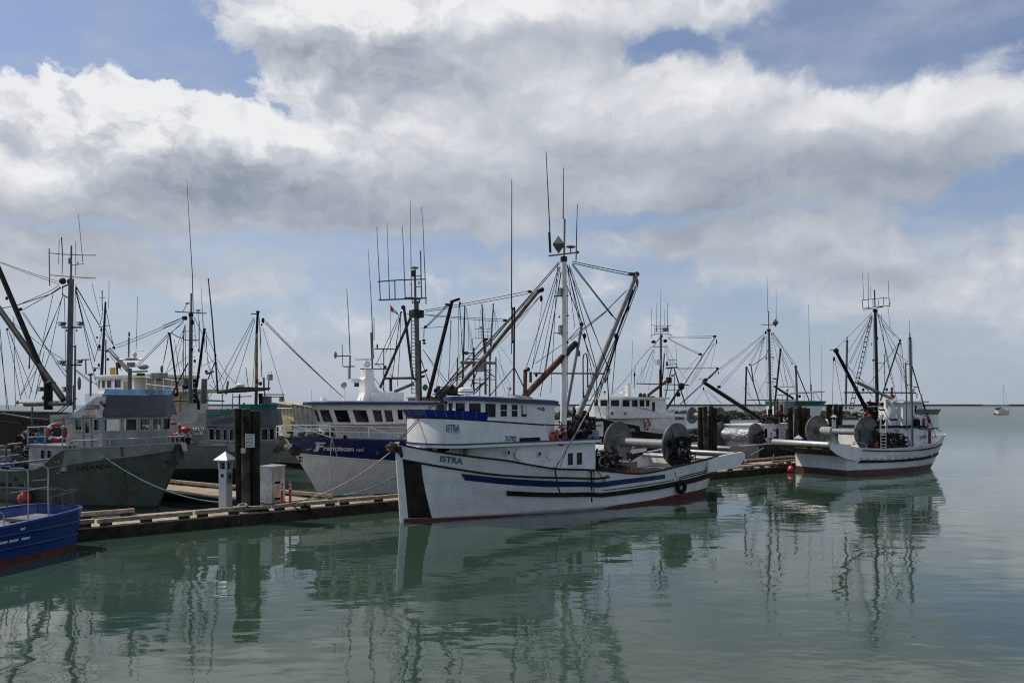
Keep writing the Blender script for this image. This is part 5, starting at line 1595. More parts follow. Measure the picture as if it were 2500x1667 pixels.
    house(root, 'aft_house', 'calvgrey', fp_rect(x0, x1, -1.75, 1.75), z0, za2, wins={0: w_}, hs=((wz0 - z0) / (za2 - z0), (wz1 - z0) / (za2 - z0)), frame='alu')
    slab(root, 'aft_house_roof', 'alupaint', fp_rect(x0, x1, -1.75, 1.75), za2, .06, .08)
    pxbox(B, root, 'machinery_box', 'alupaint', 'B', 414, 532, 248, 345, -.8, 1.2)
    for i in range(7): MB().tube([B.p('B', 440, 262 + i * 11, -.82), B.p('B', 525, 264 + i * 11, -.82)], .012, 4).build('louvre', 'gal', root)
    railing(root, [B.p('B', x, y, -1.8) for x, y in ((232, 350), (372, 345), (520, 350))], .75, 'bright', .026)
    P = B.p('B', 380, 470, -.9); clutter(root, 'gear_heap', 'bluetarp', P - Vector((0, 0, .1)), .35, .4, .45, 16, 51)
    P = B.p('B', 280, 480, -.6); clutter(root, 'winch', 'gear', P - Vector((0, 0, .4)), .6, .6, 1.0, 50, 52)
    P = B.p('B', 80, 640, -.9); clutter(root, 'net_heap', 'net', P - Vector((0, 0, .6)), 1.0, .8, .55, 60, 53)
    P = B.p('B', 95, 635, -1.3); clutter(root, 'blue_tarp_heap', 'bluetarp', P - Vector((0, 0, .2)), .5, .3, .2, 14, 54)
    P = B.p('B', 120, 560, -.4); clutter(root, 'deck_machinery', 'alupaint', P - Vector((0, 0, .5)), .8, .8, .8, 40, 55)
    rig(B, root, 'B', '''
seine_boom gal 16 -40,668,-1.9 480,606,-1.9
frame_pipe gal 18 50,590,-1.6 50,515,-1.6 70,495,-1.6 185,482,-1.6
frame_pipe gal 14 0,600,-1.2 180,575,-1.2
ring gal 6 460,640,-2.2 450,680,-2.2 462,725,-2.2 490,738,-2.2 505,700,-2.2 498,650,-2.2 478,628,-2.2 460,640,-2.2
stanchion gal 14 270,340,-.5 268,180,-.5
stanchion gal 12 610,230 612,0
davit_wire wire 8 600,120 350,330
davit_wire wire 8 640,110 380,330
floodlight dark 26 840,140,-1.9 870,170,-1.9
''')
    rig(B, root, 'A', '''
mast gal 44:50 620,430 600,1500
topmast gal 15 621,150 618,430
mast_cap galdark 8 621,140 621,175
b:mast_box gal 18x50 606,275
crosstree gal 12 425,204 830,224
crosstree gal 12 437,396 826,424
rod gal 9 427,165 432,492
antenna galdark 9 535,70 545,236
antenna galdark 6 545,236 540,392
antenna galdark 5 515,90 510,300
antenna gal 6:4 720,266 682,-131
arm gal 9 628,312 728,299
o:fitting galdark 10x24 720,275
o:fitting galdark 14x18 677,292
rod galdark 5 660,105 658,400
sheave_arm galdark 14 600,480 545,500 545,570 605,600
o:sheave galdark 70x58 545,450
o:mast_head dark 66x60 612,455
o:block dark 22x36 664,515
f:floodlight gal 60x32 540,824
f:floodlight gal 52x32 696,822
f:floodlight gal 60x28 536,1158
f:floodlight gal 52x28 690,1150
lamp_arm galdark 14 540,853 710,853
lamp_arm galdark 14 545,1180 706,1180
o:nav_lamp redlamp 16x22 580,880
o:nav_lamp redlamp 14x22 667,880
post gal 16 655,1012 650,1568
post galdark 12 660,1010 640,1018
loudhailer gal 12 745,1140 748,1260
o:loudhailer_dish gal 90x12 745,1132
post gal 16 790,1265 788,1450
o:post_head gal 60x26 787,1262
boom dark 40:46 -100,130 405,1330
boom galdark 46:52 -100,560 560,1490
davit_pipe gal 46 220,1518 615,1512
davit_end gal 14 150,1505 225,1508
o:davit_cap gal 26x40 152,1505
crane_base dark 70 420,1310 420,1568
o:crane_head dark 110x70 440,1345
f:floodlight gal 60x36 360,1390
f:floodlight dark 44x44 568,1392
o:buoy_dark rust 56x46 388,1465
o:vent gal 36x120 690,1340
o:block dark 40x30 178,695
o:block dark 26x34 58,600
o:block dark 24x30 118,612
o:block dark 20x26 62,870
o:block dark 20x22 845,940
chain dark 9 255,1110 256,1180
o:block dark 16x44 254,1195
stay wire 5 5,284 520,458
stay wire 5 5,292 510,476
stay wire 8 20,686 150,660 450,560 530,508
stay wire 6 200,700 440,562 525,502
stay wire 5 150,660 430,540 520,485
stay wire 5 550,580 372,1000 250,1480,-1
stay wire 5 545,585 400,950 180,1440,-1.2
stay wire 5 540,590 440,1050 300,1480,-1
stay wire 5 460,570 370,980
stay wire 5 655,480 760,660 870,840 990,1010
stay wire 6 655,525 710,760 790,1140 845,1362,-1
stay wire 6 662,530 740,860 825,1150
stay wire 5 668,540 780,830 860,1060
stay wire 5 672,520 860,830
stay wire 5 655,540 650,1000
stay wire 5 560,590 575,1250
stay wire 4 800,470 870,760
stay wire 5 0,860 60,1568
stay wire 5 -5,960 75,1568
stay wire 5 60,880 130,1200 180,1480
stay wire 5 70,780 80,900 240,1300 280,1420
stay wire 5 190,720 360,970 590,1260
stay wire 5 205,720 400,1030 590,1305
stay wire 5 110,810 400,1040 580,1150
stay wire 5 120,760 125,1200 135,1540
stay wire 4 95,900 230,1460
stay wire 5 385,1060 310,1440
stay wire 5 330,1200 180,1450
stay wire 6 660,1220 840,1350
stay wire 6 665,1235 800,1340
stay wire 6 480,1150 580,1290
radar_post gal 32 1130,1210 1130,1395
radar_arm gal 14 1110,1240 1282,1234
radar_arm gal 22 1020,1115 1120,1215
b:radar_box wirelight 56x40 1140,1178
radar_array white 16 1042,1133 1240,1134
o:radar_disc white 150x14 1140,1122
o:radar_gearbox white 46x52 1172,1090
radar_array white 9 1096,1062 1250,1055
o:radar_dome wirelight 104x48 1247,1196
pole gal 14 1122,940 1120,1118
o:loop_antenna gal 20x50 1124,912
b:lamp galdark 54x24 1225,1262
b:instrument wirelight 110x50 1385,1275
o:instrument_mount gal 30x70 1408,1215
antenna gal 5:3 1185,1040 1198,580
''')
    steps(root, B, 'A', 596, 620, 1150, 7, 30, 'gal')
    life_ring('red life ring on the rail aft of the CALVADA wheelhouse', B.w(B.p('B', 470, 393, -1.9)), B.a + R(50), .28)
    q = hull.solve('B', 268, 935)
    buoy('pink round fender hung on the grey hull behind the blue stern', B.w(hull.surf(*q, -1, .27)), .26, 'buoy_red', rope=.75)
    return B, hull
CAB, CAH = build_calvada()

# ------------------------------------------------------------------ grey boat number 26476
def build_26476():
    B = Frame(-11.9, 37.2, -30.0)
    root = thing('fishing_boat', 'grey aluminium fishing boat numbered 26476 with green tarpaulin on its bridge', 'fishing boat', B.o, B.a)
    top = B.p('D', 1132, 560, 0)
    hm = hull_mat('grey_boat_hull', (.29, .295, .29), (.035, .035, .033), .82, slope=.03, var=.12, sfac=.5, stain=(.12, .09, .07), metal=.1)
    hull = Hull(B, (0, top.x), (-16.5, -16.8), top.z, [(0, .06), (.04, .55), (.1, 1.1), (.2, 1.7), (.35, 2.15), (.6, 2.3), (1, 2.1)],
                [(0, .04), (.1, .6), (.2, 1.15), (.35, 1.7), (.6, 1.95), (1, 1.8)],
                [('D', 1132, 560), ('D', 1000, 566), ('D', 800, 575), ('D', 560, 580), ('D', 330, 575), ('D', 60, 588), (.8, 1.9), (1, 1.9)], flare=1.1)
    hull.build(root, hm, 'alupaint', bul=.5)
    letter(root, 'name_lettering', 'alu', 'EN', on_hull(hull, ('D', 895, 708), ('D', 945, 700), ('D', 895, 672), ('D', 945, 664), .02), .01)
    an = MB(); a_ = B.p('D', 1090, 600, 0); an.hexa([a_ + Vector(q) for q in ((-.35, -.2, -.2), (.2, -.2, -.15), (.2, .2, -.15), (-.35, .2, -.2))], [a_ + Vector(q) for q in ((-.1, -.1, .2), (.2, -.1, .25), (.2, .1, .25), (-.1, .1, .2))])
    an.tube([B.p('D', 1050, 700), B.p('D', 1110, 600)], .06, 6); an.build('anchor', 'rust', root)
    lat = -1.28
    za = B.p('D', 560, 405, lat).z; zd = 1.6
    xr = B.p('D', 330, 480, lat).x; xs = B.p('D', 700, 480, lat).x; xf = xs + .40
    fb = [(xr, lat), (xs, lat), (xs + .26, -.78), (xf, -.26), (xf, .26), (xs + .26, .78), (xs, -lat), (xr, -lat)]
    h0 = (B.p('D', 520, 535, lat).z - zd) / (za - zd); h1 = .97
    w_ = [(a, b, h0, h1) for a, b in winx(B, 'D', lat, 490, [(430, 484), (496, 551), (566, 609), (628, 676)], xr, xs)]
    wins = {0: w_}
    for e in (1, 2, 3, 4, 5): wins[e] = [(.08, .92, h0, h1)]
    house(root, 'wheelhouse', 'alupaint', fb, zd, za, wins=wins, frame='alu', fw=.045)
    zt = B.p('D', 900, 232, -1.2).z
    fo = [(x + (.25 if x > xs - .1 else -.1), y * 1.05) for x, y in fb]
    xq = B.p('D', 415, 330, lat).x
    fo[0] = (xq, fo[0][1]); fo[7] = (xq, fo[7][1])
    ft = [(x - .12, y * .95) for x, y in fo]
    house(root, 'visor_fascia', 'bluegrey', fo, za + .01, zt, ft=ft, top=False)
    slab(root, 'bridge_deck', 'alupaint', fo, za + .2, .05, -.1)
    for i in range(0, 5):
        j = (i + 1) % 8
        if i == 0: continue
        a0, a1 = Vector((*ft[i], zt)), Vector((*ft[j], zt))
        m_ = 'tarpblue' if i == 0 else 'teal'
        for k in range(3):
            p0, p1 = a0.lerp(a1, k / 3 + .01), a0.lerp(a1, (k + 1) / 3 - .01); up = Vector((.05, p0.y * .05, .24))
            MB().extr([p0 + Vector((0, 0, -.02)), p1 + Vector((0, 0, -.02)), p1 + up, p0 + up], (-.02, .0, 0)).build('tarpaulin', 'teal' if not (i == 0 and k == 1) else 'tarpblue', root)
    # slanted tarpaulin running down aft
    for k in range(3):
        x0, x1 = lerp(405, 620, k / 3), lerp(405, 620, (k + 1) / 3)
        plane_poly(B, root, 'tarpaulin', 'teal', 'D', [(x0 + 2, lerp(312, 262, k / 3)), (x1 - 2, lerp(312, 262, (k + 1) / 3)), (x1 - 2, lerp(285, 222, (k + 1) / 3)), (x0 + 2, lerp(285, 222, k / 3))], lat - .1, .03)
    plane_poly(B, root, 'house_side', 'alupaint', 'D', [(250, 560), (435, 560), (435, 300), (400, 265), (330, 270)], lat - .02, .06)
    plane_poly(B, root, 'number_board', 'paper', 'D', [(250, 474), (384, 471), (384, 404), (252, 406)], lat - .05, .02)
    letter(root, 'number_lettering', 'blackletter', '26476', on_plane(B, lat - .05, ('D', 254, 470), ('D', 382, 468), ('D', 256, 410), ('D', 382, 408)), .02)
    # canopy over the bridge
    q = [B.p('D', x, y, l_) for x, y, l_ in ((512, 82, -.9), (960, 55, -.9), (1020, 38, .6), (700, 28, .9))]
    MB().extr(q, (0, 0, .07)).build('canopy', 'mattdark', root)
    rig(B, root, 'D', '''
canopy_post gal 16 725,85,-.5 722,205,-.5
canopy_post gal 9 560,85,-.8 556,250,-.8
canopy_post gal 9 660,80,-.8 655,245,-.8
canopy_post gal 14 965,60,-.6 968,190,-.6
canopy_bar galdark 9 660,112,-.6 840,106,-.6
bridge_seat gear 40 930,180 925,80
b:bridge_box gal 70x80 985,145
o:pennant redlamp 22x34 766,180,-1.5
side_rail gal 10 40,490,-1.9 190,486,-1.9 200,560,-1.9
side_rail gal 8 90,372,-1.6 250,352,-1.6
hose_reel gear 20 410,360,-1.9 440,390,-1.9 500,398,-1.9
o:orange_float lifering 110x60 205,425,-1.5
''')
    P = B.p('D', 150, 520, -.6); clutter(root, 'deck_gear', 'gear', P - Vector((0, 0, .3)), .9, .6, .5, 40, 61)
    rig(B, root, 'C', '''
mast gal 36:42 290,530 280,1500
topmast gal 17 291,330 290,530
whip_antenna galdark 10:4 308,205 244,-889
antenna_base galdark 10 312,522 306,205
crosstree gal 15 123,525 448,543
stem galdark 7 205,522 245,445
o:antenna_disc gal 60x20 250,437
stem galdark 7 366,620 364,515
o:antenna_disc gal 68x18 363,512
o:masthead dark 60x60 288,560
b:sheave dark 40x40 222,595
o:lamp dark 34x60 305,640
o:lamp dark 36x44 298,930
o:fitting dark 30x40 328,1052
antenna gal 9:4 420,700 405,420 397,275
rod galdark 11 376,960 376,625
o:fitting dark 22x36 372,935
spar dark 19 62,760 148,1405
o:spar_head dark 30x28 52,758
spar dark 26 432,712 348,1330
o:spar_head dark 36x30 432,714
trolling_pole galdark 20:11 575,1395 545,985 513,590 473,180
o:pole_tip dark 18x22 473,182
o:pole_band dark 24x36 550,990
o:pole_band dark 18x18 513,592
arm galdark 11 220,828 372,830
arm galdark 8 220,735 290,735
chain dark 11 85,755 150,795 215,812
rod gal 9 210,1400 206,720
rod gal 8 232,1400 228,660
exhaust_stack gal 60 420,1500 432,1240
exhaust_stack galdark 44 330,1500 330,1240
exhaust_tip gal 26 455,1185 522,1162
muffler gal 60 240,1320 238,1240
o:float dark 80x70 232,1318
o:float dark 60x56 130,1405
o:lamp dark 34x44 452,1165
boom galdark 18 -20,1472 270,1475
boom galdark 16 450,1470 640,1475
o:horn_speaker bright 40x90 385,1440
winch_frame dark 30 370,1568 365,1420
crane dark 14 255,1075 70,1440
crane dark 12 545,1060 470,1245
stay wire 6 200,590 -10,672
stay wire 6 205,612 -10,702
stay wire 6 212,620 -10,842
stay wire 5 215,640 -5,808
stay wire 5 50,800 0,1060
stay wire 5 45,800 -30,1200
stay wire 5 230,660 100,990 20,1180
stay wire 5 225,680 150,1000 120,1200
stay wire 5 220,700 190,1100
stay wire 6 320,580 430,800 440,960
stay wire 6 440,740 545,970
stay wire 5 450,740 460,1000 530,1280
stay wire 5 445,800 470,1100 560,1350
stay wire 5 455,950 640,1250
stay wire 5 560,1020 660,1180 770,1300
stay wire 5 560,1060 600,1250 660,1420
stay wire 5 320,600 345,900
stay wire 5 420,840 400,1100
stay wire 5 255,1000 0,1200
stay wire 5 400,1110 550,1035
stay wire 5 230,1220 60,1450
stay wire 5 110,820 210,1400
stay wire 5 640,1420 480,1300
''')
    for k in range(14):
        y = lerp(730, 1450, k / 13); MB().tube([B.p('C', 312, y, -.1), B.p('C', 334, y + 2, -.1)], .016, 5).build('ladder_rung', 'gal', root)
    life_ring('faded red life ring on the rail of the boat numbered 26476', B.w(B.p('D', 92, 420, -1.8)), B.a + R(40), .30)
    return B, hull
GRB, GRH = build_26476()
# ------------------------------------------------------------------ white and black boat number 20866
def build_20866():
    B = DK.sub(31.4, 13.3)
    root = thing('fishing_boat', 'white fishing boat with black hull numbered 20866 behind the net drum', 'fishing boat', B.o, B.a)
    hm = hull_mat('black_boat_hull', (.018, .018, .020), (.1, .025, .02), .1, sfac=.4, stain=(.16, .10, .06))
    hull = Hull(B, (0, -1.1), (16.5, 16.8), 2.6, [(0, .06), (.05, .6), (.12, 1.2), (.25, 1.8), (.45, 2.2), (.7, 2.3), (1, 2.1)],
                [(0, .04), (.12, .6), (.25, 1.2), (.45, 1.85), (.7, 2.05), (1, 1.9)],
                [(0, 2.75), ('H', 560, 525), ('H', 620, 540), ('H', 900, 592), ('H', 1230, 652), (.8, 1.35), (1, 1.5)], flare=1.2)
    hull.capm = 'white_rust'
    hull.build(root, hm, 'white_rust', bul=.4)
    letter(root, 'name_lettering', 'whiteletter', 'NYD.', on_hull(hull, ('H', 858, 672), ('H', 918, 668), ('H', 858, 636), ('H', 918, 634), .02), .01)
    hull.strip(root, 'white_patch', 'white_rust', [('H', 960, 612), ('H', 1100, 636), ('H', 1235, 658)], [('H', 975, 662), ('H', 1100, 680), ('H', 1235, 694)], off=.012)
    lat = -1.9
    zb = 1.2; z1 = B.p('H', 900, 525, lat).z; z2 = B.p('H', 760, 402, lat).z; z3 = B.p('H', 1400, 480, lat).z
    x0 = B.p('H', 600, 480, -1.2).x - .5; x1 = B.p('H', 1465, 520, lat).x
    xs_ = [lerp(x1, x0 + .9, i / 5) for i in range(6)]
    def plan(hw): return [(x, -hw) for x in xs_] + [(x0 + .3, -hw * .75), (x0, -hw * .35), (x0, hw * .35), (x0 + .3, hw * .75)] + [(x, hw) for x in xs_[::-1]]
    house(root, 'deckhouse', 'white_rust', clamp_fp(hull, plan(1.9), 1.6), zb, z1)
    zt = pchip([(x0, z2 + .05), (lerp(x0, x1, .45), z2 - .08), (lerp(x0, x1, .65), z3), (x1, z3 - .03)])
    house(root, 'upper_bulwark', 'white', plan(1.95), z1 + .002, z2, z1f=lambda x, y: zt(x))
    for (a, b_) in ((650, 694), (790, 833)):
        plane_poly(B, root, 'red_board', 'paper', 'H', [(a, 490), (b_, 494), (b_ + 2, 456), (a + 2, 452)], lat - .075, .02)
        plane_poly(B, root, 'red_board_centre', 'redpaint', 'H', [(a + 8, 486), (b_ - 7, 488), (b_ - 6, 462), (a + 9, 460)], lat - .08, .004)
    letter(root, 'number_lettering', 'blackletter', '20866', on_plane(B, lat - .055, ('H', 1345, 543), ('H', 1440, 543), ('H', 1345, 508), ('H', 1440, 508)), .02)
    hw = 1.55
    xw1 = B.p('H', 1248, 420, -hw).x; xs = B.p('H', 872, 380, -hw).x; xf = B.p('H', 566, 370, -.3).x
    za = B.p('H', 900, 322, -hw).z; zw = z3 - .25
    fb = fp_round(xf, xw1, hw, xs - xf, 6); h0 = (B.p('H', 910, 405, -hw).z - zw) / (za - zw); h1 = .97
    wn = [(a, b_, h0, h1) for a, b_ in winx(B, 'H', -hw, 380, [(880, 948), (960, 1018), (1030, 1072)], xw1, xs)] + [(a, b_, .25, h1 - .1) for a, b_ in winx(B, 'H', -hw, 400, [(1095, 1130)], xw1, xs)]
    wins = {0: wn}
    for e in range(1, 7): wins[e] = [(.10, .90, h0, h1)]
    house(root, 'wheelhouse', 'white', fb, zw, za, wins=wins, fw=.03)
    slab(root, 'wheelhouse_roof', 'white', fb, za, .14, .28)
    rig(B, root, 'I', '''
mast gal 28 850,690 850,1085
mast dark 34 846,1085 848,1460
o:masthead dark 44x40 855,690
rail gal 8 775,570 945,570
rail gal 7 775,602 945,602
rail gal 7 775,632 945,632
rail gal 9 735,684 780,665 945,667 985,678
rod gal 7 778,560 776,668
rod gal 12 800,565 798,635
rod gal 6 865,545 865,665
rod gal 7 940,560 940,668
b:instrument gal 40x46 898,612
rod gal 12 928,565 928,635
arm gal 6 735,556 780,558 782,572
arm gal 6 945,562 978,558
antenna galdark 6:4 733,720 737,365
antenna galdark 7:4 798,640 802,290
antenna galdark 8:4 847,665 850,130
antenna galdark 6:4 896,565 896,470 897,370
antenna galdark 8:5 930,565 930,290
antenna galdark 6 827,600 827,510
o:floodlight dark 64x38 762,757
o:floodlight dark 56x44 902,746
arm gal 10 755,815 830,815 905,812
arm galdark 9 760,810 840,705
b:lamp_box lens 62x60 808,1002
spar galdark 15 892,900 868,1210
whip gal 6:4 495,1265 513,740
rod dark 10 530,1310 535,1110
o:lamp dark 28x40 535,1150
rod gal 5 610,1160 622,1060
arm dark 12 555,1256 1180,1273
boom alu 22:26 1500,695 1125,1262
o:boom_head dark 60x26 1492,690
o:block dark 18x60 1516,755
o:boom_band gal 34x22 1420,820
b:block dark 36x26 1322,905
derrick dark 28 1112,1262 915,1560
o:derrick_head dark 90x90 1095,1290
o:block dark 60x60 1060,1385
crane rust 36 935,1212 700,1392
b:crane_head dark 56x70 945,1215
b:radar_mast white 56x130 455,1345
b:radar_top white 40x60 458,1290
radar_array white 9 425,1258 492,1257
radar_array white 8 368,1318 440,1316
b:radar_box white 60x22 395,1362
o:dome white 36x48 530,1362
o:vent galdark 56x64 605,1397
o:vent galdark 56x64 652,1400
b:roof_gear dark 90x50 720,1430
o:lamp dark 32x26 178,1357
rod gal 5 178,1400 178,1365
stay wire 6 740,812 640,920 542,1045 540,1120
stay wire 5 545,1060 400,1240 245,1400
stay wire 4 760,840 690,980 600,1250
stay wire 4 770,850 720,1030 640,1250
stay wire 4 775,860 745,1100 700,1330
stay wire 4 760,850 560,1240
stay wire 4 905,800 930,1000 960,1240
stay wire 4 920,790 1000,980 1170,1240
stay wire 4 915,800 960,1050
stay wire 5 935,695 1460,688
stay wire 5 940,712 1460,706
stay wire 5 930,710 1300,890
stay wire 5 940,725 1300,905
stay wire 4 1510,770 1440,1100
stay wire 4 1490,775 1300,1150 1180,1300
stay wire 4 1480,780 1250,1200
stay wire 4 1300,930 1130,1120
stay wire 4 1340,960 1210,1250
stay wire 4 1160,1280 1165,1500
stay wire 4 900,820 860,1300
''')
    n = B.p('H', 1820, 500, -1.2); r = (B.p('H', 1820, 410, -1.2).z - B.p('H', 1820, 592, -1.2).z) / 2
    disc_drum(root, (n.x, -1.2, n.z), (n.x, lat_for(B, n.x, n.z, uv('H', 1522, 500)[0]), n.z), r, .22)
    MB().box(n.x - .3, n.x + .3, -1.5, -1.15, .9, n.z).build('drum_stand', 'galdark', root)
    clutter(root, 'drum_gear', 'dark', (n.x + .5, -1.4, n.z - .8), .4, .2, .8, 26, 71)
    clutter(root, 'deck_gear', 'gear', (n.x - 2.5, -.5, 1.2), .8, .8, .7, 30, 72)
    life_ring('orange life ring on the rusty side of the boat numbered 20866', B.w(B.p('H', 1047, 590, lat - .1)), B.a + R(10), .32)
build_20866()

# ------------------------------------------------------------------ boat with the A-frame mast, mostly hidden
def build_aframe():
    B = DK.sub(44, 22.0)
    root = thing('fishing_boat', 'distant grey fishing boat with an A-frame mast and slim boom', 'fishing boat', B.o, B.a)
    hm = hull_mat('far_hull', (.30, .31, .31), (.05, .03, .03), .1)
    hull = Hull(B, (0, -.8), (14, 14.2), 2.2, [(0, .06), (.1, .95), (.3, 1.8), (.6, 2.0), (1, 1.8)], [(0, .04), (.15, .6), (.3, 1.2), (.6, 1.8), (1, 1.6)], [(0, 2.2), (.3, 1.6), (.7, 1.3), (1, 1.5)])
    hull.build(root, hm, 'alupaint', bul=.3, n=20)
    house(root, 'wheelhouse', 'white', fp_round(2.6, 7.0, 1.3, .6, 5), 1.1, 3.2, wins={0: [(.1, .3, .6, .9), (.4, .6, .6, .9), (.7, .9, .6, .9)]})
    rig(B, root, 'I', '''
frame_leg gal 15 975,1075 893,1465
frame_leg gal 17 1010,1080 1150,1530
mast gal 10 1010,1130 1015,1540
platform galdark 18 912,1072 1046,1062
rail gal 7 935,972 1042,970
rail gal 7 925,1030 1042,1022
rod gal 6 962,960 960,1060
rod gal 6 985,968 985,1065
rod gal 7 1040,970 1042,1070
b:lamp dark 18x50 922,1020
arm gal 8 885,1332 1060,1330
b:box galdark 24x20 988,1160
boom galdark 20 1536,1080 1395,1212
o:boom_head dark 50x24 1525,1072
o:block dark 12x40 1540,1130
boom_pole gal 13 1395,1212 1050,1530
o:joint dark 60x44 1385,1212
arm dark 6 1300,1205 1330,1195 1360,1230
stay wire 4 1045,1080 1500,1070
stay wire 4 1048,1072 1500,1062
stay wire 4 1545,1085 1700,960
stay wire 4 1540,1110 1420,1200
stay wire 4 1350,1270 1100,1490
stay wire 4 1040,1000 1030,780
stay wire 4 905,1230 900,1440
''')
build_aframe()

# ------------------------------------------------------------------ boat with the silver net drum, behind the float
def build_silver():
    B = DK.sub(36.6, 5.95)
    root = thing('fishing_boat', 'fishing boat with silver-wrapped net drum and green canvas dodger behind the float', 'fishing boat', B.o, B.a)
    hm = hull_mat('dark_green_hull', (.022, .023, .023), (.05, .03, .02), .05, sfac=.3)
    hull = Hull(B, (12.8, 13.9), (0, -.2), 2.6, [(0, .06), (.1, 1.0), (.3, 1.8), (.6, 2.05), (1, 2.0)], [(0, .04), (.15, .6), (.3, 1.2), (.6, 1.8), (1, 1.8)], [(0, 2.7), (.25, 1.95), (.6, 1.35), (1, 1.25)])
    hull.build(root, hm, 'white_rust', bul=.45, n=26)
    mat('stern_tan', (.27, .245, .21), .7, var=.12, stain=(.2, .14, .1), sfac=.5)
    plane_poly(B, root, 'stern_plate', 'stern_tan', 'K', [(1015, 872), (650, 868), (605, 878), (588, 905), (600, 945), (660, 968), (760, 965), (830, 1010), (860, 1050), (1020, 1072)], -2.03, .08)
    q = B.p('K', 600, 905, -1.9)
    plane_poly(B, root, 'far_stern_plate', 'stern_tan', 'K', [(1015, 872), (650, 868), (605, 878), (588, 905), (660, 968), (830, 1010), (1020, 1072)], 2.03, .08)
    MB().lathe([(.08, -1.95), (.12, -1.9), (.12, 1.9), (.08, 1.95)], (q.x, 0, q.z), 'Y', 16).build('stern_roller', 'bright', root, smooth=40)
    n = B.p('K', 965, 725, -1.55); r = (B.p('K', 965, 545, -1.55).z - B.p('K', 965, 905, -1.55).z) / 2
    lf = lat_for(B, n.x, n.z, uv('K', 470, 690)[0])
    disc_drum(root, (n.x, -1.55, n.z), (n.x, lf, n.z), r, .25, wrap=(r * .54, 'silver', 'tarpaulin_wrap'))
    MB().box(n.x - .25, n.x + .25, -1.75, -1.6, .9, n.z).build('drum_stand', 'galdark', root)
    clutter(root, 'drum_motor', 'gear', (n.x + .55, -1.6, n.z - .5), .3, .15, .8, 30, 81)
    # house
    lat = -1.5
    zt = B.p('K', 1200, 578, lat).z
    x0 = B.p('K', 1000, 700, lat).x; x1 = B.p('K', 1600, 700, lat).x + 3.0
    w_ = winx(B, 'K', lat, 690, [(1090, 1140), (1260, 1300), (1395, 1470)], x0, x1)
    house(root, 'deckhouse', 'white', fp_rect(x0, x1, lat, -lat), .9, zt, wins={0: [(w_[0][0], w_[0][1], .45, .9), (w_[1][0], w_[1][1], .1, .9), (w_[2][0], w_[2][1], .3, .85)]})
    slab(root, 'house_roof', 'white_rust', fp_rect(x0, x1, lat, -lat), zt, .07, .14)
    for i in range(7):
        y = lerp(600, 760, i / 6); MB().tube([B.p('K', 1308, y, lat - .1), B.p('K', 1376, y, lat - .1)], .025, 5).build('ladder_rung', 'white', root)
    for x in (1306, 1378): MB().tube([B.p('K', x, 460, lat - .1), B.p('K', x, 790, lat - .1)], .025, 5).build('ladder_rail', 'white', root)
    # flybridge: green dodger over a white raked front
    qa, qb = B.p('K', 1600, 300, -1.3), B.p('K', 1990, 232, -.2)
    fb = [(B.p('K', 1600, 300, -1.3).x, -1.2), (B.p('K', 1830, 300, -1.2).x, -1.1), (B.p('K', 1860, 300, 0).x, 0), (B.p('K', 1830, 300, -1.2).x, 1.1), (B.p('K', 1600, 300, -1.3).x, 1.2)]
    ft = [(fb[0][0], -1.4), (fb[1][0] + .6, -1.35), (B.p('K', 1992, 235, 0).x, 0), (fb[3][0] + .6, 1.35), (fb[4][0], 1.4)]
    z0, z1_, z2 = zt + .05, B.p('K', 1900, 300, -.6).z, B.p('K', 1900, 228, -.6).z
    fm = [(lerp(a[0], b_[0], .55), lerp(a[1], b_[1], .55)) for a, b_ in zip(fb, ft)]
    house(root, 'bridge_front', 'white', fb, z0, z1_, ft=fm, top=False)
    house(root, 'canvas_dodger', 'greentarp', fm, z1_ + .003, z2, ft=ft, top=False)
    q = [B.p('K', x, y, l_) for x, y, l_ in ((1460, 130, -1.2), (1840, 112, -1.2), (1965, 98, 0), (1840, 92, 1.2), (1470, 118, 1.2))]
    MB().extr(q, (0, 0, .06)).build('canopy', 'stern_tan', root)
    plane_poly(B, root, 'cabin_side', 'alupaint', 'K', [(1380, 228), (1580, 240), (1580, 400), (1380, 440)], -1.0, .8)
    rig(B, root, 'K', '''
canopy_post gal 9 1665,125,-1.1 1665,240,-1.1
canopy_post gal 9 1805,115,-1.1 1808,240,-1.1
canopy_post gal 9 1915,110,-.5 1918,240,-.5
canopy_post gal 9 1350,140,-1.1 1352,260,-1.1
canopy_brace gal 8 1830,130,-1 1905,215,-.6
canopy_bar gal 10 1270,142,-1.1 1470,138,-1.1
vent_pipe rust 24 1283,430,-1 1282,195,-1
stove_box galdark 40 1340,400,-1 1340,280,-1
o:red_can redlamp 40x70 1305,380,-1.1
o:orange_float orange 40x30 1385,425,-1.3
o:orange_float orange 60x36 1440,400,-1.3
o:red_float redpaint 50x26 1090,425,-1.3
o:net_red redlamp 70x130 1745,480,-1.4
hand_rail gal 8 1030,458,-1.5 1490,462,-1.5
hand_rail gal 7 1303,460,-1.6 1303,600,-1.6
rail bright 10 1150,810,-1.9 1152,760,-1.9 1200,745,-1.9 1225,770,-1.9
rail bright 10 1355,830,-1.9 1358,785,-1.9 1385,775,-1.9 1600,820,-1.9
arch gal 12 580,860,-1.9 585,820,-1.9 640,795,-1.9 740,795,-1.9 760,830,-1.9
fair_lead gal 40 405,660,1.2 435,865,1.2
fair_lead gal 36 490,690,.9 525,865,.9
skiff_rail white 20 560,640,1.0 790,575,1.0
''')
    clutter(root, 'gear_heap', 'gear', B.p('K', 1250, 520, -.9) - Vector((0, 0, .1)), 1.2, .5, .6, 60, 83)
    clutter(root, 'aft_gear', 'gear', B.p('K', 1180, 760, -1.2) - Vector((0, 0, .3)), .5, .4, .8, 40, 84)
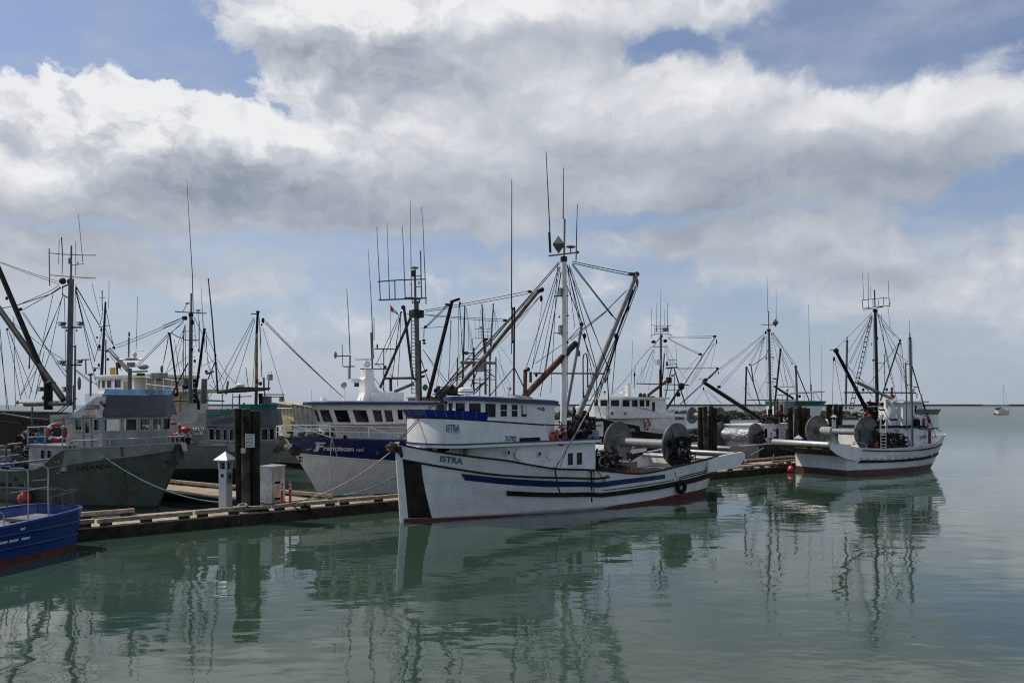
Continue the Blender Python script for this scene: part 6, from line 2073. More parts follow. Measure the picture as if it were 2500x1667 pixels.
    rig(B, root, 'J', '''
mast gal 34:40 1215,470 1238,1560
mast_foot dark 60 1232,1560 1240,1800
topmast gal 14 1212,222 1213,462
antenna galdark 7:4 1202,240 1190,-250
antenna gal 6:4 1318,345 1314,-60
arm gal 10 1112,405 1300,405
o:masthead rust 70x46 1215,482
o:block dark 36x50 1172,515
o:fitting rope 24x54 1256,535
o:lamp redlamp 20x40 1180,870
o:lamp redlamp 18x30 1276,868
arm gal 9 1170,852 1290,852
arm gal 9 1170,1195 1305,1190
o:platform_lamp rust 60x24 1295,1146
boom dark 50:60 320,1190 1235,1784
o:boom_head dark 70x50 345,1165
o:block dark 24x44 322,1280
b:camera galdark 38x38 534,1256
spar galdark 24 908,990 893,1590
o:spar_head rust 44x30 910,992
spar rust 16 972,965 1008,1215 1100,1510
o:spar_head rust 34x28 955,952
spar rust 13 925,1010 1000,1190
spar galdark 26 1376,745 1295,1500
o:spar_head rust 40x34 1372,745
spar gal 30 1583,970 1606,1510
o:spar_head rust 46x36 1582,978
spar galdark 14 1590,1010 1790,1500
arm gal 15 918,1437 1600,1430
o:block rust 26x22 1533,938
derrick dark 30 1292,1248 1545,1412
radar_array navy 11 1366,1254 1560,1252
o:radar_gearbox white 62x60 1464,1296
radar_stem gal 26 1466,1330 1468,1460
whip_antenna galdark 9:4 1785,1310 1764,450 1758,130
post gal 13 1798,1520 1796,1218
antenna galdark 6:4 1938,1440 1940,690
o:lamp dark 44x44 1637,1385
stay wire 5 1148,535 540,1008
stay wire 5 1150,552 545,1038
stay wire 5 1155,570 540,1225
stay wire 5 1160,580 568,1248
stay wire 5 1160,560 952,932
stay wire 5 1165,570 968,948
stay wire 5 1150,560 1090,830 1000,1150
stay wire 5 1160,575 1080,930 1030,1050
stay wire 5 1185,560 1195,1400
stay wire 6 1270,508 1530,932
stay wire 6 1275,520 1588,962
stay wire 5 1262,560 1352,722
stay wire 5 1265,560 1330,860 1420,1240
stay wire 5 1268,520 1390,760 1600,1340
stay wire 5 1390,800 1440,1100 1480,1250
stay wire 5 1392,830 1500,1120 1580,1340
stay wire 4 1400,860 1460,1240
chain dark 10 1205,745 1170,840 1130,870 1020,945 975,960
stay wire 5 1210,1070 1160,1175 1060,1370
stay wire 5 920,1200 960,1390
stay wire 4 1030,1150 1170,1480
stay wire 5 345,1290 560,1480
stay wire 4 390,1290 580,1490
stay wire 4 540,1300 880,1500
stay wire 4 330,1290 180,1500
stay wire 5 330,1300 450,1540
stay wire 5 865,1255 900,1310 1110,1568
''')
    q = B.p('J', 1306, 380, 0); r = .26
    MB().add([q + Vector(v) * r for v in ((1, 0, 0), (0, 1, 0), (-1, 0, 0), (0, -1, 0), (0, 0, 1.15), (0, 0, -1.15))],
             [[0, 1, 4], [1, 2, 4], [2, 3, 4], [3, 0, 4], [1, 0, 5], [2, 1, 5], [3, 2, 5], [0, 3, 5]]).build('radar_reflector', 'gal', root)
    for k in range(20):
        y = lerp(600, 1380, k / 19); x = lerp(1244, 1268, k / 19); MB().tube([B.p('J', x, y, -.1), B.p('J', x + 18, y + 2, -.1)], .016, 4).build('ladder_rung', 'gal', root)
build_silver()

# ------------------------------------------------------------------ white boat on the right, stern roller to the left
def build_20468():
    B = Frame(17.15, 43.3, 24.0)
    root = thing('fishing_boat', 'white fishing boat with silver stern roller and red bottom, the rightmost moored boat', 'fishing boat', B.o, B.a)
    xw = B.g('P', 1487, 1308, 0).x; top = B.p('P', 1618, 715, 0)
    hm = hull_mat('roller_boat_hull', (.78, .775, .75), (.13, .03, .024), .29, sfac=.4)
    hull = Hull(B, (xw, top.x), (0, 0), top.z, [(0, .06), (.05, .34), (.1, .63), (.2, 1.13), (.35, 1.6), (.55, 1.88), (1, 1.92)],
                [(0, .04), (.1, .40), (.2, .82), (.4, 1.45), (.7, 1.82), (1, 1.82)],
                [(0, top.z), (.08, top.z * .95), ('P', 1500, 848), ('P', 1300, 892), ('P', 1000, 948), ('P', 600, 968), ('P', 200, 960), ('M', 1090, 612)], flare=1.2, rakep=.9)
    hull.capm = 'white'
    hull.build(root, hm, 'white', bul=.5)
    hull.strip(root, 'guard_timber', 'brownblack', [('P', 1545, 1018), ('P', 1400, 1062), ('P', 1100, 1122), ('P', 700, 1155), ('P', 150, 1158)], [('P', 1535, 1062), ('P', 1400, 1108), ('P', 1100, 1166), ('P', 700, 1197), ('P', 95, 1212)], off=.05)
    hull.strake(root, 'sheer_strake', 'brownblack', [('P', 1600, 878), ('P', 1500, 915), ('P', 1300, 965), ('P', 1165, 985)], r=.045)
    hull.strake(root, 'sheer_strake', 'brownblack', [('P', 1150, 985), ('P', 900, 1000), ('P', 500, 1004), ('P', 165, 990)], r=.03)
    for x, y in ((148, 1122), (272, 1132), (402, 1138), (520, 1140), (990, 1122), (1102, 1110)):
        q = hull.solve('P', x, y); MB().obox(hull.surf(*q, -1, .004), .16, .03, .03).build('scupper', 'black', root)
    for x, y in ((650, 1112), (770, 1108), (885, 1102)):
        q = hull.solve('P', x, y); P = hull.surf(*q, -1, .006); fr = MB()
        for (dx, dz, w, h) in ((0, .10, .2, .02), (0, -.10, .2, .02), (-.1, 0, .02, .2), (.1, 0, .02, .2)): fr.obox(P + Vector((dx, 0, dz)), w, .02, h)
        fr.build('hull_plate_frame', 'rope', root)
    plane_poly(B, root, 'stern_plate', 'white', 'M', [(886, 576), (1075, 596), (1250, 640), (1235, 720), (1190, 778), (1065, 752), (960, 705), (880, 640)], -1.96, .05)
    plane_poly(B, root, 'far_stern_plate', 'white', 'M', [(886, 576), (1075, 596), (1250, 640), (1235, 720), (1190, 778), (1065, 752), (960, 705), (880, 640)], 1.92, .05)
    q = B.p('M', 868, 592, -1.9)
    lf = lat_for(B, q.x, q.z, uv('M', 125, 592)[0]); lf = min(max(lf, 1.8), 2.3)
    MB().lathe([(.12, -1.94), (.16, -1.86), (.16, lf - .1), (.12, lf)], (q.x, 0, q.z), 'Y', 18).build('stern_roller', 'bright', root, smooth=40)
    zp = B.p('M', 900, 690, -1.9).z
    MB().hexa([(q.x + .1, -1.9, zp + .1), (.1, -1.9, zp - .25), (.1, 1.88, zp - .25), (q.x + .1, 1.88, zp + .1)], [(q.x + .1, -1.9, q.z - .1), (.1, -1.9, zp + .1), (.1, 1.88, zp + .1), (q.x + .1, 1.88, q.z - .1)]).build('stern_ramp', 'galdark', root)
    for (a, b_) in ((-.3, .6), (-1.4, -.6)): MB().box(q.x + .04, q.x + .09, a, b_, q.z - .27, q.z - .22).build('ramp_slot', 'yellow', root)
    n = B.p('M', 1292, 450, -1.2); r = (B.p('M', 1292, 265, -1.2).z - B.p('M', 1292, 636, -1.2).z) / 2
    lf = lat_for(B, n.x, n.z, uv('M', 728, 430)[0])
    disc_drum(root, (n.x, -1.2, n.z), (n.x, lf, n.z), r, .17)
    MB().lathe([(.22, .35), (.26, .55), (.25, 1.1), (.27, 1.2), (.2, 1.25)], (n.x, lf, n.z), M=Matrix.Rotation(R(90), 4, 'X'), n=18).build('rope_wrap', 'ropepale', root, smooth=40)
    plane_poly(B, root, 'drum_motor_plate', 'bluegrey', 'M', [(1230, 410), (1390, 410), (1385, 640), (1230, 630)], -1.36, .1)
    MB().tube([B.p('M', 742, 385, lf - .3), B.p('M', 765, 582, lf - .3)], .07, 6).build('drum_post', 'gal', root)
    # houses
    lat = -1.45
    zr = B.p('P', 900, 600, lat).z
    xa = B.p('P', 480, 800, lat).x; xb = B.p('P', 1430, 760, -.9).x
    fb = clamp_fp(hull, [(xa, lat), (lerp(xa, xb, .7), lat), (xb, -.8), (xb + .15, 0), (xb, .8), (lerp(xa, xb, .7), -lat), (xa, -lat)], 1.4, .2)
    house(root, 'deckhouse', 'white', fb, .8, zr)
    slab(root, 'boat_deck', 'dark', fb, zr, .12, .12)
    plane_poly(B, root, 'door', 'rust', 'P', [(1336, 880), (1375, 870), (1375, 635), (1336, 640)], lat - .03, .04)
    letter(root, 'number_lettering', 'blackletter', '20468', on_plane(B, lat - .02, ('P', 1185, 806), ('P', 1296, 780), ('P', 1185, 736), ('P', 1296, 712)), .015)
    sg = plane_poly(B, root, 'sign_board', 'paper', 'P', [(704, 684), (849, 692), (849, 610), (704, 604)], lat - .25, .03)
    letter(sg, 'sign_lettering', 'blackletter', 'WATCH', on_plane(B, lat - .25, ('P', 722, 642), ('P', 832, 648), ('P', 722, 618), ('P', 832, 622)), .02)
    letter(sg, 'sign_lettering', 'blackletter', 'WAKE', on_plane(B, lat - .25, ('P', 742, 672), ('P', 818, 676), ('P', 742, 652), ('P', 818, 656)), .02)
    # white stack casing
    c0 = B.p('P', 730, 520, -.2); zs0, zs1 = zr + .1, B.p('P', 720, 105, -.2).z; rw = (B.p('P', 865, 300, -.2).x - B.p('P', 585, 300, -.2).x) / 2
    MB().hexa([(c0.x + rw * 1.1 * math.cos(a) * .95, -.2 + rw * .8 * math.sin(a), zs0) for a in [2 * math.pi * k / 14 for k in range(14)]],
              [(c0.x + rw * .92 * math.cos(a), -.2 + rw * .7 * math.sin(a), zs1) for a in [2 * math.pi * k / 14 for k in range(14)]]).build('stack_casing', 'white', root, smooth=50)
    for k in range(6): MB().tube([B.p('P', 612, 160 + k * 13, -.9), B.p('P', 665, 162 + k * 13, -.9)], .012, 4).build('louvre', 'galdark', root)
    # wheelhouse with brown roof, bridge front and flared dodger
    x0, x1 = B.p('P', 1060, 300, -1.1).x, B.p('P', 1225, 300, -1.1).x; za = B.p('P', 1150, 165, -1.1).z
    w_ = winx(B, 'P', -1.1, 270, [(1086, 1128)], x0, x1)
    zw0 = zr + .12
    house(root, 'wheelhouse', 'white', fp_rect(x0 - .8, x1, -1.1, 1.1), zw0, za, wins={0: [((w_[0][0] * (x1 - x0) + .8) / (x1 - x0 + .8), (w_[0][1] * (x1 - x0) + .8) / (x1 - x0 + .8), .5, .93)], 1: [(.08, .46, .5, .93), (.54, .92, .5, .93)]})
    slab(root, 'wheelhouse_roof', 'white_rust', fp_rect(x0 - .9, x1 + .3, -1.2, 1.2), za, .10, .08)
    xc, xd = B.p('P', 1172, 500, -1.35).x, B.p('P', 1447, 450, -.3).x; zt = B.p('P', 1300, 375, -1.1).z; zb = B.p('P', 1300, 600, -1.2).z
    fr = [(xc, -1.35), (lerp(xc, xd, .55), -1.2), (xd, -.5), (xd, .5), (lerp(xc, xd, .55), 1.2), (xc, 1.35)]
    house(root, 'bridge_bulwark', 'white', fr, zb, zt, top=False)
    slab(root, 'bridge_trim', 'navy', fr, zb - .08, .08, .06)
    ft = [(x + .18, y * 1.12) for x, y in fr]
    house(root, 'wind_dodger', 'stern_tan', fr, zt + .003, zt + .34, ft=ft, top=False)
    clutter(root, 'bridge_gear', 'dark', (lerp(xc, xd, .5), -.3, zt - .2), .6, .5, .35, 26, 91)
    life_ring('red life ring on the bridge front of the rightmost white boat', B.w(B.p('P', 1302, 490, -1.36)), B.a + R(8), .28)
    clutter(root, 'deck_machinery', 'gear', B.p('P', 740, 850, -1.6) - Vector((0, 0, .3)), .9, .10, .75, 46, 92)
    clutter(root, 'mast_winch', 'dark', B.p('P', 330, 400, 0) - Vector((0, 0, .5)), .5, .5, 1.3, 50, 93)
    clutter(root, 'deck_gear', 'gear', B.p('P', 430, 880, -1.2) - Vector((0, 0, .2)), .8, .5, .9, 50, 94)
    for x in (505, 592): MB().tube([B.p('P', x, 420, -1.75), B.p('P', x - 2, 960, -1.75)], .022, 5).build('ladder_rail', 'white', root)
    for k in range(6): y = lerp(675, 940, k / 5); MB().tube([B.p('P', 505, y, -1.75), B.p('P', 592, y, -1.75)], .02, 5).build('ladder_rung', 'white', root)
    rig(B, root, 'P', '''
red_bag redpaint 60 395,930,-1.5 440,850,-1.5
o:red_tub redpaint 110x36 415,918,-1.6
o:red_cover redpaint 80x70 240,355,-.6
o:red_cover redpaint 60x60 310,395,-.6
o:yellow_float yellow 70x40 30,880,-1.6
hoop rail_mat 8 0,0
'''.replace('hoop rail_mat 8 0,0', '') + '''
rail bright 12 0,840,-1.9 160,860,-1.9 240,880,-1.9 262,950,-1.9
rail bright 12 485,600,-1.7 490,430,-1.7 520,410,-1.7 545,450,-1.7
rail bright 12 610,640,-1.7 615,430,-1.7 640,412,-1.7 660,450,-1.7
hose dark 12 490,190,-1 540,260,-1.2 640,450,-1.3
hose dark 10 780,820,-1.75 790,760,-1.75 830,760,-1.75 845,830,-1.75 810,890,-1.75 780,860,-1.75
b:black_tank dark 85x150 1125,530,-1.3
o:white_tank white 130x90 1130,410,-1.2
stanchion gal 34 1055,980,-1.6 1040,0,-1.6
stanchion gal 20 950,640,-1.5 945,0,-1.5
post gal 14 1212,950,-1.9 1212,900,-1.9
brace wirelight 20 1020,940,-1.7 970,760,-1.6
o:lamp lens 26x34 838,478,-1.6
deck_post white 60 925,980,-1.6 920,690,-1.5
b:box black 95x36 727,458,-1.5
stay wire 12 1185,0,-1.2 1470,780,-1.6
stay wire 7 560,190 900,520
stay wire 7 600,200 780,400
bow_rail brownblack 14 1420,590,-.8 1500,640,-.5 1550,660,0
''')
    rig(B, root, 'L', '''
mast galdark 34:42 768,385 792,1520
topmast dark 14 759,135 765,335
o:masthead dark 66x50 768,385
rail gal 9 608,260 770,242 868,232 936,240
rail gal 10 622,358 690,352 785,335 930,328
rail gal 8 622,372 760,362
rod gal 9 612,258 622,362
rod gal 8 685,250 688,366
rod gal 8 740,245 742,330
rod gal 8 806,258 808,322
rod gal 8 868,232 868,320
rod gal 9 935,240 938,342
arm gal 8 935,325 955,285
brace dark 12 785,350 860,338
antenna gal 7:4 630,255 616,-80
antenna gal 8:4 686,250 683,-80
antenna gal 6:4 718,250 712,100
antenna gal 8:5 932,245 926,30
boom dark 38:46 300,870 650,1540
o:boom_head dark 72x60 300,862
arm galdark 9 228,852 280,855
o:block dark 30x62 275,962
post gal 25 432,740 414,1560
post_tip galdark 12 432,695 432,745
o:post_cap galdark 40x20 432,750
post gal 30 1184,705 1202,1568
post_tip galdark 13 1182,650 1184,705
antenna gal 6:4 1182,650 1178,485
o:post_cap galdark 44x24 1183,712
post gal 17 1130,1000 1147,1568
arm gal 11 1130,1022 1190,1022
arm gal 10 1140,1268 1195,1270
spar galdark 18 1065,742 830,1460
o:spar_head dark 34x30 1066,740
o:block dark 18x36 1074,780
spar dark 13 1210,1050 1362,1568
crossbar galdark 17 398,1362 1250,1366
derrick stern_tan 38 550,1238 972,1440
o:block dark 34x40 625,1328
o:nav_lamp redlamp 14x36 726,785
o:nav_lamp redlamp 12x22 877,912
o:nav_lamp redlamp 12x24 877,1112
rod galdark 9 877,900 886,1320
arm gal 9 800,1012 880,1014
o:horn gal 30x34 745,975
o:lamp dark 26x44 793,715
o:lamp galdark 36x40 905,1326
vent_pipe rust 26 962,1430 968,1300
b:red_box redlamp 36x40 985,1410
o:radar_dome white 44x54 1225,1330
radar_array navy 12 1222,1298 1280,1298
b:instrument white 34x56 1310,1410
b:instrument white 30x60 1255,1400
stay wire 5 725,410 305,835
stay wire 5 725,425 440,885
stay wire 5 728,440 448,1020
stay wire 5 730,450 470,1020
stay wire 5 732,460 510,1090
stay wire 4 735,470 640,1000 560,1250
stay wire 5 745,470 745,1300
stay wire 6 790,400 850,530 1005,695
stay wire 6 792,410 1060,735
stay wire 5 795,430 860,640 900,960 1060,1568
stay wire 5 800,440 870,740 1000,1300
stay wire 5 805,450 900,900 960,1200
stay wire 5 860,560 960,830 1160,1000
stay wire 5 855,550 1000,800 1150,1180
stay wire 5 850,540 1120,1240
stay wire 5 1010,930 1080,1080 1175,1340
stay wire 5 840,420 850,520
stay wire 4 922,345 950,600
stay wire 5 268,992 255,1510
stay wire 5 290,985 385,1560
stay wire 5 300,975 360,1050
stay wire 5 330,900 430,1060 560,1150 740,1420
stay wire 6 1050,770 900,980 700,1260
stay wire 5 1075,800 1080,1400
stay wire 5 1085,800 1120,1180 1140,1400
stay wire 5 1160,730 1165,1000
stay wire 5 1207,730 1215,1150
stay wire 5 440,1030 600,1300
stay wire 6 560,1220 720,1380
stay wire 5 565,1190 760,1310
''')
    # rope ladder up to the masthead
    for (a, b_) in ((714, 455), (735, 500)): MB().tube([B.p('L', a, 440, -.2), B.p('L', b_, 1568, -1.5)], .016, 5).build('ladder_rope', 'wire', root)
    for k in range(17):
        y = 575 + 61 * k; t = (y - 440) / 1128; lt = lerp(-.2, -1.5, t)
        MB().tube([B.p('L', lerp(712, 453, t), y, lt), B.p('L', lerp(738, 502, t), y + 1, lt)], .028, 5).build('ladder_rung', 'galdark', root)
    buoy('bright red float at the waterline by the transom of the rightmost boat', B.w(B.g('M', 430, 872, .18)), .2, 'buoy_red', rope=0)
    return B, hull
RIB, RIH = build_20468()
# ------------------------------------------------------------------ boats behind and at the edges
def build_tan():
    B = Frame(-14.5, 50, -46.0)
    root = thing('fishing_boat', 'tan and white wooden boat under a grey tarpaulin behind the navy bow', 'fishing boat', B.o, B.a)
    hm = hull_mat('tan_boat_hull', (.62, .62, .60), (.03, .03, .035), .2)
    hull = Hull(B, (4.5, 5.5), (-12, -12.2), 2.6, [(0, .06), (.1, 1.0), (.3, 2.0), (.6, 2.3), (1, 2.1)], [(0, .04), (.15, .6), (.3, 1.4), (.6, 2.1), (1, 1.9)], [(0, 2.3), (.3, 1.7), (.7, 1.4), (1, 1.5)])
    hull.build(root, hm, 'white', bul=.3, n=20)
    P = lambda x, y, l: B.p('R', x, y, l)
    lat = -1.9
    plane_poly(B, root, 'house_side', 'white', 'R', [(150, 1120), (850, 1120), (840, 740), (150, 740)], lat, 3.6)
    plane_poly(B, root, 'navy_rail', 'navy', 'R', [(200, 1160), (850, 1165), (850, 1110), (200, 1105)], lat - .1, .1)
    plane_poly(B, root, 'upper_house', 'tan', 'R', [(150, 735), (835, 735), (815, 300), (300, 250), (150, 240)], lat + .3, 2.8)
    plane_poly(B, root, 'deck_edge', 'cream', 'R', [(150, 750), (860, 745), (860, 660), (150, 655)], lat - .05, .4)
    plane_poly(B, root, 'roof_beam', 'boombrown', 'R', [(250, 300), (800, 370), (800, 330), (250, 240)], lat + .1, .25)
    railing(root, [P(x, y, lat) for x, y in ((355, 395), (430, 388), (540, 388), (620, 390), (700, 392), (790, 395))], .85, 'white', .03, mid=False)
    tp = [P(770, 280, lat - .2), P(1620, 420, lat - .2)]; bt = [P(860, 900, lat - .2), P(1700, 900, lat - .2)]
    b = MB(); rows = []
    for i in range(25):
        t = i / 24; o = Vector((0, .06 * math.sin(i * 1.7) + .04 * math.sin(i * 3.1), 0)); rows.append([tp[0].lerp(tp[1], t) + o * .3, tp[0].lerp(tp[1], t).lerp(bt[0].lerp(bt[1], t), .5) + o, bt[0].lerp(bt[1], t) + o])
    b.grid(rows); b.grid([[v + Vector((0, .05, 0)) for v in r] for r in rows]); b.build('tarpaulin', 'tarpgrey', root, smooth=60)
    MB().tube(tp, .03, 6).build('tarpaulin_edge', 'rope', root)
    q = P(660, 890, lat - .25); MB().lathe([(.62, -.05), (.62, .05)], q, 'Y', 26).build('round_hatch_cover', 'tan', root)
    rig(B, root, 'R', '''
winch_post boombrown 50 760,750,-2.2 830,900,-2.2
spar boombrown 34 40,28,-1 570,32,-1
spar boombrown 26 180,95,-1 470,92,-1
b:spar_bracket boombrown 100x140 505,150,-1
b:deck_box dark 150x90 740,1000,-2.3
''')
    rig(B, root, 'C', '''
mast black 27 1000,525 987,760
mast mastwood 28:34 987,760 984,1335
mast rust 34 984,1335 980,1520
masthead black 44 1000,520 1000,532
arm galdark 12 930,550 980,550
o:block black 42 1055,620
'''.replace('o:block black 42 1055,620', 'o:block black 42x60 1055,620') + '''
o:block black 26x24 1040,665
stay wire 6 955,590 470,1460
stay wire 6 962,600 595,1395
stay wire 6 970,610 765,1285
stay wire 6 1088,628 1900,1430
stay wire 6 1078,650 1912,1442
stay wire 6 1082,640 1906,1436
stay wire 6 1015,600 1045,1225
stay wire 5 1030,690 1035,1220
stay wire 5 1050,690 1170,1080 1300,1520
stay wire 6 975,820 945,1330
b:instrument wirelight 50x60 1128,1225
rod gal 14 1112,1370 1118,1250
rod gal 6 1118,1195 1116,1160
rod gal 6 1143,1195 1142,1160
o:radar_dome white 112x46 815,1308
rod rust 8 905,1380 872,1120
post gal 22 1065,1370 1062,1225
o:lamp galdark 50x44 1025,1290
b:mast_collar rust 34x50 985,1268
rod galdark 5 662,1400 662,1100
post gal 20 665,1400 685,1265
''')
build_tan()

def build_cream():
    B = Frame(-22.3, 47, -38.0)
    root = thing('fishing_boat', 'cream and white wooden boat with yellow trimmed wheelhouse behind the dark visor', 'fishing boat', B.o, B.a)
    hm = hull_mat('cream_hull', (.6, .58, .52), (.05, .03, .03), .2)
    hull = Hull(B, (7.5, 8.6), (-9, -9.2), 2.8, [(0, .06), (.1, 1.0), (.3, 2.0), (.6, 2.3), (1, 2.1)], [(0, .04), (.15, .6), (.3, 1.4), (.6, 2.1), (1, 1.9)], [(0, 2.8), (.3, 2.0), (.7, 1.6), (1, 1.7)])
    hull.build(root, hm, 'cream', bul=.3, n=20)
    lat = -1.5
    x0, x1 = B.p('S', 300, 430, lat).x, B.p('S', 1000, 430, lat).x
    z1 = B.p('S', 600, 345, lat).z; z0 = B.p('S', 600, 560, lat).z - .2
    h0 = (B.p('S', 600, 530, lat).z - z0) / (z1 - z0); h1 = (B.p('S', 600, 362, lat).z - z0) / (z1 - z0)
    w_ = winx(B, 'S', lat, 440, [(305, 345), (380, 452), (475, 575), (620, 755)], x0, x1)
    house(root, 'wheelhouse', 'white', fp_rect(x0, x1, lat, -lat), z0, z1, wins={0: [(a, b, h0, h1) for a, b in w_]}, fw=.04)
    plane_poly(B, root, 'varnished_door', 'mastwood', 'S', [(792, 545), (890, 545), (890, 402), (792, 400)], lat - .03, .03)
    slab(root, 'wheelhouse_roof', 'cream', fp_rect(x0 - .25, B.p('S', 1270, 360, lat).x, lat, -lat), z1, .16, .12)
    house(root, 'lower_house', 'white', fp_rect(x0 - 1, x1 + 2.2, -1.8, 1.8), 1.4, z0)
    xa, xb = B.p('S', 960, 560, -1.7).x, B.p('S', 2060, 590, -1.7).x
    slab(root, 'boat_deck', 'cream', fp_rect(xa, xb, -1.7, 1.7), B.p('S', 1800, 600, -1.7).z, .14)
    plane_poly(B, root, 'aft_door', 'mastwood', 'S', [(1770, 980), (1880, 980), (1880, 620), (1790, 620)], -1.95, .04)
    railing(root, [B.p('S', x, y, -1.6) for x, y in ((1230, 320), (1400, 340), (1560, 355), (1720, 368), (1900, 385), (2020, 392))], .75, 'white', .025)
    MB().lathe([(.16, 0), (.16, .3), (.18, .32), (.16, .42), (.02, .46)], B.p('S', 590, 270, -.3), n=14).build('yellow_topped_vent', 'yellow', root, smooth=40)
    rig(B, root, 'A', '''
mast galdark 16:26 918,640 885,1265
o:masthead galdark 16x30 917,640
rod dark 7 890,540 888,640 892,712
arm galdark 6 862,594 916,594
o:lamp galdark 12x30 889,545
arm galdark 8 862,850 955,834
o:lamp rust 18x40 880,875
o:lamp galdark 26x44 866,1020
arm galdark 8 850,1045 930,1055
o:lamp galdark 22x34 860,1180
arm galdark 9 815,1205 885,1212
o:lamp galdark 26x28 826,1222
rod galdark 10 922,960 918,1265
boom gal 34 950,1045 1110,1225
boom_head dark 20 930,1060 960,1040
o:block dark 30x26 990,1028
o:block dark 26x26 938,1130
b:floodlight galdark 36x50 1030,1182
rod galdark 16 1020,1265 1018,1160
stay wire 5 920,680 975,960 1000,1050
stay wire 5 915,860 990,1010
stay wire 5 885,900 820,1150
stay wire 5 895,720 870,830
stay wire 5 1000,1010 1590,770
stay wire 5 1010,1032 1585,790
stay wire 5 1180,1190 1450,920
stay wire 5 1190,1200 1480,910
stay wire 5 960,1100 1060,1230
stay wire 4 945,690 950,450
b:engine_cover galdark 110x60 1390,1280
''')
build_cream()

def build_seiner():
    B = Frame(-6.5, 62, 30.0)
    root = thing('fishing_boat', 'grey fishing boat with several thin masts beyond the brown boom', 'fishing boat', B.o, B.a)
    hm = hull_mat('seiner_hull', (.33, .34, .34), (.04, .03, .03), .2)
    hull = Hull(B, (-3, -4), (11, 11.2), 2.6, [(0, .06), (.1, 1.0), (.3, 2.0), (.6, 2.3), (1, 2.1)], [(0, .04), (.15, .6), (.3, 1.4), (.6, 2.1), (1, 1.9)], [(0, 2.6), (.3, 2.0), (.7, 1.5), (1, 1.6)])
    hull.build(root, hm, 'alupaint', bul=.3, n=20)
    x0, x1 = B.p('O', 180, 1500, -1.4).x, B.p('O', 420, 1500, -1.4).x; za = B.p('O', 300, 1438, -1.4).z
    house(root, 'wheelhouse', 'alupaint', fp_rect(x0 - .3, x1 + .4, -1.4, 1.4), 1.5, za, wins={0: [(.15, .4, .62, .92), (.5, .75, .62, .92)]})
    slab(root, 'wheelhouse_roof', 'alupaint', fp_rect(x0 - .3, x1 + .4, -1.4, 1.4), za, .1, .15)
    rig(B, root, 'O', '''
pole galdark 14:20 622,405 600,1240
pole galdark 14:22 815,388 832,780 850,1000
pole gal 14:26 943,380 905,1000
o:pole_tip wirelight 22x16 943,378
o:pole_tip dark 18x22 814,388
o:pole_tip dark 18x22 622,408
mast gal 28 850,770 855,1400
mast gal 20 905,900 900,1420
mast dark 20 722,870 722,1400
mast gal 16 540,980 530,1400
mast gal 16 972,975 970,1420
mast gal 14 600,1000 600,1400
mast gal 12 792,1200 790,1420
o:masthead dark 60x30 860,775
rail gal 6 738,660 905,662
rail gal 6 778,690 905,695
rail gal 6 778,730 905,735
rail gal 8 735,764 910,764
rod gal 5 778,650 778,764
rod gal 5 808,650 808,764
rod gal 5 880,650 880,764
rod gal 4 736,560 738,764
rod gal 4 892,560 890,660
rod gal 4 690,650 700,900
rod gal 6 708,765 712,1000
o:lamp galdark 40x18 800,642
crossbar gal 10 448,1228 965,1228
crossbar gal 12 630,998 800,1000
crossbar gal 10 580,1052 960,1050
spar gal 12 820,790 640,1010
spar gal 12 1075,590 700,1000
spar gal 14 700,1030 290,1400
spar gal 12 900,900 700,1250
spar gal 16 740,1180 690,1310
arm galdark 8 620,920 670,940
arm galdark 10 670,930 740,930
o:float gal 60x44 640,930
radar_array wirelight 34 570,1035 962,1042
b:radar_box wirelight 110x80 770,1100
o:radome white 100x60 632,1350
b:gear galdark 70x50 450,1345
b:gear gear 60x60 360,1365
stay wire 4 630,420 740,1000
stay wire 4 640,420 690,900
stay wire 4 660,600 665,900
stay wire 4 800,450 780,640
stay wire 4 830,420 860,640
stay wire 4 950,440 975,700
stay wire 4 960,470 1010,680
stay wire 4 950,450 900,700
stay wire 4 620,460 560,1000
stay wire 4 540,990 450,1180
stay wire 4 1030,860 1160,1060
stay wire 4 1000,900 1080,1280
stay wire 4 985,1000 1140,1300
stay wire 4 960,1000 1080,1380
stay wire 4 760,1250 640,1400
stay wire 4 550,540 545,1250
radar_boom galdark 16 820,1270 700,1380
radar_boom galdark 14 890,1200 740,1380
mast_rung gal 8 840,1120 930,1120
mast_rung gal 8 840,1180 930,1180
lattice gal 10 700,1260 880,1290
lattice gal 10 560,1200 700,1180
lattice gal 10 800,1080 960,1200
''')
build_seiner()

def build_dark():
    B = Frame(-25.5, 38.5, -20.0)
    root = thing('fishing_boat', 'dark brown hulled boat cut off by the left edge, behind the CALVADA', 'fishing boat', B.o, B.a)
    hm = hull_mat('dark_hull', (.022, .018, .016), (.03, .02, .02), .1)
    hull = Hull(B, (6.0, 6.8), (-8, -8.2), 3.2, [(0, .06), (.1, 1.0), (.3, 1.9), (.6, 2.2), (1, 2.1)], [(0, .04), (.15, .6), (.3, 1.4), (.6, 2.1), (1, 1.9)],
                [(0, 3.0), ('B', 190, 270), ('B', 90, 245), ('B', 0, 235), (1, 3.5)])
    hull.capm = 'gal'
    hull.build(root, hm, 'brownblack', bul=.4, n=20)
    hull.strake(root, 'rub_strake', 'red_oxide', [('B', 190, 320), ('B', 90, 305), ('B', 0, 300)], r=.05)
    plane_poly(B, root, 'deck_cover', 'tarplight', 'B', [(55, 268), (345, 322), (345, 300), (130, 258)], -1.2, .4)
build_dark()

